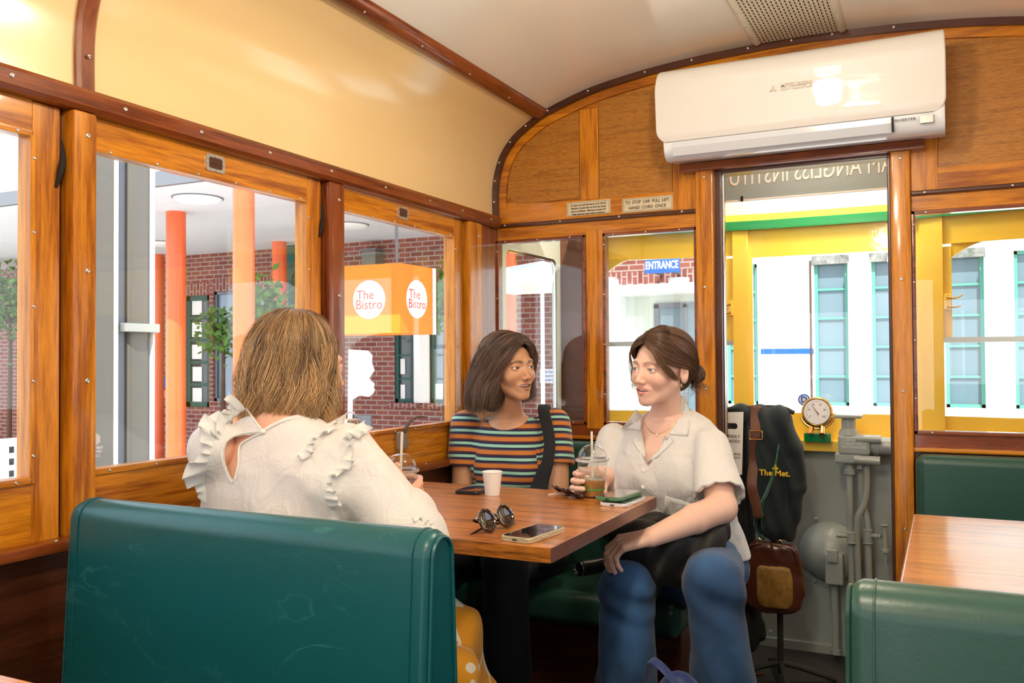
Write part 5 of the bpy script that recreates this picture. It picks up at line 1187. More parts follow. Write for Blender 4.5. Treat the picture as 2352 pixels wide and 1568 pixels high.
# ---- torso: stacked ellipse sections along an axis
def s_torso(P_, base, top, side, tab):
    base = A_(base); top = A_(top); ax = top-base; L = np.linalg.norm(ax); ax = ax/L
    sd = nrm(A_(side)-ax*(A_(side)@ax)); fr = np.cross(ax, sd); q = P_-base; t = q@ax/L; tc = np.clip(t, 0, 1)
    tt = [r[0] for r in tab]; w = np.interp(tc, tt, [r[1] for r in tab]); d = np.interp(tc, tt, [r[2] for r in tab]); f0 = np.interp(tc, tt, [r[3] if len(r) > 3 else 0 for r in tab])
    x = q@sd; y = q@fr-f0; k = np.sqrt((x/w)**2+(y/d)**2); dd = (k-1)*np.minimum(w, d)*(0.5+0.5*np.minimum(w, d)/np.maximum(w, d))**0
    ez = np.maximum(np.abs(t-0.5)-0.5, 0)*L
    return np.where(ez > 0, np.sqrt(np.maximum(dd, 0)**2+ez**2)+np.minimum(dd, 0), dd)
# ---- head in its own frame: -y is the face, x the viewer's right when facing it, z up, origin between the eyes' height and skull centre
def f_head(q, op=0.0030, jaw=1.0, smile=0.0):
    m = q.copy(); m[:, 0] = np.abs(m[:, 0])            # symmetric
    d = s_ell(q, (0, 0.018, 0.033), (0.0725, 0.090, 0.080))
    d = s_min(d, s_ell(q, (0, -0.026, -0.018), (0.0575, 0.058, 0.080)), 0.028)
    d = s_min(d, s_cap(m, (0.044*jaw, 0.004, -0.048), (0.012, -0.060, -0.092), 0.013, 0.013), 0.024)
    d = s_min(d, s_ell(q, (0, -0.066, -0.093), (0.016, 0.015, 0.015)), 0.018)
    d = s_min(d, s_ell(m, (0.039, -0.056, -0.028), (0.020, 0.021, 0.022)), 0.020)
    d = s_min(d, s_ell(m, (0.016, -0.074, -0.020), (0.013, 0.012, 0.016)), 0.014)
    d = s_min(d, s_cap(m, (0.010, -0.081, 0.019), (0.040, -0.070, 0.019), 0.007, 0.007), 0.014)
    d = s_min(d, s_ell(q, (0, -0.072, -0.063), (0.026, 0.016, 0.022)), 0.014)
    d = s_max(d, -s_ell(m, (0.031, -0.096, 0.000), (0.018, 0.016, 0.0115)), 0.012)
    d = s_min(d, s_cap(q, (0, -0.079, 0.006), (0, -0.0965, -0.030), 0.0055, 0.0072), 0.009)
    d = s_min(d, s_ell(q, (0, -0.0985, -0.0345), (0.0082, 0.0090, 0.0078)), 0.005)
    d = s_min(d, s_ell(m, (0.0105, -0.0900, -0.0375), (0.0060, 0.0095, 0.0062)), 0.005)
    d = s_max(d, -s_ell(m, (0.0055, -0.0955, -0.0428), (0.0030, 0.0042, 0.0030)), 0.002)
    # eyelids
    e = A_((0.0310, -0.0705, 0.000)); lid = s_ell(m, e, (0.0150, 0.0142, 0.0132)); d = s_min(d, lid, 0.004)
    ap = s_ell(m, e+A_((0.0005, -0.012, -0.0005)), (0.0138, 0.016, 0.0036)); d = s_max(d, -ap, 0.0012)
    d = s_min(d, s_cap(m, (0.0205, -0.0825, 0.0035), (0.043, -0.0765, 0.0035), 0.0016, 0.0013), 0.002) if False else d
    # lips
    up = s_min(s_cap(m, (0.0040, -0.0880, -0.0555), (0.0250, -0.0755, -0.0607+smile), 0.0046, 0.0022), s_ell(q, (0, -0.0882, -0.0570), (0.006, 0.005, 0.0040)), 0.003)
    lw = s_cap(m, (0.000, -0.0868, -0.0680-op*0.6), (0.0230, -0.0755, -0.0632+smile), 0.0056, 0.0024)
    d = s_min(d, up, 0.0035); d = s_min(d, lw, 0.0035)
    d = s_max(d, -s_ell(m, (0.004, -0.0835, -0.0617), (0.0195, 0.022, op)), 0.0015)
    d = s_max(d, -s_ell(m, (0.0, -0.098, -0.0490), (0.0022, 0.006, 0.006)), 0.004)
    # ears
    er = s_ell(m, (0.0775, 0.016, -0.012), (0.0075, 0.017, 0.029)); er = s_max(er, -s_ell(m, (0.0845, 0.012, -0.008), (0.0065, 0.0095, 0.017)), 0.003)
    d = s_min(d, er, 0.005)
    return d
def head_masks(q):
    m = q.copy(); m[:, 0] = np.abs(m[:, 0])
    up = s_cap(m, (0.0040, -0.0880, -0.0555), (0.0250, -0.0755, -0.0607), 0.0046, 0.0022); lw = s_cap(m, (0.0, -0.0868, -0.0705), (0.0230, -0.0755, -0.0634), 0.0056, 0.0024)
    lip = np.clip(1-(np.minimum(up, lw)-0.0010)/0.0012, 0, 1)*(q[:, 1] < -0.072)
    brow = s_cap(m, (0.014, -0.086, 0.0185), (0.030, -0.084, 0.0220), 0.0020, 0.0017); brow = np.minimum(brow, s_cap(m, (0.030, -0.084, 0.0220), (0.046, -0.072, 0.0165), 0.0017, 0.0004))
    brow = np.clip(1-(brow-0.0012)/0.0022, 0, 1)*0.9*(q[:, 1] < -0.05)
    blush = np.exp(-((m[:, 0]-0.040)**2+(m[:, 2]+0.030)**2)/(2*0.017**2))*(q[:, 1] < -0.02)+0.8*np.exp(-((m[:, 0])**2+(m[:, 2]+0.036)**2)/(2*0.010**2))*(q[:, 1] < -0.08)
    lash = np.clip(1-np.abs(s_ell(m, (0.0315, -0.0825, -0.0005), (0.0137, 0.03, 0.0050)))/0.0018, 0, 1)*(q[:, 1] < -0.07)*(m[:, 2] > -0.002)
    return lip, brow, blush, lash
# ---- hands: (palm capsules, finger capsules) from a wrist frame
def hand_sdf(wr, f, n, curls, spread=0.0, side=1, thumb=((0.3, 0.9, 0.35), 0.5), sc=1.0):
    """f: towards the fingers, n: out of the palm; side=+1 puts the thumb on f x n"""
    wr = A_(wr); f = nrm(f); n = nrm(A_(n)-f*(A_(n)@f)); s = np.cross(f, n)*side; caps = []; palm = []
    kn = [(0.086, 0.028), (0.089, 0.009), (0.085, -0.010), (0.078, -0.027)]; ln = [(0.040, 0.025, 0.020), (0.044, 0.028, 0.021), (0.041, 0.026, 0.020), (0.033, 0.020, 0.018)]
    rr = [0.0086, 0.0088, 0.0083, 0.0074]
    for (a, b), L, r, cu in zip(kn, ln, rr, curls):
        k = wr+(f*a+s*b)*sc; palm.append((wr+(f*0.012+s*b*0.55)*sc, k-f*0.004*sc, 0.0150*sc, 0.0105*sc)); p = k; d = nrm(f+s*b*spread*12); ang = 0
        ch = []
        for j in range(3):
            ang += cu[j]; dd = d*math.cos(ang)+n*math.sin(ang); q = p+dd*L[j]*sc; ch.append((p, q, (r-0.0006*j)*sc, (r-0.0006*(j+1))*sc)); p = q
        caps.append(ch)
    td, bend = thumb; t0 = wr+(f*0.022+s*0.024+n*0.006)*sc; d = nrm(f*td[0]+s*td[1]+n*td[2]); d2 = nrm(d*math.cos(bend)+nrm(f+n*0.6)*math.sin(bend))
    q1 = t0+d*0.040*sc; q2 = q1+d2*0.030*sc; q3 = q2+nrm(d2+n*0.15)*0.024*sc
    palm.append((t0-f*0.006*sc, q1, 0.0145*sc, 0.0105*sc)); caps.append([(q1, q2, 0.0104*sc, 0.0094*sc), (q2, q3, 0.0094*sc, 0.0082*sc)])
    nails = []
    for ch in caps:
        a, b, _, r = ch[-1]; dv = nrm(b-a); up = -n if ch is not caps[-1] else nrm(np.cross(dv, s)); up = nrm(up-dv*(up@dv)); nails.append((b-dv*0.003*sc+up*(r-0.0006), dv, up, r))
    def F(P_):
        d = None
        for c in palm: v = s_cap(P_, *c); d = v if d is None else s_min(d, v, 0.010*sc)
        g = None
        for ch in caps:
            v = None
            for c in ch: w = s_cap(P_, *c); v = w if v is None else s_min(v, w, 0.0035)
            g = v if g is None else s_min(g, v, 0.0008)
        return s_min(d, g, 0.007*sc)
    return F, nails
def place_head(c, face, scale=1.0, roll=0.0, pitch=0.0):
    """returns (R, c): world = c + R @ local*scale ; local -y looks along face"""
    f = nrm(face); up = A_((0, 0, 1)); f = nrm(f*math.cos(pitch)+up*math.sin(pitch)); x = nrm(np.cross(up, -f)); x = -nrm(np.cross(f, up))*-1
    x = nrm(np.cross(-f, up)); z = np.cross(x, -f)
    x2 = x*math.cos(roll)+z*math.sin(roll); z2 = -x*math.sin(roll)+z*math.cos(roll)
    return np.stack([x2, -f, z2], 1)*1.0, A_(c), scale
def h2w(H_, q): return H_[1]+(np.asarray(q)*H_[2])@H_[0].T
def w2h(H_, P_): return (P_-H_[1])@H_[0]/H_[2]
# ---- skin material with lips, brows, blush
def skin(name, col, lipc, browc, rough=0.42):
    m = mat(name, col, rough, sss=0.12, bump=0.05, bscale=420); nt = m.node_tree; b = nt.nodes['Principled BSDF']
    b.inputs['Subsurface Radius'].default_value = (0.012, 0.004, 0.002)
    last = None
    def at(n): a = nt.nodes.new('ShaderNodeAttribute'); a.attribute_name = n; return a.outputs['Fac']
    def mix(fac, A1, B1, k=1.0):
        x = nt.nodes.new('ShaderNodeMix'); x.data_type = 'RGBA'; q = nt.nodes.new('ShaderNodeMath'); q.operation = 'MULTIPLY'; q.inputs[1].default_value = k; q.use_clamp = True
        nt.links.new(fac, q.inputs[0]); nt.links.new(q.outputs[0], x.inputs['Factor'])
        if isinstance(A1, tuple): x.inputs['A'].default_value = (*A1, 1)
        else: nt.links.new(A1, x.inputs['A'])
        x.inputs['B'].default_value = (*B1, 1); return x.outputs['Result']
    tc = nt.nodes.new('ShaderNodeTexCoord'); n_ = nt.nodes.new('ShaderNodeTexNoise'); n_.inputs['Scale'].default_value = 45; n_.inputs['Detail'].default_value = 4; nt.links.new(tc.outputs['Object'], n_.inputs['Vector'])
    o = mix(n_.outputs['Fac'], tuple(c*1.04 for c in col), (col[0]*0.93, col[1]*0.80, col[2]*0.76), 0.55)
    o = mix(at('blush'), o, (col[0]*0.98, col[1]*0.72, col[2]*0.66), 0.38)
    o = mix(at('lip'), o, lipc, 0.85); o = mix(at('brow'), o, browc, 0.85); o = mix(at('lash'), o, (0.03, 0.015, 0.01), 0.85)
    nt.links.new(o, b.inputs['Base Color']); return m
def cloth(name, col, rough=0.85, weave=900, wb=0.15, sheen=0.25, trans=0.0):
    m = mat(name, col, rough, sheen=sheen, bump=wb, bscale=weave)
    if trans:
        nt = m.node_tree; b = nt.nodes['Principled BSDF']; o = nt.nodes['Material Output']; t = nt.nodes.new('ShaderNodeBsdfTranslucent'); t.inputs[0].default_value = (*col, 1)
        mx = nt.nodes.new('ShaderNodeMixShader'); mx.inputs[0].default_value = trans; nt.links.new(b.outputs[0], mx.inputs[1]); nt.links.new(t.outputs[0], mx.inputs[2]); nt.links.new(mx.outputs[0], o.inputs[0])
    return m
# ---- hair: base cap plus thousands of tapered strands, one mesh
def hair_mat(name, dark, light, rough=0.32):
    m = mat(name, dark, rough, spec=0.6); nt = m.node_tree; b = nt.nodes['Principled BSDF']
    a = nt.nodes.new('ShaderNodeAttribute'); a.attribute_name = 'tone'; r = nt.nodes.new('ShaderNodeValToRGB')
    r.color_ramp.elements[0].color = (*dark, 1); r.color_ramp.elements[1].color = (*light, 1); nt.links.new(a.outputs['Fac'], r.inputs[0]); nt.links.new(r.outputs[0], b.inputs['Base Color'])
    b.inputs['Anisotropic'].default_value = 0.5; return m
def strands(paths, radii, tones, name, m, parent, base=None, nseg=3):
    """paths: (N, K, 3) arrays; radii (N,) ; tones (N, K)"""
    N, K, _ = paths.shape
    T = np.gradient(paths, axis=1); T /= np.linalg.norm(T, axis=2, keepdims=True)+1e-9
    ref = np.tile(A_((0.31, 0.52, 0.8)), (N, K, 1)); U = np.cross(T, ref); U /= np.linalg.norm(U, axis=2, keepdims=True)+1e-9; Wv = np.cross(T, U)
    tp = np.interp(np.arange(K)/(K-1), [0, 0.1, 0.7, 1.0], [0.6, 1, 0.9, 0.12]); r = radii[:, None]*tp[None]
    V = []
    for j in range(nseg): a = 2*math.pi*j/nseg; V.append(paths+(U*math.cos(a)+Wv*math.sin(a))*r[..., None])
    V = np.stack(V, 2).reshape(-1, 3)
    i = np.arange(N)[:, None, None]*K*nseg; k = np.arange(K-1)[None, :, None]*nseg; j = np.arange(nseg)[None, None]; jn = (j+1) % nseg
    Q = np.stack([i+k+j, i+k+jn, i+k+nseg+jn, i+k+nseg+j], -1).reshape(-1, 4); tone = np.repeat(tones.reshape(-1), nseg)
    if base is not None:
        Vb, Qb, tb = base; Q = np.concatenate([Q, Qb+len(V)]); V = np.concatenate([V, Vb]); tone = np.concatenate([tone, tb])
    return np_mesh(name, V, Q, m, parent, {'tone': tone})
def catmull(P_, K):
    """(N, M, 3) control points -> (N, K, 3)"""
    N, M_, _ = P_.shape; E = np.concatenate([2*P_[:, :1]-P_[:, 1:2], P_, 2*P_[:, -1:]-P_[:, -2:-1]], 1); t = np.linspace(0, M_-1-1e-6, K); i = t.astype(int); f = (t-i)[None, :, None]
    a, b, c, d = E[:, i], E[:, i+1], E[:, i+2], E[:, i+3]
    return 0.5*((2*b)+(c-a)*f+(2*a-5*b+4*c-d)*f*f+(3*b-a-3*c+d)*f**3)
def eye_parts(H_, parent, gaze, iris):
    for s, nm in ((-1, 'eye'), (1, 'eye')):
        c = h2w(H_, (0.0310*s, -0.0702, 0.0)); g = nrm(gaze); R_ = 0.0125*H_[2]
        bm = BM(); lathe(bm, [(R_*math.sin(a), R_*math.cos(a)) for a in np.linspace(0.001, math.pi-0.001, 14)], Vector(c), seg=24, axis=Vector(g)); o = obj(nm, bm, MT['eye_white'], parent, angle=180)
        bm = BM(); lathe(bm, [(R_*1.008*math.sin(a), R_*1.008*math.cos(a)) for a in np.linspace(0.001, 0.50, 6)], Vector(c), seg=24, axis=Vector(g), caps=False); obj('iris', bm, iris, o, angle=180)
        bm = BM(); lathe(bm, [(R_*1.016*math.sin(a), R_*1.016*math.cos(a)) for a in np.linspace(0.001, 0.21, 4)], Vector(c), seg=16, axis=Vector(g), caps=False); obj('pupil', bm, MT['phone_glass'], o, angle=180)
def teeth(H_, parent):
    bm = BM(); n = 10
    top = [h2w(H_, (x, -0.0795+14*x*x, -0.0575)) for x in np.linspace(-0.0185, 0.0185, n)]; bot = [h2w(H_, (x, -0.0795+14*x*x, -0.0635+0.0005*(i % 2))) for i, x in enumerate(np.linspace(-0.0185, 0.0185, n))]
    back = [p+H_[0][:, 1]*0.003 for p in top]; back2 = [p+H_[0][:, 1]*0.003 for p in bot]
    rings(bm, [[Vector(a), Vector(b), Vector(c), Vector(d)] for a, b, c, d in zip(top, bot, back2, back)]); obj('teeth', bm, MT['eye_white'], parent, angle=180)
mat('eye_white', (0.80, 0.76, 0.72), 0.15, coat=1); mat('iris_brown', (0.05, 0.022, 0.010), 0.2, coat=1); mat('iris_blue', (0.09, 0.14, 0.17), 0.2, coat=1)
mat('nail', (0.72, 0.42, 0.36), 0.25, coat=0.5); mat('gold', (0.85, 0.58, 0.22), 0.2, metal=1); mat('pearl', (0.85, 0.80, 0.72), 0.15, coat=1)
def add_nails(nails, parent, m='nail', sc=1.0):
    for (c, d, u, r) in nails:
        s = np.cross(d, u); bm = BM(); rs = []
        for t, w in ((-0.005, 0.75), (0.0, 0.8), (0.004, 0.75), (0.0065, 0.5)):
            rs.append([Vector(c+d*t+s*math.sin(a)*r*w*0.95+u*(math.cos(a)-1)*r*0.9-u*0.0) for a in np.linspace(-0.9, 0.9, 6)]+[Vector(c+d*t+s*math.sin(a)*r*w*0.9+u*((math.cos(a)-1)*r*0.9-0.0008)) for a in np.linspace(0.9, -0.9, 6)])
        rings(bm, rs); obj('fingernail', bm, MT[m], parent, angle=180)
def PA(px, py, Y): return A_(P(px, py, Y=Y))
# ================================================================== WOMAN IN THE STRIPED T-SHIRT
S_OLIVE = skin('skin_olive', (0.64, 0.36, 0.21), (0.50, 0.17, 0.12), (0.045, 0.022, 0.012))
S_FAIR = skin('skin_fair', (0.82, 0.53, 0.40), (0.66, 0.24, 0.20), (0.30, 0.16, 0.09))
def striped(name):
    m = cloth(name, (0.1, 0.1, 0.1), 0.85, 1200, 0.12); nt = m.node_tree; b = nt.nodes['Principled BSDF']
    a = nt.nodes.new('ShaderNodeAttribute'); a.attribute_name = 'stripe'
    k = nt.nodes.new('ShaderNodeMath'); k.operation = 'FRACT'; nt.links.new(a.outputs['Fac'], k.inputs[0])
    r = nt.nodes.new('ShaderNodeValToRGB'); cr = r.color_ramp; cr.interpolation = 'CONSTANT'
    N_, M_, O_, D_, Rr = (0.018, 0.016, 0.055, 1), (0.34, 0.66, 0.50, 1), (0.62, 0.20, 0.035, 1), (0.22, 0.17, 0.18, 1), (0.14, 0.02, 0.03, 1)
    st = [(0.0, M_), (0.21, N_), (0.37, Rr), (0.41, N_), (0.46, O_), (0.76, Rr), (0.79, D_), (0.82, N_)]
    cr.elements[0].position = 0; cr.elements[0].color = M_; cr.elements[1].position = 0.21; cr.elements[1].color = N_
    for p_, c_ in st[2:]: cr.elements.new(p_).color = c_
    nt.links.new(k.outputs[0], r.inputs[0]); nt.links.new(r.outputs[0], b.inputs['Base Color']); return m
W2 = thing('person', 'dark-haired woman in a striped t-shirt sitting in the corner, looking right', 'person', tuple(P(1170, 1200, Y=2.72)[:2])+(0.43,))
hc = PA(1170, 846, 2.66)
H2 = place_head(hc, (0.90, -0.44, 0), 0.985, roll=0.04, pitch=0.05)
nb = PA(1168, 968, 2.735); hip = A_((nb[0]+0.01, 2.80, 0.50)); side = nrm((1, 0.18, 0))
shR = PA(1070, 975, 2.70); shL = PA(1275, 972, 2.78)     # image left / image right
elR = PA(1062, 1165, 2.66); elL = PA(1282, 1165, 2.72); wrR = PA(1120, 1225, 2.60); wrL = PA(1235, 1225, 2.63)
T2 = [(0, 0.155, 0.115), (0.30, 0.118, 0.095, 0.0), (0.60, 0.125, 0.104, -0.008), (0.80, 0.145, 0.090, -0.005), (0.92, 0.125, 0.068), (0.985, 0.070, 0.055), (1.0, 0.050, 0.050)]
top2 = nb+A_((0, 0.0, 0.020))
def neck2(P_): return s_cap(P_, h2w(H2, (0, 0.020, -0.062)), nb+A_((0, 0.008, -0.01)), 0.043, 0.049)
def skin2(P_):
    d = f_head(w2h(H2, P_), op=0.0052, jaw=0.94)*H2[2]
    d = s_min(d, neck2(P_), 0.020); d = s_min(d, s_torso(P_, hip, top2, side, T2), 0.030)
    for s, e in ((shR, elR), (shL, elL)): d = s_min(d, s_cap(P_, s, e, 0.046, 0.038), 0.02)
    return d
def arm2(P_):
    d = s_min(s_cap(P_, shR, elR, 0.046, 0.037), s_cap(P_, elR, wrR, 0.038, 0.026), 0.015)
    return np.minimum(d, s_min(s_cap(P_, shL, elL, 0.046, 0.037), s_cap(P_, elL, wrL, 0.038, 0.026), 0.015))
V1, Q1 = isosurf(skin2, hc+A_((-0.13, -0.14, -0.235)), hc+A_((0.13, 0.15, 0.13)), 0.0019)
zt_ = 1.02
hs1, na1 = hand_sdf(wrR, nrm((0.55, -0.8, -0.1)), (0, 0, -1), [(0.3, 0.4, 0.3)]*4, side=-1); hs2, na2 = hand_sdf(wrL, nrm((-0.5, -0.8, -0.1)), (0, 0, -1), [(0.3, 0.4, 0.3)]*4, side=1)
def arms2(P_): return np.minimum(arm2(P_), np.minimum(hs1(P_), hs2(P_)))
V2, Q2 = isosurf(arms2, np.minimum(elR, wrR)+A_((-0.08, -0.22, -0.18)), np.maximum(shL, elL)+A_((0.08, 0.12, 0.08)), 0.0036)
V, Q = merge([(V1, Q1), (V2, Q2)]); V = relax(V, Q, 1, 0.3)
lip, brow, blush, lash = head_masks(w2h(H2, V))
body2 = np_mesh('body', V, Q, S_OLIVE, W2, {'lip': lip, 'brow': brow, 'blush': blush, 'lash': lash})
eye_parts(H2, body2, (0.93, -0.36, 0.02), MT['iris_brown']); teeth(H2, body2)
# t-shirt
def tee2(P_):
    q = s_torso(P_, hip-A_((0, 0, 0.05)), top2, side, [(a[0], a[1]+0.008, a[2]+0.009, *(a[3:])) for a in T2])
    fr = A_((-side[1], side[0], 0))*-1
    for s in (-1, 1): q = s_min(q, s_ell(P_, hip+(top2-hip)*0.60+side*0.066*s-A_((-side[1], side[0], 0))*0.070, (0.060, 0.056, 0.062)), 0.035)
    sl = None
    for s, e in ((shR, elR), (shL, elL)):
        u = nrm(e-s); c = s_cap(P_, s-u*0.0, s+(e-s)*0.80, 0.053, 0.064)
        c = s_max(c, (P_-s)@u-np.linalg.norm(e-s)*0.50, 0.004); c = s_max(c, -s_max(s_cap(P_, s, e, 0.050, 0.052), -((P_-s)@u-np.linalg.norm(e-s)*0.40), 0.002), 0.002)
        sl = c if sl is None else np.minimum(sl, c)
    d = s_min(q, sl, 0.018)
    d = d+0.0022*nz(P_, 26, 1.0)+0.0012*nz(P_, 70, 3.0)
    nk = s_ell(P_, nb+A_((0.012, -0.052, 0.042)), (0.086, 0.105, 0.066)); d = s_max(d, -nk, 0.004)
    return d
V, Q = isosurf(tee2, (shR[0]-0.10, 2.48, 0.55), (shL[0]+0.10, 2.96, nb[2]+0.08), 0.0034); V = relax(V, Q, 1, 0.4)
ft = s_torso(V, hip, top2, side, T2); zz = V[:, 2].copy()
st = (zz-0.6)/0.0432+0.10*nz(V, 9, 0.5)
for s, e in ((shR, elR), (shL, elL)):
    u = nrm(e-s); da = s_cap(V, s, e, 0.05, 0.05); w = np.clip((ft-0.004)/0.012, 0, 1)*(da < 0.03); tt = -((V-s)@u)/0.0432+(s[2]-0.6)/0.0432
    st = st*(1-w)+tt*w
np_mesh('t_shirt', V, Q, striped('striped_jersey'), W2, {'stripe': st})
# neck band
bm = BM(); cN = nb+A_((0.012, -0.052, 0.042)); ring = []
for a in np.linspace(math.pi*1.02, math.pi*1.98, 26):
    for z in np.linspace(nb[2]+0.045, nb[2]-0.06, 60):
        pass
# shoulder bag strap
mat('black_fabric', (0.007, 0.007, 0.009), 0.8, bump=0.3, bscale=300, sheen=0.05)
def ribbon(name, pts, wdir, w, th, m, parent, smooth=6, curl=0.0):
    pts = smooth_path([Vector(p) for p in pts], smooth); n = len(pts); bm = BM(); rs = []
    for i, p in enumerate(pts):
        t = (pts[min(i+1, n-1)]-pts[max(i-1, 0)]).normalized(); wd = Vector(wdir[min(int(i/(n)*len(wdir)), len(wdir)-1)]) if isinstance(wdir, list) else Vector(wdir); wd = (wd-t*wd.dot(t)).normalized(); u = t.cross(wd)
        ww = w if not isinstance(w, (list, tuple)) else float(np.interp(i/(n-1), np.linspace(0, 1, len(w)), w))
        rs.append([p+wd*ww*math.cos(a)*1.0+u*th*math.sin(a) for a in np.linspace(0, 2*math.pi, 14, endpoint=False)])
    rings(bm, rs); return obj(name, bm, m if not isinstance(m, str) else MT[m], parent, angle=180)
t = thing('shoulder_bag', 'black cloth bag strap over the shoulder of the woman in stripes', 'bag', tuple(P(1245, 1200, Y=2.6)[:2])+(0.45,))
ribbon('strap', [PA(1262, 962, 2.86), PA(1250, 932, 2.80), PA(1250, 950, 2.715), PA(1262, 1010, 2.672), PA(1258, 1060, 2.645), PA(1244, 1100, 2.63), PA(1228, 1160, 2.60)], (1, 0.2, 0), [0.020, 0.020, 0.020, 0.019, 0.020, 0.026, 0.034], 0.006, 'black_fabric', t)
bm = BM(); cb = P(1190, 1245, Y=2.52); 
Vb, Qb = isosurf(lambda P_: s_ell(P_, A_(cb)+A_((0.02, 0.05, -0.03)), (0.13, 0.09, 0.08))+0.006*nz(P_, 30), A_(cb)-0.2, A_(cb)+0.24, 0.008); np_mesh('pouch', Vb, Qb, MT['black_fabric'], t)
# dark trousers
cloth('dark_denim', (0.008, 0.009, 0.014), 0.85, sheen=0.03)
kR = A_((hip[0]-0.13, 2.36, 0.55)); kL = A_((hip[0]+0.16, 2.36, 0.55)); fR = A_((kR[0], 2.30, 0.09)); fL = A_((kL[0]+0.03, 2.32, 0.09))
def tr2(P_):
    d = s_ell(P_, hip+A_((0, -0.02, 0.0)), (0.19, 0.13, 0.12))
    for k, f_, s in ((kR, fR, -1), (kL, fL, 1)): d = s_min(d, s_cap(P_, hip+side*0.09*s, k, 0.085, 0.068), 0.04); d = s_min(d, s_cap(P_, k, f_, 0.068, 0.07), 0.02)
    return d+0.003*nz(P_, 25)
V, Q = isosurf(tr2, (kR[0]-0.12, 2.1, 0.05), (kL[0]+0.15, 2.96, 0.70), 0.008); np_mesh('trousers', V, Q, MT['dark_denim'], W2)
def shoe(name, c, parent, m, d=(0, -1, 0)):
    c = A_(c); d = nrm(d); f = lambda P_: s_max(s_min(s_cap(P_, c+d*-0.04+A_((0, 0, 0.045)), c+d*0.12+A_((0, 0, 0.035)), 0.040, 0.034), s_cap(P_, c+A_((0, 0, 0.05)), c+A_((0, 0, 0.10)), 0.036, 0.038), 0.02), 0.006-P_[:, 2], 0.002)
    V, Q = isosurf(f, c-A_((0.2, 0.2, 0.03)), c+A_((0.2, 0.2, 0.16)), 0.006); return np_mesh(name, V, Q, m, parent)
shoe('shoe', (fR[0], fR[1], 0.0), W2, MT['phone_black']); shoe('shoe', (fL[0], fL[1], 0.0), W2, MT['phone_black'])
# hair: shoulder-length, parted, swept back over her right side
HM2 = hair_mat('hair_dark', (0.022, 0.011, 0.007), (0.34, 0.21, 0.15))
rg = np.random.RandomState(5)
def hair_cap2(P_):
    q = w2h(H2, P_)
    d = s_ell(q, (0, 0.028, 0.042), (0.083, 0.098, 0.086))
    d = s_min(d, s_ell(q, (-0.050, 0.045, -0.05), (0.050, 0.062, 0.095)), 0.03); d = s_min(d, s_ell(q, (0.055, 0.045, -0.04), (0.036, 0.055, 0.090)), 0.03)
    fc = s_ell(q, (0.006, -0.105, -0.035), (0.066, 0.098, 0.110)); d = s_max(d, -fc, 0.008)
    return d*H2[2]
Vb, Qb = isosurf(hair_cap2, hc-0.19, hc+0.19, 0.004); Vb = relax(Vb, Qb, 2)
def locks(H_, specs, N, K=26, spread=0.010, r=(0.0005, 0.0010), wave=0.006, wf=2.0, rg=rg, tone=(0.0, 0.9), capf=None, lift=(0.0008, 0.006), clump=0.45, ncl=70):
    """specs: list of control polylines in head space; N strands are scattered between neighbouring specs"""
    S = catmull(np.array(specs, float), 12); n = len(S)
    cl = rg.rand(ncl)*(n-1); cph = rg.rand(ncl)*6.28; ct = rg.rand(ncl)
    P_ = []; tn = []
    for i in range(N):
        c = rg.randint(ncl); u = np.clip(cl[c]+rg.randn()*0.045*(n-1)/3, 0, n-1-1e-6); a = int(u); f = u-a
        b = S[a]*(1-f)+S[min(a+1, n-1)]*f; cc = S[int(cl[c])]*(1-(cl[c]-int(cl[c])))+S[min(int(cl[c])+1, n-1)]*(cl[c]-int(cl[c]))
        s = np.linspace(0, 1, 12)[:, None]; b = b*(1-clump*s)+cc*clump*s
        o = rg.randn(3)*spread*(0.35+0.65*s); ph = cph[c]+rg.randn()*0.25
        wv = np.concatenate([np.sin(s*6.28*wf+ph), np.cos(s*6.28*wf*0.9+ph), 0*s], 1)*wave*s
        ln = 1-0.16*rg.rand()**1.5
        idx_ = s[:, 0]*11*ln; b = np.stack([np.interp(idx_, np.arange(12), b[:, q]) for q in range(3)], 1)
        pts = b+o+wv; P_.append(pts); tn.append(np.clip(tone[0]+(tone[1]-tone[0])*(ct[c]*0.6+0.4*rg.rand())+0.15*np.linspace(-0.5, 1, K), 0, 1))
    W_ = catmull(np.array(P_), K); W_ = h2w(H_, W_.reshape(-1, 3))
    if capf is not None:
        lf = np.repeat(rg.uniform(lift[0], lift[1], N), K)
        for _ in range(3):
            d = capf(W_); e_ = 1e-3; g = np.stack([capf(W_+A_(v)*e_)-d for v in ((1, 0, 0), (0, 1, 0), (0, 0, 1))], 1)/e_; g /= np.linalg.norm(g, axis=1, keepdims=True)+1e-9
            W_ = W_+g*np.clip(lf-d, 0, 0.03)[:, None]
    W_ = W_.reshape(-1, K, 3)
    return W_, rg.uniform(r[0], r[1], N), np.array(tn)
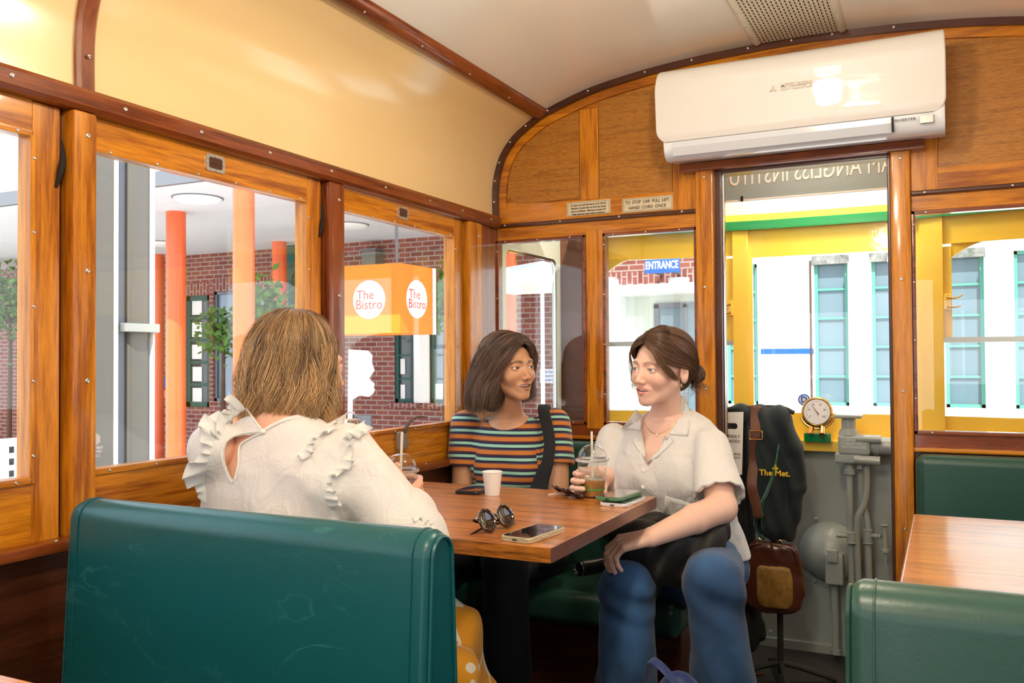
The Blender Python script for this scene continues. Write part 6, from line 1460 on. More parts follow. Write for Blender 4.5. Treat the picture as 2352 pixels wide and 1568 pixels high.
# part slightly right of the middle; x<0 is image left (her right side)
left_specs = [
 [(0.012, -0.072, 0.085), (-0.030, -0.088, 0.072), (-0.062, -0.070, 0.030), (-0.078, -0.030, -0.020), (-0.080, -0.004, -0.075), (-0.070, 0.000, -0.125)],
 [(0.010, -0.055, 0.102), (-0.038, -0.062, 0.090), (-0.076, -0.040, 0.040), (-0.094, -0.004, -0.020), (-0.098, 0.020, -0.080), (-0.085, 0.025, -0.135)],
 [(0.008, -0.030, 0.116), (-0.045, -0.030, 0.102), (-0.084, -0.008, 0.050), (-0.106, 0.024, -0.020), (-0.116, 0.045, -0.085), (-0.106, 0.055, -0.145)],
 [(0.006, 0.000, 0.124), (-0.045, 0.006, 0.110), (-0.086, 0.022, 0.055), (-0.108, 0.050, -0.020), (-0.118, 0.075, -0.090), (-0.108, 0.085, -0.145)],
 [(0.004, 0.040, 0.122), (-0.042, 0.048, 0.106), (-0.080, 0.062, 0.050), (-0.094, 0.090, -0.020), (-0.095, 0.110, -0.090), (-0.085, 0.115, -0.140)],
 [(0.002, 0.080, 0.108), (-0.030, 0.092, 0.085), (-0.055, 0.112, 0.030), (-0.055, 0.126, -0.040), (-0.050, 0.132, -0.100), (-0.040, 0.130, -0.140)],
 [(0.002, 0.100, 0.085), (0.006, 0.118, 0.050), (0.006, 0.128, 0.000), (0.004, 0.130, -0.050), (0.0, 0.130, -0.100), (0.0, 0.125, -0.135)]]
right_specs = [
 [(0.014, -0.072, 0.085), (0.036, -0.086, 0.070), (0.062, -0.066, 0.030), (0.074, -0.030, -0.010), (0.078, -0.006, -0.060), (0.088, -0.020, -0.105)],
 [(0.014, -0.055, 0.102), (0.045, -0.058, 0.086), (0.075, -0.036, 0.035), (0.088, -0.004, -0.015), (0.092, 0.010, -0.070), (0.100, -0.004, -0.112)],
 [(0.012, -0.030, 0.116), (0.048, -0.028, 0.100), (0.083, -0.004, 0.045), (0.096, 0.026, -0.015), (0.100, 0.045, -0.080), (0.100, 0.040, -0.125)],
 [(0.010, 0.005, 0.124), (0.048, 0.010, 0.106), (0.083, 0.030, 0.050), (0.095, 0.060, -0.020), (0.094, 0.078, -0.085), (0.085, 0.080, -0.130)],
 [(0.006, 0.050, 0.118), (0.042, 0.060, 0.100), (0.070, 0.080, 0.045), (0.075, 0.104, -0.020), (0.070, 0.116, -0.085), (0.062, 0.115, -0.130)],
 [(0.002, 0.100, 0.085), (0.020, 0.115, 0.055), (0.025, 0.126, 0.005), (0.022, 0.130, -0.045), (0.018, 0.130, -0.100), (0.010, 0.125, -0.130)]]
a1 = locks(H2, left_specs, 4200, wave=0.017, wf=1.5, spread=0.008, r=(0.0004, 0.0009), capf=hair_cap2, clump=0.6); a2 = locks(H2, right_specs, 2400, wave=0.014, wf=1.3, spread=0.007, r=(0.0004, 0.0009), capf=hair_cap2, clump=0.6)
strands(np.concatenate([a1[0], a2[0]]), np.concatenate([a1[1], a2[1]]), np.concatenate([a1[2], a2[2]]), 'hair', HM2, W2, (Vb, Qb, np.full(len(Vb), 0.05)))
# ================================================================== WOMAN IN THE WHITE SHIRT
W3 = thing('person', 'woman in a white linen shirt and blue jeans, hair in a bun, holding iced coffee', 'person', tuple(P(1540, 1300, Y=2.75)[:2])+(0.43,))
hc3 = PA(1518, 846, 2.56)
H3 = place_head(hc3, (-0.42, -0.905, 0), 0.99, roll=-0.05, pitch=-0.02)
nb3 = PA(1532, 962, 2.64); hip3 = A_((nb3[0]+0.035, 2.74, 0.53)); side3 = nrm((1, -0.22, 0)); fr3 = nrm((-0.22, -1, 0))
sR3 = PA(1410, 1006, 2.68); sL3 = PA(1634, 1022, 2.56)
eR3 = PA(1378, 1150, 2.60); wR3 = PA(1372, 1118, 2.32)
eL3 = PA(1657, 1166, 2.44); wL3 = PA(1500, 1232, 2.22)
T3 = [(0, 0.175, 0.125), (0.25, 0.150, 0.120, -0.012), (0.60, 0.158, 0.122, -0.012), (0.80, 0.166, 0.100, -0.006), (0.92, 0.122, 0.072), (0.985, 0.075, 0.058), (1.0, 0.050, 0.050)]
top3 = nb3+A_((0, 0, 0.022))
def neck3(P_): return s_cap(P_, h2w(H3, (0, 0.022, -0.060)), nb3+A_((0.0, 0.010, -0.01)), 0.043, 0.050)
def trunk3(P_, k=0.0):
    d = s_torso(P_, hip3, top3, side3, [(a[0], a[1]+k, a[2]+k, *(a[3:])) for a in T3])
    for s in (-1, 1): d = s_min(d, s_ell(P_, hip3+(top3-hip3)*0.58+side3*0.072*s+fr3*0.080, (0.070+k, 0.064+k, 0.068+k)), 0.04)
    return d
def skin3(P_):
    d = f_head(w2h(H3, P_), op=0.0042, jaw=1.06)*H3[2]
    d = s_min(d, neck3(P_), 0.022); d = s_min(d, trunk3(P_), 0.030)
    # collar bones
    for s in (-1, 1): d = s_min(d, s_cap(P_, nb3+fr3*0.050+side3*0.012*s+A_((0, 0, -0.028)), nb3+fr3*0.030+side3*0.065*s+A_((0, 0, -0.016)), 0.006, 0.006), 0.02)
    return d
V1, Q1 = isosurf(skin3, (hc3[0]-0.14, 2.36, nb3[2]-0.20), (hc3[0]+0.14, 2.74, hc3[2]+0.13), 0.0019)
cupc = A_((c3.x, c3.y, ZT))
# right hand round the iced cup: palm behind-left, fingers wrapping its left side, forefinger lifted
fwd = nrm(A_((-0.62, -0.72, -0.06))); pn = nrm(A_((0.62, -0.75, 0.0)))
wr3 = cupc+A_((0.005, 0.085, 0.045))
hR3, nR3 = hand_sdf(wr3, (-0.62, -0.74, -0.12), (0.76, -0.62, 0.05), [(-0.45, 0.15, 0.1), (0.75, 0.75, 0.5), (0.75, 0.75, 0.5), (0.70, 0.75, 0.5)], side=-1, thumb=((0.35, 0.45, 0.85), 0.5), sc=0.98)
# left hand resting on the lap, loosely closed
fL = nrm(A_((-0.90, -0.30, -0.22))); hL3, nL3 = hand_sdf(wL3, fL, (-0.15, 0.25, -1.0), [(0.55, 0.65, 0.3), (0.62, 0.70, 0.35), (0.68, 0.75, 0.35), (0.75, 0.75, 0.4)], side=-1, thumb=((0.75, 0.35, 0.45), 0.25), sc=1.02)
def armL3(P_):
    d = s_min(s_cap(P_, sL3, eL3, 0.047, 0.041), s_min(s_cap(P_, eL3, eL3*0.6+wL3*0.4, 0.041, 0.039), s_cap(P_, eL3*0.6+wL3*0.4, wL3, 0.039, 0.0255), 0.01), 0.015)
    return s_min(d, hL3(P_), 0.012)
def armR3(P_):
    d = s_min(s_cap(P_, sR3, eR3, 0.046, 0.040), s_cap(P_, eR3, wr3, 0.041, 0.026), 0.015)
    return s_min(d, hR3(P_), 0.012)
V2, Q2 = isosurf(armL3, np.minimum(eL3, wL3)+A_((-0.20, -0.13, -0.14)), np.maximum(sL3, eL3)+A_((0.07, 0.07, 0.07)), 0.0022)
V3, Q3 = isosurf(armR3, np.minimum(np.minimum(eR3, sR3), cupc)+A_((-0.14, -0.12, -0.08)), np.maximum(sR3, cupc)+A_((0.10, 0.10, 0.08)), 0.0022)
V, Q = merge([(V1, Q1), (V2, Q2), (V3, Q3)]); V = relax(V, Q, 1, 0.25)
lip, brow, blush, lash = head_masks(w2h(H3, V))
body3 = np_mesh('body', V, Q, S_FAIR, W3, {'lip': lip, 'brow': brow, 'blush': blush, 'lash': lash})
add_nails(nR3, body3); add_nails(nL3, body3)
eye_parts(H3, body3, (-0.44, -0.90, -0.02), MT['iris_blue']); teeth(H3, body3)
bm = BM(); ch = nR3; rc = wr3+A_((0, 0, 0)); 
# shirt: open collar, scalloped short sleeves, pocket, button band
def add_wrinkles(m, scale=14, strength=0.6, dist=0.006, dir_=(1, 1, 0.5)):
    nt = m.node_tree; b = nt.nodes['Principled BSDF']; tc = nt.nodes.new('ShaderNodeTexCoord'); mp = nt.nodes.new('ShaderNodeMapping'); mp.inputs['Scale'].default_value = dir_; mp.inputs['Rotation'].default_value = (0.3, 0.5, 0.2)
    n = nt.nodes.new('ShaderNodeTexNoise'); n.inputs['Scale'].default_value = scale; n.inputs['Detail'].default_value = 5; n.inputs['Distortion'].default_value = 1.2; n.inputs['Roughness'].default_value = 0.55
    nt.links.new(tc.outputs['Object'], mp.inputs[0]); nt.links.new(mp.outputs[0], n.inputs['Vector'])
    bp = nt.nodes.new('ShaderNodeBump'); bp.inputs['Strength'].default_value = strength; bp.inputs['Distance'].default_value = dist; nt.links.new(n.outputs['Fac'], bp.inputs['Height'])
    old = b.inputs['Normal'].links[0].from_node if b.inputs['Normal'].links else None
    if old: nt.links.new(bp.outputs[0], old.inputs['Normal'])
    else: nt.links.new(bp.outputs[0], b.inputs['Normal'])
add_wrinkles(cloth('linen', (0.86, 0.84, 0.79), 0.85, 700, 0.25, 0.2, trans=0.18), 16, 0.9, 0.012, (1.3, 1, 0.6))
uL = nrm(eL3-sL3); uR = nrm(eR3-sR3); LL = np.linalg.norm(eL3-sL3); LR = np.linalg.norm(eR3-sR3)
vtip = P(1485, 1062, Y=2.50)
def shirt3(P_):
    q = trunk3(P_, 0.014)
    t = np.clip((nb3[2]-P_[:, 2])/(nb3[2]-hip3[2]), 0, 1)
    q = q-0.010*t                                            # blouses out towards the waist
    sl = None
    for s, e, u, L, r1 in ((sR3, eR3, uR, LR, 0.070), (sL3, eL3, uL, LL, 0.078)):
        a = (P_-s)@u; fr_ = frame_of(Vector(u)); w = P_-s-a[:, None]*u; th = np.arctan2(w@A_(fr_[0]), w@A_(fr_[1]))
        c = s_cap(P_, s, s+(e-s)*1.1, 0.050, r1+0.004); hem = L*0.80+0.006*np.abs(np.sin(th*5.5))
        c = s_max(c, a-hem, 0.002); inn = s_cap(P_, s, s+(e-s)*1.1, 0.044, r1-0.010); c = s_max(c, -s_max(inn, L*0.60-a, 0.002), 0.0015)
        sl = c if sl is None else np.minimum(sl, c)
    d = s_min(q, sl, 0.028)
    # linen folds running from the shoulders to the waist
    x = (P_-nb3)@side3; z = P_[:, 2]
    d = d+0.0045*np.sin((x*0.8+z*0.5)*62+2.2*nz(P_, 9, 2.0))*np.clip((nb3[2]-z)*5, 0.15, 1)*0.6+0.0030*nz(P_, 34, 1.0)+0.0013*nz(P_, 80, 5.0)
    # neck opening: deep V
    dv = nb3[2]+0.02-z; yv = (P_-nb3)@fr3; hw = np.interp(dv, [0, 0.03, 0.10, 0.155, 0.165], [0.062, 0.060, 0.032, 0.004, -0.02])
    v = np.maximum(np.abs(x-0.012*dv*6*0-(-0.010)*np.clip(dv*8, 0, 1))-hw, -(yv-0.0)); v = np.maximum(v, -0.165+dv-0.0)
    d = s_max(d, -np.minimum(v*0.8, s_cap(P_, nb3+A_((0, 0, -0.02)), nb3+A_((0, 0, 0.1)), 0.066, 0.070)), 0.003)
    d = s_max(d, hip3[2]+0.02-z, 0.004)
    return d
V, Q = isosurf(shirt3, (sR3[0]-0.14, 2.26, 0.52), (sL3[0]+0.15, 2.92, nb3[2]+0.07), 0.0035); V = relax(V, Q, 1, 0.35)
np_mesh('shirt', V, Q, MT['linen'], W3)
# collar leaves
def surf_pt(px, py, y0, off):
    """walk along the sight line onto the shirt surface"""
    o = A_((0, 0, EYE)); d = nrm(A_(P(px, py, Y=y0))-o); t = np.linspace(1.8, 3.2, 900); pts = o+t[:, None]*d; v = shirt3(pts)
    i = int(np.argmax(v < off)); return pts[max(i, 0)] if (v < off).any() else A_(P(px, py, Y=y0))
def leaf(name, pxs, yb, m, parent, off=0.006, th=0.0016, sub=4):
    """a cloth patch laid over the shirt: outline in view, depth found on the garment"""
    pts = [surf_pt(a, b, yb, off) for a, b in pxs]; c = sum(pts)/len(pts)
    sm = [p for p in pts]
    bm = BM(); n = nrm(A_((0, 0, EYE))-c)
    R_ = []
    for k in (1.0, 0.66, 0.33):
        R_.append([Vector(c+(p-c)*k) for p in sm])
    V_ = [[bm.verts.new(p) for p in r] for r in R_]; cc = bm.verts.new(Vector(c)); m_ = len(sm)
    for a, b in zip(V_[:-1], V_[1:]):
        for i in range(m_): bm.faces.new((a[i], a[(i+1) % m_], b[(i+1) % m_], b[i]))
    for i in range(m_): bm.faces.new((V_[-1][i], V_[-1][(i+1) % m_], cc))
    o = obj(name, bm, MT[m], parent, angle=180); sd = o.modifiers.new('solid', 'SOLIDIFY'); sd.thickness = th*2; sd.offset = 0; return o
leaf('collar', [(1462, 940), (1452, 952), (1440, 970), (1428, 984), (1448, 986), (1462, 987), (1470, 990), (1474, 972), (1472, 955)], 2.6, 'linen', W3, off=0.004)
leaf('collar', [(1560, 906), (1572, 912), (1580, 925), (1584, 945), (1585, 970), (1580, 1000), (1560, 999), (1540, 996), (1530, 1010), (1527, 990), (1540, 965), (1554, 935)], 2.6, 'linen', W3, off=0.004)
leaf('lapel', [(1470, 990), (1460, 1000), (1452, 1010), (1466, 1035), (1484, 1058), (1482, 1030), (1477, 1005)], 2.55, 'linen', W3, off=0.004)
leaf('lapel', [(1527, 1002), (1538, 1000), (1547, 1012), (1530, 1030), (1508, 1050), (1487, 1062), (1498, 1042), (1512, 1022)], 2.55, 'linen', W3, off=0.004)
leaf('pocket', [(1528, 1138), (1570, 1150), (1608, 1164), (1602, 1195), (1590, 1212), (1555, 1210), (1522, 1190)], 2.5, 'linen', W3, off=0.003, th=0.0006)
for px, py in ((1478, 1080), (1477, 1118), (1476, 1158)):
    c = surf_pt(px, py, 2.5, 0.002); bm = BM(); lathe(bm, [(0.0055, 0), (0.006, 0.0015), (0.004, 0.0022), (0, 0.0016)], Vector(c), seg=14, axis=Vector(A_((0, 0, EYE))-c)); obj('button', bm, MT['pearl'], W3)
# necklace
nk = []
for x in np.linspace(-0.062, 0.070, 15):
    u = (x-0.0)/0.066; z = nb3[2]+0.012-0.052*(1-u*u)
    p = None
    o = nb3+side3*x; o[2] = z; t = np.linspace(0.16, 0.0, 200); pts = o+t[:, None]*fr3; v = skin3(pts); i = int(np.argmax(v < 0.0012)); nk.append(Vector(pts[i]))
bm = BM(); tube(bm, nk, 0.0007, seg=6, smooth=2); n_ = obj('necklace', bm, MT['gold'], W3)
bm = BM(); bmesh.ops.create_uvsphere(bm, u_segments=12, v_segments=8, radius=0.0035, matrix=Matrix.Translation(nk[7]+Vector(fr3)*0.003-Vector((0, 0, 0.003)))); obj('pendant', bm, MT['pearl'], n_)
bm = BM(); e = Vector(h2w(H3, (0.0745, 0.006, -0.046))); tube(bm, [e+Vector((0, 0.005*math.cos(a), 0.005*math.sin(a))) for a in np.linspace(0, 6.28, 12, endpoint=False)], 0.0011, seg=6, closed=True); obj('earring', bm, MT['gold'], W3)
# jeans
m = cloth('denim', (0.020, 0.07, 0.18), 0.8, 1100, 0.35, 0.15); nt = m.node_tree; b = nt.nodes['Principled BSDF']; tc = nt.nodes.new('ShaderNodeTexCoord')
n_ = nt.nodes.new('ShaderNodeTexNoise'); n_.inputs['Scale'].default_value = 7; n_.inputs['Detail'].default_value = 8; nt.links.new(tc.outputs['Object'], n_.inputs['Vector'])
r = nt.nodes.new('ShaderNodeValToRGB'); r.color_ramp.elements[0].position = 0.35; r.color_ramp.elements[0].color = (0.010, 0.032, 0.085, 1); r.color_ramp.elements[1].position = 0.7; r.color_ramp.elements[1].color = (0.030, 0.110, 0.27, 1); nt.links.new(n_.outputs['Fac'], r.inputs[0]); nt.links.new(r.outputs[0], b.inputs['Base Color'])
kR3 = PA(1438, 1350, 2.26); kL3 = PA(1638, 1335, 2.22); fR3 = A_((kR3[0]+0.01, 2.22, 0.10)); fL3 = A_((kL3[0]+0.05, 2.20, 0.10))
def jeans3(P_):
    d = s_ell(P_, hip3+A_((0, -0.03, -0.02)), (0.195, 0.145, 0.12))
    for k, f_, s in ((kR3, fR3, -1), (kL3, fL3, 1)):
        h = hip3+side3*(0.095 if s > 0 else 0.12)*s+A_((0, -0.04, 0.0)); leg = s_min(s_cap(P_, h, k, 0.090, 0.072), s_cap(P_, k+A_((0, 0.005, -0.01)), f_, 0.070, 0.086), 0.022)
        a = P_[:, 2]-k[2]; leg = leg+0.0045*np.sin(a*85+2.5*P_[:, 0]*20+4*nz(P_, 9, s))*np.exp(-(a+0.035)**2/0.003)+0.004*np.sin((P_[:, 2]*0.5+P_[:, 0]*1.2)*60+3.5*nz(P_, 8, s+2))*np.clip(-a*4, 0, 1)
        d = s_min(d, leg, 0.022)
    return d+0.003*nz(P_, 22)+0.0012*nz(P_, 60, 2)
V, Q = isosurf(jeans3, (kR3[0]-0.13, 2.03, 0.06), (kL3[0]+0.20, 2.94, 0.70), 0.005); V = relax(V, Q, 1, 0.3); jn = np_mesh('jeans', V, Q, MT['denim'], W3)
mat('stitch', (0.35, 0.20, 0.07), 0.8)
shoe('shoe', (fR3[0], fR3[1]-0.02, 0.0), W3, MT['white_print']); shoe('shoe', (fL3[0], fL3[1]-0.02, 0.0), W3, MT['white_print'])
# black jacket bundled on the lap
LP = thing('black_jacket', 'black jacket bundled on the lap of the woman in jeans', 'jacket', tuple(P(1540, 1260, Y=2.40)[:2])+(0.62,))
mat('jacket_black', (0.009, 0.007, 0.006), 0.6, bump=0.5, bscale=60, sheen=0.04)
jc = [PA(1415, 1222, 2.30), PA(1470, 1250, 2.32), PA(1540, 1262, 2.36), PA(1610, 1252, 2.40), PA(1648, 1222, 2.46)]
def jack3(P_):
    d = None
    for a, b, ra, rb in ((0, 1, 0.040, 0.055), (1, 2, 0.055, 0.065), (2, 3, 0.065, 0.062), (3, 4, 0.062, 0.045)):
        v = s_cap(P_, jc[a], jc[b], ra, rb); d = v if d is None else s_min(d, v, 0.03)
    d = s_min(d, s_ell(P_, PA(1530, 1300, 2.38), (0.075, 0.10, 0.055)), 0.03); d = s_min(d, s_cap(P_, PA(1460, 1205, 2.42), PA(1640, 1195, 2.50), 0.030, 0.028), 0.02)
    d = d+0.007*np.sin(((P_-jc[2])@A_((0.8, 0.2, -0.55)))*75+3*nz(P_, 11))+0.004*nz(P_, 40, 1)
    d = s_max(d, -(armL3(P_)-0.002), 0.002)
    return d
V, Q = isosurf(jack3, (jc[0][0]-0.08, 2.18, 0.50), (jc[4][0]+0.09, 2.62, 0.84), 0.0045); V = relax(V, Q, 1, 0.3); np_mesh('folded_cloth', V, Q, MT['jacket_black'], LP)
# hair swept back into a low bun
HM3 = hair_mat('hair_brown', (0.045, 0.020, 0.010), (0.30, 0.155, 0.080))
def hair_cap3(P_):
    q = w2h(H3, P_); d = s_ell(q, (0, 0.030, 0.040), (0.0795, 0.092, 0.083)); d = s_min(d, s_ell(q, (0, 0.07, -0.02), (0.050, 0.045, 0.055)), 0.03)
    fc = s_ell(q, (0.0, -0.105, -0.030), (0.066, 0.092, 0.098)); d = s_max(d, -fc, 0.006)
    m = q.copy(); m[:, 0] = np.abs(m[:, 0]); d = s_max(d, -s_ell(m, (0.085, 0.010, -0.022), (0.03, 0.032, 0.036)), 0.004)
    d = s_min(d, s_ell(q, (0.030, 0.128, -0.022), (0.026, 0.026, 0.026)), 0.008)
    return d*H3[2]
Vb, Qb = isosurf(hair_cap3, hc3-0.19, hc3+0.19, 0.0035); Vb = relax(Vb, Qb, 2)
bunp = (0.022, 0.105, -0.020)
sw = [
 [(-0.006, -0.076, 0.078), (-0.045, -0.078, 0.062), (-0.072, -0.040, 0.030), (-0.080, 0.010, 0.010), (-0.055, 0.085, -0.008), bunp],
 [(-0.004, -0.068, 0.094), (-0.045, -0.058, 0.084), (-0.074, -0.015, 0.055), (-0.078, 0.040, 0.025), (-0.045, 0.100, 0.000), bunp],
 [(-0.002, -0.050, 0.108), (-0.030, -0.020, 0.112), (-0.055, 0.040, 0.085), (-0.055, 0.085, 0.045), (-0.025, 0.112, 0.010), bunp],
 [(0.000, -0.040, 0.114), (0.000, 0.010, 0.126), (0.000, 0.065, 0.108), (0.004, 0.105, 0.065), (0.012, 0.122, 0.015), bunp],
 [(0.002, -0.050, 0.110), (0.030, -0.020, 0.112), (0.055, 0.040, 0.085), (0.056, 0.085, 0.045), (0.040, 0.112, 0.010), bunp],
 [(0.004, -0.068, 0.096), (0.045, -0.058, 0.084), (0.075, -0.015, 0.056), (0.080, 0.040, 0.025), (0.060, 0.095, 0.000), bunp],
 [(0.006, -0.076, 0.082), (0.045, -0.080, 0.064), (0.074, -0.045, 0.035), (0.083, 0.005, 0.020), (0.072, 0.060, 0.000), bunp],
 [(0.008, -0.080, 0.074), (0.045, -0.084, 0.054), (0.070, -0.058, 0.028), (0.080, -0.015, 0.014), (0.080, 0.030, 0.006), (0.045, 0.095, -0.030)]]
a1 = locks(H3, sw, 4200, wave=0.0015, spread=0.0045, r=(0.0004, 0.0008), capf=hair_cap3, lift=(0.0005, 0.004))
fringe = [[(0.006, -0.078, 0.080), (0.040, -0.090, 0.060), (0.062, -0.080, 0.024), (0.073, -0.052, -0.008), (0.078, -0.022, -0.032)],
          [(0.006, -0.074, 0.085), (0.046, -0.084, 0.066), (0.070, -0.062, 0.020), (0.079, -0.032, -0.015), (0.079, -0.012, -0.030)]]
a2 = locks(H3, fringe, 260, wave=0.003, spread=0.003, r=(0.0004, 0.0007), capf=hair_cap3)
wisp = [[(-0.006, -0.078, 0.076), (-0.048, -0.082, 0.050), (-0.070, -0.058, 0.000), (-0.074, -0.040, -0.060), (-0.078, -0.050, -0.110)], [(-0.006, -0.076, 0.078), (-0.050, -0.078, 0.052), (-0.073, -0.048, 0.000), (-0.076, -0.030, -0.050), (-0.072, -0.040, -0.085)]]
a3 = locks(H3, wisp, 40, wave=0.006, spread=0.002, r=(0.0003, 0.0005))
# the bun: strands wound round a small knot
bc = A_((0.030, 0.128, -0.020)); Bp = []; Bt = []
for i in range(900):
    ax = nrm(rg.randn(3)+A_((0.3, 1.2, 0.4))*1.2); u = nrm(np.cross(ax, rg.randn(3))); v = np.cross(ax, u); R_ = rg.uniform(0.022, 0.029); off = rg.uniform(-0.012, 0.012); t = np.linspace(0, rg.uniform(2.5, 5), 18)[:, None]; rr = math.sqrt(max(R_*R_-off*off, 1e-5))
    Bp.append(bc+ax*off+(u*np.cos(t)+v*np.sin(t))*rr); Bt.append(np.full(18, rg.rand()*0.7))
for i in range(120):
    e = nrm(rg.randn(3)*0.6+A_((0.3, 0.4, -0.9))); t = np.linspace(0, 1, 18)[:, None]; L = rg.uniform(0.02, 0.055); w = rg.randn(3)*0.02
    Bp.append(bc+A_((0, -0.01, -0.02))+e*L*t+w*t*t+0.004*np.sin(t*8+rg.rand()*6)); Bt.append(np.full(18, rg.rand()))
Bp = np.array(Bp); Bw = catmull(Bp, 26).reshape(-1, 3); Bw = h2w(H3, Bw).reshape(-1, 26, 3); Bt = np.repeat(np.array(Bt)[:, :1], 26, 1)
strands(np.concatenate([a1[0], a2[0], a3[0], Bw]), np.concatenate([a1[1], a2[1], a3[1], np.full(len(Bw), 0.0006)]), np.concatenate([a1[2], a2[2], a3[2], Bt]), 'hair', HM3, W3, (Vb, Qb, np.full(len(Vb), 0.12)))
# ================================================================== WOMAN WITH THE BLOND BOB, BACK TO US
W1 = thing('person', 'woman with a wavy dark-blond bob and a sheer white ruffled blouse, back to us', 'person', tuple(P(640, 1200, Y=1.50)[:2])+(0.46,))
S_PEACH = skin('skin_peach', (0.76, 0.43, 0.29), (0.6, 0.2, 0.15), (0.16, 0.08, 0.03))
hc1 = PA(694, 842, 1.555)
H1 = place_head(hc1, (0.40, 0.92, 0), 0.99, roll=0.0, pitch=-0.06)
nb1 = PA(645, 985, 1.475); hip1 = A_((nb1[0]+0.02, 1.42, 0.50)); side1 = nrm((1, 0.10, 0)); bk1 = nrm((0.10, -1, 0))
sA = PA(495, 1035, 1.38); sB = PA(800, 1030, 1.52)     # image left, image right
eA = A_((-1.455, 1.56, 0.865)); eB = PA(938, 1236, 1.53)
c1v = A_((c1.x, c1.y, ZT))
wB = c1v+A_((0.066, -0.078, 0.030)); wA = c1v+A_((-0.085, -0.055, 0.035))
T1 = [(0, 0.175, 0.125), (0.25, 0.145, 0.105), (0.60, 0.155, 0.108), (0.80, 0.165, 0.090), (0.92, 0.130, 0.070), (0.985, 0.072, 0.055), (1.0, 0.05, 0.05)]
top1 = nb1+A_((0, 0, 0.03))
hB, nB = hand_sdf(wB, (-0.18, 0.97, 0.16), (-0.97, -0.16, 0.05), [(0.35, 0.75, 0.5), (0.45, 0.8, 0.5), (0.5, 0.8, 0.5), (0.55, 0.8, 0.5)], side=1, thumb=((0.55, 0.55, 0.55), 0.5), sc=0.98)
hA, nA = hand_sdf(wA, (0.35, 0.92, 0.10), (0.92, -0.35, 0.05), [(0.4, 0.7, 0.5)]*4, side=-1, thumb=((0.55, 0.55, 0.55), 0.5), sc=0.98)
def skin1(P_):
    d = f_head(w2h(H1, P_), op=0.002)*H1[2]
    d = s_min(d, s_cap(P_, h2w(H1, (0, 0.022, -0.055)), nb1+A_((0, 0.01, 0.0)), 0.044, 0.050), 0.02)
    return s_min(d, s_torso(P_, hip1, top1, side1, T1), 0.03)
def armsB(P_):
    b = s_min(s_min(s_cap(P_, sB, eB, 0.045, 0.038), s_cap(P_, eB, wB, 0.038, 0.0255), 0.015), hB(P_), 0.012)
    a = s_min(s_min(s_cap(P_, sA, eA, 0.045, 0.038), s_cap(P_, eA, wA, 0.038, 0.0255), 0.015), hA(P_), 0.012)
    return s_max(np.minimum(a, b), np.minimum(0.792-P_[:, 2], P_[:, 1]-1.58), 0.003)
V1, Q1 = isosurf(skin1, hc1+A_((-0.14, -0.30, -0.40)), hc1+A_((0.14, 0.15, 0.13)), 0.0026)
V2, Q2 = isosurf(armsB, (min(sA[0], eA[0])-0.06, 1.36, 0.72), (max(eB[0], sB[0])+0.08, c1v[1]+0.13, 1.08), 0.0026)
V, Q = merge([(V1, Q1), (V2, Q2)]); V = relax(V, Q, 1, 0.25); lip, brow, blush, lash = head_masks(w2h(H1, V))
body1 = np_mesh('body', V, Q, S_PEACH, W1, {'lip': lip, 'brow': brow, 'blush': blush, 'lash': lash}); add_nails(nB, body1)
eye_parts(H1, body1, (0.45, 0.88, 0), MT['iris_brown'])
# picture-plane outline of the keyhole at the back, cut through the cloth
def to_px(V):
    q = V-A_((0, 0, EYE)); d = q@A_(_fw); return np.stack([1176+_F*(q@A_(_rt))/d, 784-_F*(q@A_(_up))/d], 1), d
def poly_sd(p, poly):
    poly = A_(poly); n = len(poly); dm = np.full(len(p), 1e9); ins = np.zeros(len(p), bool)
    for i in range(n):
        a, b = poly[i], poly[(i+1) % n]; e = b-a; w = p-a; t = np.clip((w@e)/(e@e), 0, 1); dm = np.minimum(dm, np.linalg.norm(w-t[:, None]*e, axis=1))
        c = ((a[1] > p[:, 1]) != (b[1] > p[:, 1])) & (p[:, 0] < (b[0]-a[0])*(p[:, 1]-a[1])/(b[1]-a[1]+1e-12)+a[0]); ins ^= c
    return np.where(ins, -dm, dm)
key = [(600, 996), (580, 1004), (556, 1020), (545, 1040), (544, 1070), (536, 1104), (526, 1085), (517, 1060), (515, 1035), (522, 1015), (540, 1003), (572, 999)]
vee = [(560, 925), (571, 945), (586, 965), (603, 986), (625, 972), (655, 958), (700, 948), (740, 945), (740, 880), (560, 880)]
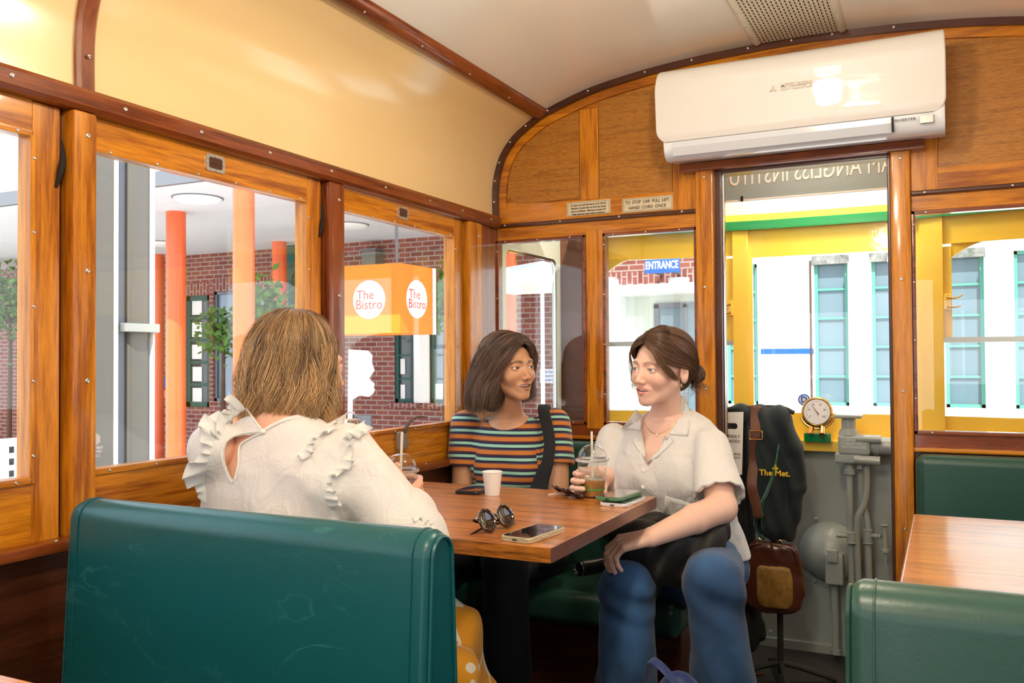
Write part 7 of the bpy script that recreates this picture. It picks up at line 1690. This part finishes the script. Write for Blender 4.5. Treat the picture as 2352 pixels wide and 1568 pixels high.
def blouse1(P_, hard=True):
    q = s_torso(P_, hip1-A_((0, 0, 0.06)), top1, side1, [(a[0], a[1]+0.014+(0.012 if a[0] < .7 else 0), a[2]+0.016) for a in T1])
    sl = None
    for s, e, w in ((sA, eA, wA), (sB, eB, wB)):
        m_ = e*0.45+w*0.55
        c = s_min(s_cap(P_, s, e, 0.058, 0.078), s_min(s_cap(P_, e, m_, 0.076, 0.060), s_cap(P_, m_, w*0.9+e*0.1, 0.060, 0.034), 0.02), 0.03)
        u = nrm(w-e); a = (P_-w)@u; near = np.linalg.norm(P_-w, axis=1) < 0.07; c = np.where(near, np.maximum(c, a+0.012), c)
        sl = c if sl is None else np.minimum(sl, c)
    d = s_min(q, sl, 0.022)
    d = d+0.0055*np.sin(((P_-sB)@A_((0.7, -0.2, 0.65)))*70+3.0*nz(P_, 9, 2))*np.clip(((P_[:, 0]-nb1[0])*6), 0.25, 1)+0.0025*nz(P_, 30, 1)+0.001*nz(P_, 90, 4)
    d = s_max(d, -np.maximum(armsB(P_)-0.004, np.minimum(np.linalg.norm(P_-wB, axis=1), np.linalg.norm(P_-wA, axis=1))-0.055), 0.002)
    px, dp = to_px(P_); back = (P_-nb1)@bk1 > -0.06
    cut = np.minimum(poly_sd(px, key), poly_sd(px, vee))*dp/_F; cut = np.where(back, cut, 1.0)
    d = np.where(P_[:, 1] < 1.62, np.maximum(d, -cut), d)
    d = s_max(d, np.minimum(0.792-P_[:, 2], P_[:, 1]-1.578), 0.003)
    d = s_max(d, -s_cap(P_, nb1+A_((0, 0.02, 0.0)), nb1+A_((0, 0.03, 0.12)), 0.060, 0.062), 0.003)
    return d
V, Q = isosurf(blouse1, (sA[0]-0.12, 1.27, 0.60), (max(eB[0], sB[0])+0.12, 2.0, nb1[2]+0.07), 0.0032); V = relax(V, Q, 1, 0.35)
m = cloth('sheer_white', (0.95, 0.94, 0.91), 0.9, 900, 0.2, 0.2); add_wrinkles(m, 13, 0.9, 0.014, (1.2, 1, 0.7)); nt = m.node_tree; b = nt.nodes['Principled BSDF']; o = nt.nodes['Material Output']
tc = nt.nodes.new('ShaderNodeTexCoord'); sp_ = nt.nodes.new('ShaderNodeSeparateXYZ'); nt.links.new(tc.outputs['Object'], sp_.inputs[0])
nn = nt.nodes.new('ShaderNodeTexNoise'); nn.inputs['Scale'].default_value = 8; nt.links.new(tc.outputs['Object'], nn.inputs['Vector'])
def mnode(op, *a):
    q = nt.nodes.new('ShaderNodeMath'); q.operation = op
    for i, v in enumerate(a):
        if isinstance(v, (int, float)): q.inputs[i].default_value = v
        else: nt.links.new(v, q.inputs[i])
    return q.outputs[0]
at = nt.nodes.new('ShaderNodeAttribute'); at.attribute_name = 'weft'
wv = mnode('SINE', mnode('MULTIPLY_ADD', at.outputs['Fac'], 2000.0, mnode('MULTIPLY', nn.outputs['Fac'], 14.0)))
w01 = mnode('MULTIPLY_ADD', wv, 0.5, 0.5); al = mnode('MULTIPLY_ADD', w01, 0.09, 0.02)
tr = nt.nodes.new('ShaderNodeBsdfTransparent'); tl = nt.nodes.new('ShaderNodeBsdfTranslucent'); tl.inputs[0].default_value = (0.9, 0.85, 0.75, 1)
m1 = nt.nodes.new('ShaderNodeMixShader'); m1.inputs[0].default_value = 0.25; nt.links.new(b.outputs[0], m1.inputs[1]); nt.links.new(tl.outputs[0], m1.inputs[2])
m2 = nt.nodes.new('ShaderNodeMixShader'); nt.links.new(al, m2.inputs[0]); nt.links.new(m1.outputs[0], m2.inputs[1]); nt.links.new(tr.outputs[0], m2.inputs[2]); nt.links.new(m2.outputs[0], o.inputs[0])
bp = nt.nodes.new('ShaderNodeBump'); bp.inputs['Strength'].default_value = 0.25; bp.inputs['Distance'].default_value = 0.0006; nt.links.new(w01, bp.inputs['Height']); nt.links.new(b.inputs['Normal'].links[0].from_socket, bp.inputs['Normal']); nt.links.new(bp.outputs[0], b.inputs['Normal'])
uB = nrm(eB-sB); wf = V[:, 2]*0.96+0.18*(V[:, 0]); tB = ((V-sB)@side1 > 0.0); wf = np.where(tB, (V-sB)@nrm(A_((0.30, 0.15, 0.95)))+0.0, wf)
np_mesh('blouse', V, Q, m, W1, {'weft': wf})
cloth('ruffle_white', (0.90, 0.89, 0.85), 0.85, 500, 0.2, 0.2, trans=0.3)
def on_cloth(px, py, off=0.0):
    o_ = A_((0, 0, EYE)); d = nrm(A_(P(px, py, Y=1.5))-o_); t = np.linspace(1.2, 2.8, 1100); pts = o_+t[:, None]*d; v = blouse1(pts); i = int(np.argmax(v < off)) if (v < off).any() else int(np.argmin(v)); return pts[i]
def ruffle(name, pxs, width, amp, freq, lean, m='ruffle_white', n=260, seed=0):
    """gathered frill: fixed along its seam, free edge waving"""
    base = smooth_path([Vector(on_cloth(a, b)) for a, b in pxs], 12); L = np.linspace(0, len(base)-1.001, n); rn = random.Random(seed); ph = rn.random()*6
    cols_ = 8; G = np.zeros((n, cols_, 3)); toc = Vector((0, 0, EYE))
    for i, l in enumerate(L):
        k = int(l); f = l-k; p = base[k]*(1-f)+base[k+1]*f; t = (base[k+1]-base[k]).normalized(); nn_ = (toc-p).normalized(); nn_ = (nn_-t*nn_.dot(t)).normalized(); s_ = t.cross(nn_)
        ld = (s_*lean[0]+nn_*lean[1]).normalized(); e = min(1.0, min(i, n-1-i)/8)
        a_ = i/n*freq*6.28+ph+1.2*math.sin(i/n*9+ph)
        for j in range(cols_):
            u = j/(cols_-1); w_ = width*e*(0.8+0.35*math.sin(i/n*17+ph))
            q = p-ld*0.004+ld*w_*u+nn_*(amp*math.sin(a_)*u**1.2)+t*(amp*0.75*math.cos(a_)*u**1.3); G[i, j] = q
    idx = np.arange(n*cols_).reshape(n, cols_); Q_ = np.stack([idx[:-1, :-1], idx[1:, :-1], idx[1:, 1:], idx[:-1, 1:]], -1).reshape(-1, 4)
    o_ = np_mesh(name, G.reshape(-1, 3), Q_, MT[m], W1); sd = o_.modifiers.new('solid', 'SOLIDIFY'); sd.thickness = 0.0014; return o_
ruffle('ruffle', [(795, 952), (765, 968), (735, 985), (712, 1010), (695, 1035), (672, 1048)], 0.030, 0.007, 9, (-0.55, 0.8), seed=1)
ruffle('ruffle', [(842, 968), (806, 985), (788, 1005), (792, 1035), (775, 1065), (756, 1090), (748, 1120), (746, 1150), (768, 1180)], 0.034, 0.008, 12, (-0.7, 0.7), seed=2)
ruffle('ruffle', [(560, 938), (540, 950), (512, 975), (494, 1005), (483, 1040), (472, 1075), (470, 1110), (474, 1150)], 0.042, 0.008, 12, (0.95, 0.35), seed=3)
ruffle('ruffle', [(548, 945), (528, 965), (512, 990), (503, 1012)], 0.030, 0.007, 6, (0.8, 0.6), seed=5)
ruffle('ruffle', [(950, 1190), (968, 1188), (985, 1196), (998, 1212), (1004, 1230)], 0.014, 0.004, 5, (0.6, 0.6), seed=4)
# bound edges of the keyhole and its loop button
def edge_band(name, pxs, r=0.0022, closed=False):
    pts = [Vector(on_cloth(a, b, 0.003)) for a, b in pxs]; bm = BM(); tube(bm, smooth_path(pts, 4), r, seg=8); return obj(name, bm, MT['ruffle_white'], W1)
edge_band('neck_binding', [(566, 938), (576, 952), (590, 972), (604, 990)]); edge_band('neck_binding', [(604, 990), (626, 978), (655, 965), (690, 958)])
edge_band('keyhole_binding', [(603, 993), (572, 1007), (550, 1025), (548, 1062), (540, 1100)]); edge_band('keyhole_binding', [(600, 991), (568, 993), (535, 1002), (514, 1020), (509, 1050), (520, 1085), (533, 1108)])
p = Vector(on_cloth(604, 991, 0.006)); bm = BM(); bmesh.ops.create_uvsphere(bm, u_segments=14, v_segments=10, radius=0.0055, matrix=Matrix.Translation(p)); obj('button', bm, MT['pearl'], W1)
# printed skirt
m = cloth('skirt_print', (0.80, 0.33, 0.01), 0.75, 700, 0.15, 0.15); nt = m.node_tree; b = nt.nodes['Principled BSDF']; tc = nt.nodes.new('ShaderNodeTexCoord')
nn = nt.nodes.new('ShaderNodeTexNoise'); nn.inputs['Scale'].default_value = 9; nt.links.new(tc.outputs['Object'], nn.inputs['Vector'])
mx = nt.nodes.new('ShaderNodeMix'); mx.data_type = 'VECTOR'; mx.inputs['Factor'].default_value = 0.12; nt.links.new(tc.outputs['Object'], mx.inputs['A']); nt.links.new(nn.outputs['Color'], mx.inputs['B'])
mp = nt.nodes.new('ShaderNodeMapping'); mp.inputs['Scale'].default_value = (1.0, 1.0, 0.55); mp.inputs['Rotation'].default_value = (0.2, 0.5, 0.3); nt.links.new(mx.outputs['Result'], mp.inputs[0]) if 'Result' in mx.outputs else None
nt.links.new([o_ for o_ in mx.outputs if o_.type == 'VECTOR'][0], mp.inputs[0])
vo = nt.nodes.new('ShaderNodeTexVoronoi'); vo.feature = 'DISTANCE_TO_EDGE'; vo.inputs['Scale'].default_value = 13; nt.links.new(mp.outputs[0], vo.inputs['Vector'])
r = nt.nodes.new('ShaderNodeValToRGB'); r.color_ramp.interpolation = 'CONSTANT'; r.color_ramp.elements[0].color = (0.85, 0.78, 0.60, 1); r.color_ramp.elements[1].position = 0.052; r.color_ramp.elements[1].color = (0.80, 0.33, 0.010, 1)
nt.links.new(vo.outputs['Distance'], r.inputs[0]); nt.links.new(r.outputs[0], b.inputs['Base Color'])
k1 = A_((-1.045, 1.76, 0.530)); k2 = A_((-1.27, 1.82, 0.555))
def skirt1(P_):
    d = s_ell(P_, hip1+A_((0, 0.02, 0.03)), (0.19, 0.14, 0.12)); d = s_min(d, s_cap(P_, hip1+A_((0.09, 0.02, 0.03)), k1, 0.090, 0.078), 0.04); d = s_min(d, s_cap(P_, hip1+A_((-0.1, 0.02, 0.04)), k2, 0.095, 0.085), 0.04)
    d = s_min(d, s_cap(P_, A_((-1.00, 1.60, 0.53)), A_((-0.955, 1.66, 0.475)), 0.065, 0.055), 0.07); d = s_min(d, s_cap(P_, k1, A_((-1.05, 1.86, 0.22)), 0.08, 0.12), 0.04); d = s_min(d, s_cap(P_, k2, A_((-1.25, 1.9, 0.22)), 0.08, 0.12), 0.04)
    d = d+0.007*np.sin((P_@A_((0.9, 0.5, -0.3)))*60+2*nz(P_, 8))+0.003*nz(P_, 30)
    return s_max(d, -(P_[:, 2]-0.452) if False else 0.452-P_[:, 2]-10*np.clip(P_[:, 1]-1.70, 0, 1), 0.005)
V, Q = isosurf(skirt1, (-1.50, 1.28, 0.12), (-0.82, 2.05, 0.70), 0.006); np_mesh('skirt', V, Q, m, W1)
# shins and shoes
def leg1(P_): return np.minimum(s_cap(P_, k1, A_((-1.05, 1.92, 0.09)), 0.05, 0.038), s_cap(P_, k2, A_((-1.25, 1.94, 0.09)), 0.05, 0.038))
V, Q = isosurf(leg1, (-1.35, 1.68, 0.05), (-0.9, 2.0, 0.62), 0.007); np_mesh('leg', V, Q, S_PEACH, W1)
shoe('shoe', (-1.05, 1.95, 0), W1, MT['paper_white'], (0, 1, 0)); shoe('shoe', (-1.25, 1.97, 0), W1, MT['paper_white'], (0, 1, 0))
# hair: wavy bob to the nape
HM1 = hair_mat('hair_blond', (0.085, 0.036, 0.013), (0.80, 0.50, 0.23), 0.35)
def hair_cap1(P_):
    q = w2h(H1, P_); d = s_ell(q, (0, 0.024, 0.036), (0.082, 0.098, 0.086)); d = s_min(d, s_ell(q, (0, 0.045, -0.045), (0.088, 0.072, 0.085)), 0.03)
    d = s_max(d, -s_ell(q, (0, -0.115, -0.040), (0.072, 0.100, 0.120)), 0.008); return d*H1[2]
Vb, Qb = isosurf(hair_cap1, hc1-0.19, hc1+0.19, 0.0045); Vb = relax(Vb, Qb, 2)
sp1 = []
for k in range(15):
    az = math.radians(-158+k*316/14)     # measured from the back of the head
    sx_, cy = math.sin(az), math.cos(az); fr_ = max(0, -cy)       # fr_ >0 towards the face
    top = (0.006+0.004*sx_, 0.010+0.020*cy, 0.122)
    A0 = 0.060; W_ = 0.088-0.010*fr_; D_ = 0.085
    c = lambda rx, ry, z, y0=0.026: (rx*sx_, y0+ry*cy, z)
    sp1.append([top, c(0.050, 0.062, 0.104), c(0.082, 0.096-0.01*fr_, 0.050), c(0.093, 0.098-0.02*fr_, -0.010), c(0.106, 0.098-0.022*fr_, -0.065), c(0.104, 0.090-0.020*fr_, -0.105), c(0.082, 0.070-0.015*fr_, -0.142+0.008*fr_)])
a1 = locks(H1, sp1, 9000, K=30, wave=0.015, wf=2.1, spread=0.007, r=(0.0004, 0.0008), tone=(-0.1, 1.1), capf=hair_cap1, clump=0.72, ncl=60)
tn = a1[2]*np.linspace(0.45, 1.4, 30)[None]
strands(a1[0], a1[1], np.clip(tn, 0, 1), 'hair', HM1, W1, (Vb, Qb, np.full(len(Vb), 0.15)))
# ================================================================== COAT STAND, BLAZER, SATCHEL, CARD, BAG ON THE FLOOR
YS = 3.42
def q3(px, py, dy=0.0): return P(px, py, Y=YS+dy)
t = thing('coat_stand', 'black metal coat stand in the cab with thin copper rails', 'coat stand', (q3(1786, 1300).x, YS, CZ))
pt = q3(1786, 935); pb_ = q3(1786, 1540)
bm = BM(); cyl(bm, (pt.x, YS, pt.z), (pt.x, YS, CZ+0.03), 0.011, seg=14); obj('pole', bm, MT['floor_dark'], t)
for a in (20, 110, 200, 290):
    bm = BM(); e = Vector((math.cos(math.radians(a)), math.sin(math.radians(a)), 0)); tube(bm, [Vector((pt.x, YS, CZ+0.07)), Vector((pt.x, YS, CZ+0.05))+e*0.08, Vector((pt.x, YS, CZ+0.012))+e*0.20], 0.011, seg=8, smooth=4); obj('foot', bm, MT['floor_dark'], t)
bm = BM(); a = q3(1668, 938); tube(bm, [(a.x-0.10, YS, a.z-0.02), (a.x+0.02, YS, a.z+0.0), (pt.x, YS, pt.z), (pt.x+0.06, YS, pt.z-0.02)], 0.008, seg=8, smooth=4); obj('top_arm', bm, MT['floor_dark'], t)
mat('copper', (0.45, 0.16, 0.06), 0.3, metal=0.8)
for y in (1096, 1203, 1545):
    bm = BM(); a = q3(1640, y, 0.03); b = q3(1755, y+2, 0.03); cyl(bm, a, b, 0.0035, seg=8); obj('rail', bm, MT['copper'], t)
# dark coat behind
mat('coat_black', (0.008, 0.007, 0.008), 0.8, sheen=0.03, bump=0.3, bscale=200)
t = thing('black_coat', 'long black coat hanging on the stand behind the green blazer', 'coat', tuple(q3(1710, 950)))
a, b = A_(q3(1690, 975, .05)), A_(q3(1712, 1450, .05))
f = lambda P_: s_min(s_cap(P_, a, A_(q3(1695, 1200, .05)), 0.055, 0.065), s_cap(P_, A_(q3(1695, 1200, .05)), b, 0.065, 0.072), 0.03)+0.007*np.sin(P_[:, 0]*130+2*nz(P_, 5))
V, Q = isosurf(f, np.minimum(a, b)-0.12, np.maximum(a, b)+0.12, 0.006); np_mesh('coat_cloth', V, Q, MT['coat_black'], t)
# green-black blazer
mat('blazer', (0.006, 0.014, 0.018), 0.75, sheen=0.08, bump=0.3, bscale=500); mat('lining', (0.012, 0.10, 0.095), 0.4, sheen=0.4, bump=0.2, bscale=90)
t = thing('uniform_blazer', 'dark green uniform blazer with a yellow The Met badge on the coat stand', 'blazer', tuple(q3(1775, 930)))
sh = A_(q3(1735, 950)); sr = A_(q3(1812, 975)); lo_ = A_(q3(1782, 1225))
def blz(P_):
    d = s_cap(P_, A_(q3(1692, 945, .02)), A_(q3(1790, 958, .0)), 0.030, 0.042)
    d = s_min(d, s_cap(P_, A_(q3(1765, 1000)), A_(q3(1778, 1205)), 0.062, 0.060), 0.05)
    d = s_min(d, s_cap(P_, A_(q3(1790, 965)), A_(q3(1820, 1030)), 0.040, 0.042), 0.03)
    d = s_min(d, s_cap(P_, A_(q3(1820, 1030)), A_(q3(1826, 1120)), 0.041, 0.038), 0.012); d = s_min(d, s_cap(P_, A_(q3(1826, 1120)), A_(q3(1808, 1222)), 0.038, 0.034), 0.01)
    d = d+0.004*np.sin((P_@A_((0.95, 0.1, 0.3)))*95+2*nz(P_, 10))+0.0015*nz(P_, 50)
    return s_max(d, A_(q3(1780, 1256))[2]-P_[:, 2], 0.006)
V, Q = isosurf(blz, (sh[0]-0.12, YS-0.12, lo_[2]-0.12), (sr[0]+0.14, YS+0.12, sh[2]+0.08), 0.0045); V = relax(V, Q, 1, 0.4); bz = np_mesh('blazer_cloth', V, Q, MT['blazer'], t)
def on_sdf(f, px, py, off=0.0, t0=2.6, t1=4.2):
    o_ = A_((0, 0, EYE)); d = nrm(A_(P(px, py, Y=3))-o_); tt = np.linspace(t0, t1, 900); v = f(o_+tt[:, None]*d); i = int(np.argmax(v < off)) if (v < off).any() else int(np.argmin(v)); return Vector(o_+tt[i]*d)
pl = [on_sdf(blz, x, y, 0.004) for x, y in ((1788, 1020), (1780, 1075), (1762, 1130), (1740, 1175), (1737, 1210), (1752, 1240))]
bm = BM(); tube(bm, pl, [0.004, 0.012, 0.018, 0.020, 0.014, 0.008], seg=10, smooth=6, flat=0.35); obj('lining_fold', bm, MT['lining'], t)
bm = BM(); tube(bm, [on_sdf(blz, x, y, 0.012) for x, y in ((1790, 1022), (1774, 1090), (1755, 1150), (1750, 1200), (1756, 1240))], 0.0018, seg=6, smooth=6); obj('green_edge', bm, MT['green_paint'], t)
c = on_sdf(blz, 1784, 1086, 0.006); mat('badge_yellow', (0.80, 0.50, 0.02), 0.6)
text('lettering', 'The Met.', 0.030, c+Vector((-0.006, -0.010, 0.0)), MT['badge_yellow'], t, bold=0.0008)
bm = BM(); prism(bm, [(c.x-0.014, c.z+0.014), (c.x+0.006, c.z+0.014), (c.x+0.008, c.z+0.020), (c.x+0.002, c.z+0.022), (c.x-0.001, c.z+0.034), (c.x-0.006, c.z+0.034), (c.x-0.009, c.z+0.022), (c.x-0.015, c.z+0.019)], XZ, c.y-0.012, c.y-0.010); obj('badge_emblem', bm, MT['badge_yellow'], t, smooth=False)
# leather strap and satchel
mat('leather', (0.075, 0.022, 0.012), 0.28, coat=0.4, bump=0.6, bscale=35, cr=0.2); mat('strap_leather', (0.13, 0.045, 0.020), 0.5, bump=0.3, bscale=200); mat('leather_worn', (0.28, 0.15, 0.030), 0.45, bump=0.8, bscale=90, var=0.4, vscale=30)
t = thing('leather_satchel', 'worn brown leather satchel hanging from a strap under the blazer', 'bag', tuple(q3(1776, 1320)))
ribbon('strap', [on_sdf(blz, 1736, 932, 0.012), on_sdf(blz, 1735, 960, 0.006), on_sdf(blz, 1735, 1000, 0.005), on_sdf(blz, 1732, 1060, 0.006), q3(1727, 1110, -0.07), q3(1732, 1140, -0.07), q3(1745, 1190, -.065)], (1, 0.1, 0), 0.019, 0.0025, 'strap_leather', t)
bk = on_sdf(blz, 1737, 999, 0.012)
bm = BM(); tube(bm, [bk+Vector((x, -0.004, z)) for x, z in rrect(-0.023, -0.016, 0.023, 0.016, 0.004, 3)], 0.0028, seg=6, closed=True); obj('buckle', bm, MT['brass'], t)
cb = A_(q3(1776, 1326, -0.03))
def satf(P_):
    q = P_-cb; z = q[:, 2]; w = np.interp(z, [-0.13, -0.10, -0.05, 0.03, 0.09, 0.125, 0.14], [0.060, 0.095, 0.114, 0.112, 0.092, 0.082, 0.078]); dd = 0.042
    d = (np.sqrt(np.abs(q[:, 0]/w)**3+np.abs(q[:, 1]/dd)**3+1e-12)**(2/3)-1)*dd; d = s_max(d, np.abs(z+0.0)-0.128, 0.02)
    return d+0.0035*nz(P_, 32)+0.0015*nz(P_, 90, 2)
V, Q = isosurf(satf, cb-A_((0.14, 0.09, 0.15)), cb+A_((0.14, 0.09, 0.16)), 0.0045); np_mesh('bag_body', V, Q, MT['leather'], t)
def pocket(P_):
    q = P_-cb-A_((0.012, -0.042, -0.020)); return s_max(s_ell(q, (0, 0, 0), (0.075, 0.016, 0.105)), np.maximum(np.abs(q[:, 0]+0.05*q[:, 2])-0.066, np.maximum(q[:, 2]-0.072, -q[:, 2]-0.082)), 0.012)+0.002*nz(P_, 60)
V, Q = isosurf(pocket, cb-A_((0.09, 0.09, 0.13)), cb+A_((0.11, 0.02, 0.09)), 0.0035); np_mesh('front_pocket', V, Q, MT['leather_worn'], t)
bm = BM(); tube(bm, [cb+A_((x, -0.03, z)) for x, z in ((-0.098, 0.06), (-0.085, 0.108), (-0.055, 0.124), (0.0, 0.128), (0.055, 0.124), (0.082, 0.108), (0.096, 0.06))], 0.006, seg=8, smooth=4); obj('bag_frame', bm, MT['leather'], t)
for x in (-0.045, 0.03): bm = BM(); e = Vector(cb)+Vector((x, -0.03, 0.136)); tube(bm, [e+Vector((0.009*math.cos(k), 0, 0.011*math.sin(k))) for k in np.linspace(0, 6.28, 14, endpoint=False)], 0.0022, seg=6, closed=True); obj('ring', bm, MT['brass'], t)
bm = BM(); e = Vector(cb)+Vector((0.004, -0.045, 0.112)); cyl(bm, e, e+Vector((0, -0.006, 0.022)), 0.006, 0.004); obj('clasp', bm, MT['brass'], t)
# white card with a handle hole
a = q3(1640, 948, -0.13); b = q3(1709, 1090, -0.13)
t = thing('donation_card', 'white card with a handle hole and small text hanging behind the white-shirted woman', 'card', (a.x, a.y, b.z))
bm = BM(); h = rrect(a.x+0.036, a.z-0.058, a.x+0.086, a.z-0.036, 0.010, 5); slab_with_hole(bm, [(a.x-0.02, b.z), (a.x-0.01, a.z), (b.x, a.z+0.006), (b.x-0.008, b.z)], h, XZ, a.y, a.y+0.003); obj('card', bm, MT['paper_white'], t, smooth=False)
for s_, k, z in (('KINDLY', 0.016, 0.085), ('DONATED', 0.016, 0.103), ('MELBOURNE', 0.011, 0.150), ('TRAM MUSEUM', 0.010, 0.163)):
    text('lettering', s_, k, (b.x-0.012, a.y-0.001, a.z-z), MT['ink'], t, align='RIGHT', ext=0.0003)
for z in (0.17, 0.20): pass
# blue bag on the floor between the feet
mat('navy_nylon', (0.012, 0.035, 0.16), 0.45, sheen=0.3, bump=0.5, bscale=40)
c = A_(P(1530, 1560, Y=2.05)); t = thing('blue_bag', 'navy blue soft bag on the floor between the knees of the woman in jeans', 'bag', (c[0], c[1], 0))
f = lambda P_: s_min(s_ell(P_, (c[0], c[1]+0.06, 0.15), (0.085, 0.12, 0.16)), s_ell(P_, (c[0]+0.02, c[1]+0.04, 0.30), (0.07, 0.08, 0.11)), 0.04)+0.008*nz(P_, 16)+0.003*nz(P_, 45)
V, Q = isosurf(lambda P_: s_max(f(P_), 0.004-P_[:, 2], 0.004), (c[0]-0.14, c[1]-0.14, -0.01), (c[0]+0.14, c[1]+0.24, 0.46), 0.006); np_mesh('bag_body', V, Q, MT['navy_nylon'], t)
ribbon('strap', [(c[0]-0.05, c[1]+0.02, 0.38), (c[0]-0.03, c[1]-0.02, 0.445), (c[0]+0.03, c[1]-0.05, 0.42), (c[0]+0.08, c[1]-0.05, 0.34), (c[0]+0.09, c[1]-0.04, 0.26)], (0.2, 1, 0.2), 0.014, 0.0025, 'navy_nylon', t)
# the table just in front of us, at the lower left corner
yt = P(40, 1557, Z=ZT).y
table('dining_table', 'corner of a wooden table at the bottom left edge of the picture', -1.52, -0.70, 0.32, yt, ZT, 1)
# cab lamps added out of view to brighten the yellow front and the board
for yl_, el_, lb_ in ((3.20, 3.0, 'unseen dome lamp added on the cab ceiling to light the grey board'), (3.66, 12.0, 'unseen dome lamp added on the cab ceiling to light the yellow front')):
    t = thing('ceiling_lamp', lb_, 'lamp', (XC, yl_, 2.2))
    bm = BM(); lathe(bm, [(0.0, 0.0), (0.05, 0.0), (0.05, -0.03), (0.03, -0.05), (0, -0.055)], (XC, yl_, 2.205)); obj('opal_shade', bm, MT['lamp_glass'], t)
    L = bpy.data.lights.new('lamp_light', 'POINT'); L.energy = el_; L.color = (1.0, 0.88, 0.70); L.shadow_soft_size = 0.06
    lo = bpy.data.objects.new('lamp_light', L); lo.location = (XC, yl_, 2.06); COL.objects.link(lo)
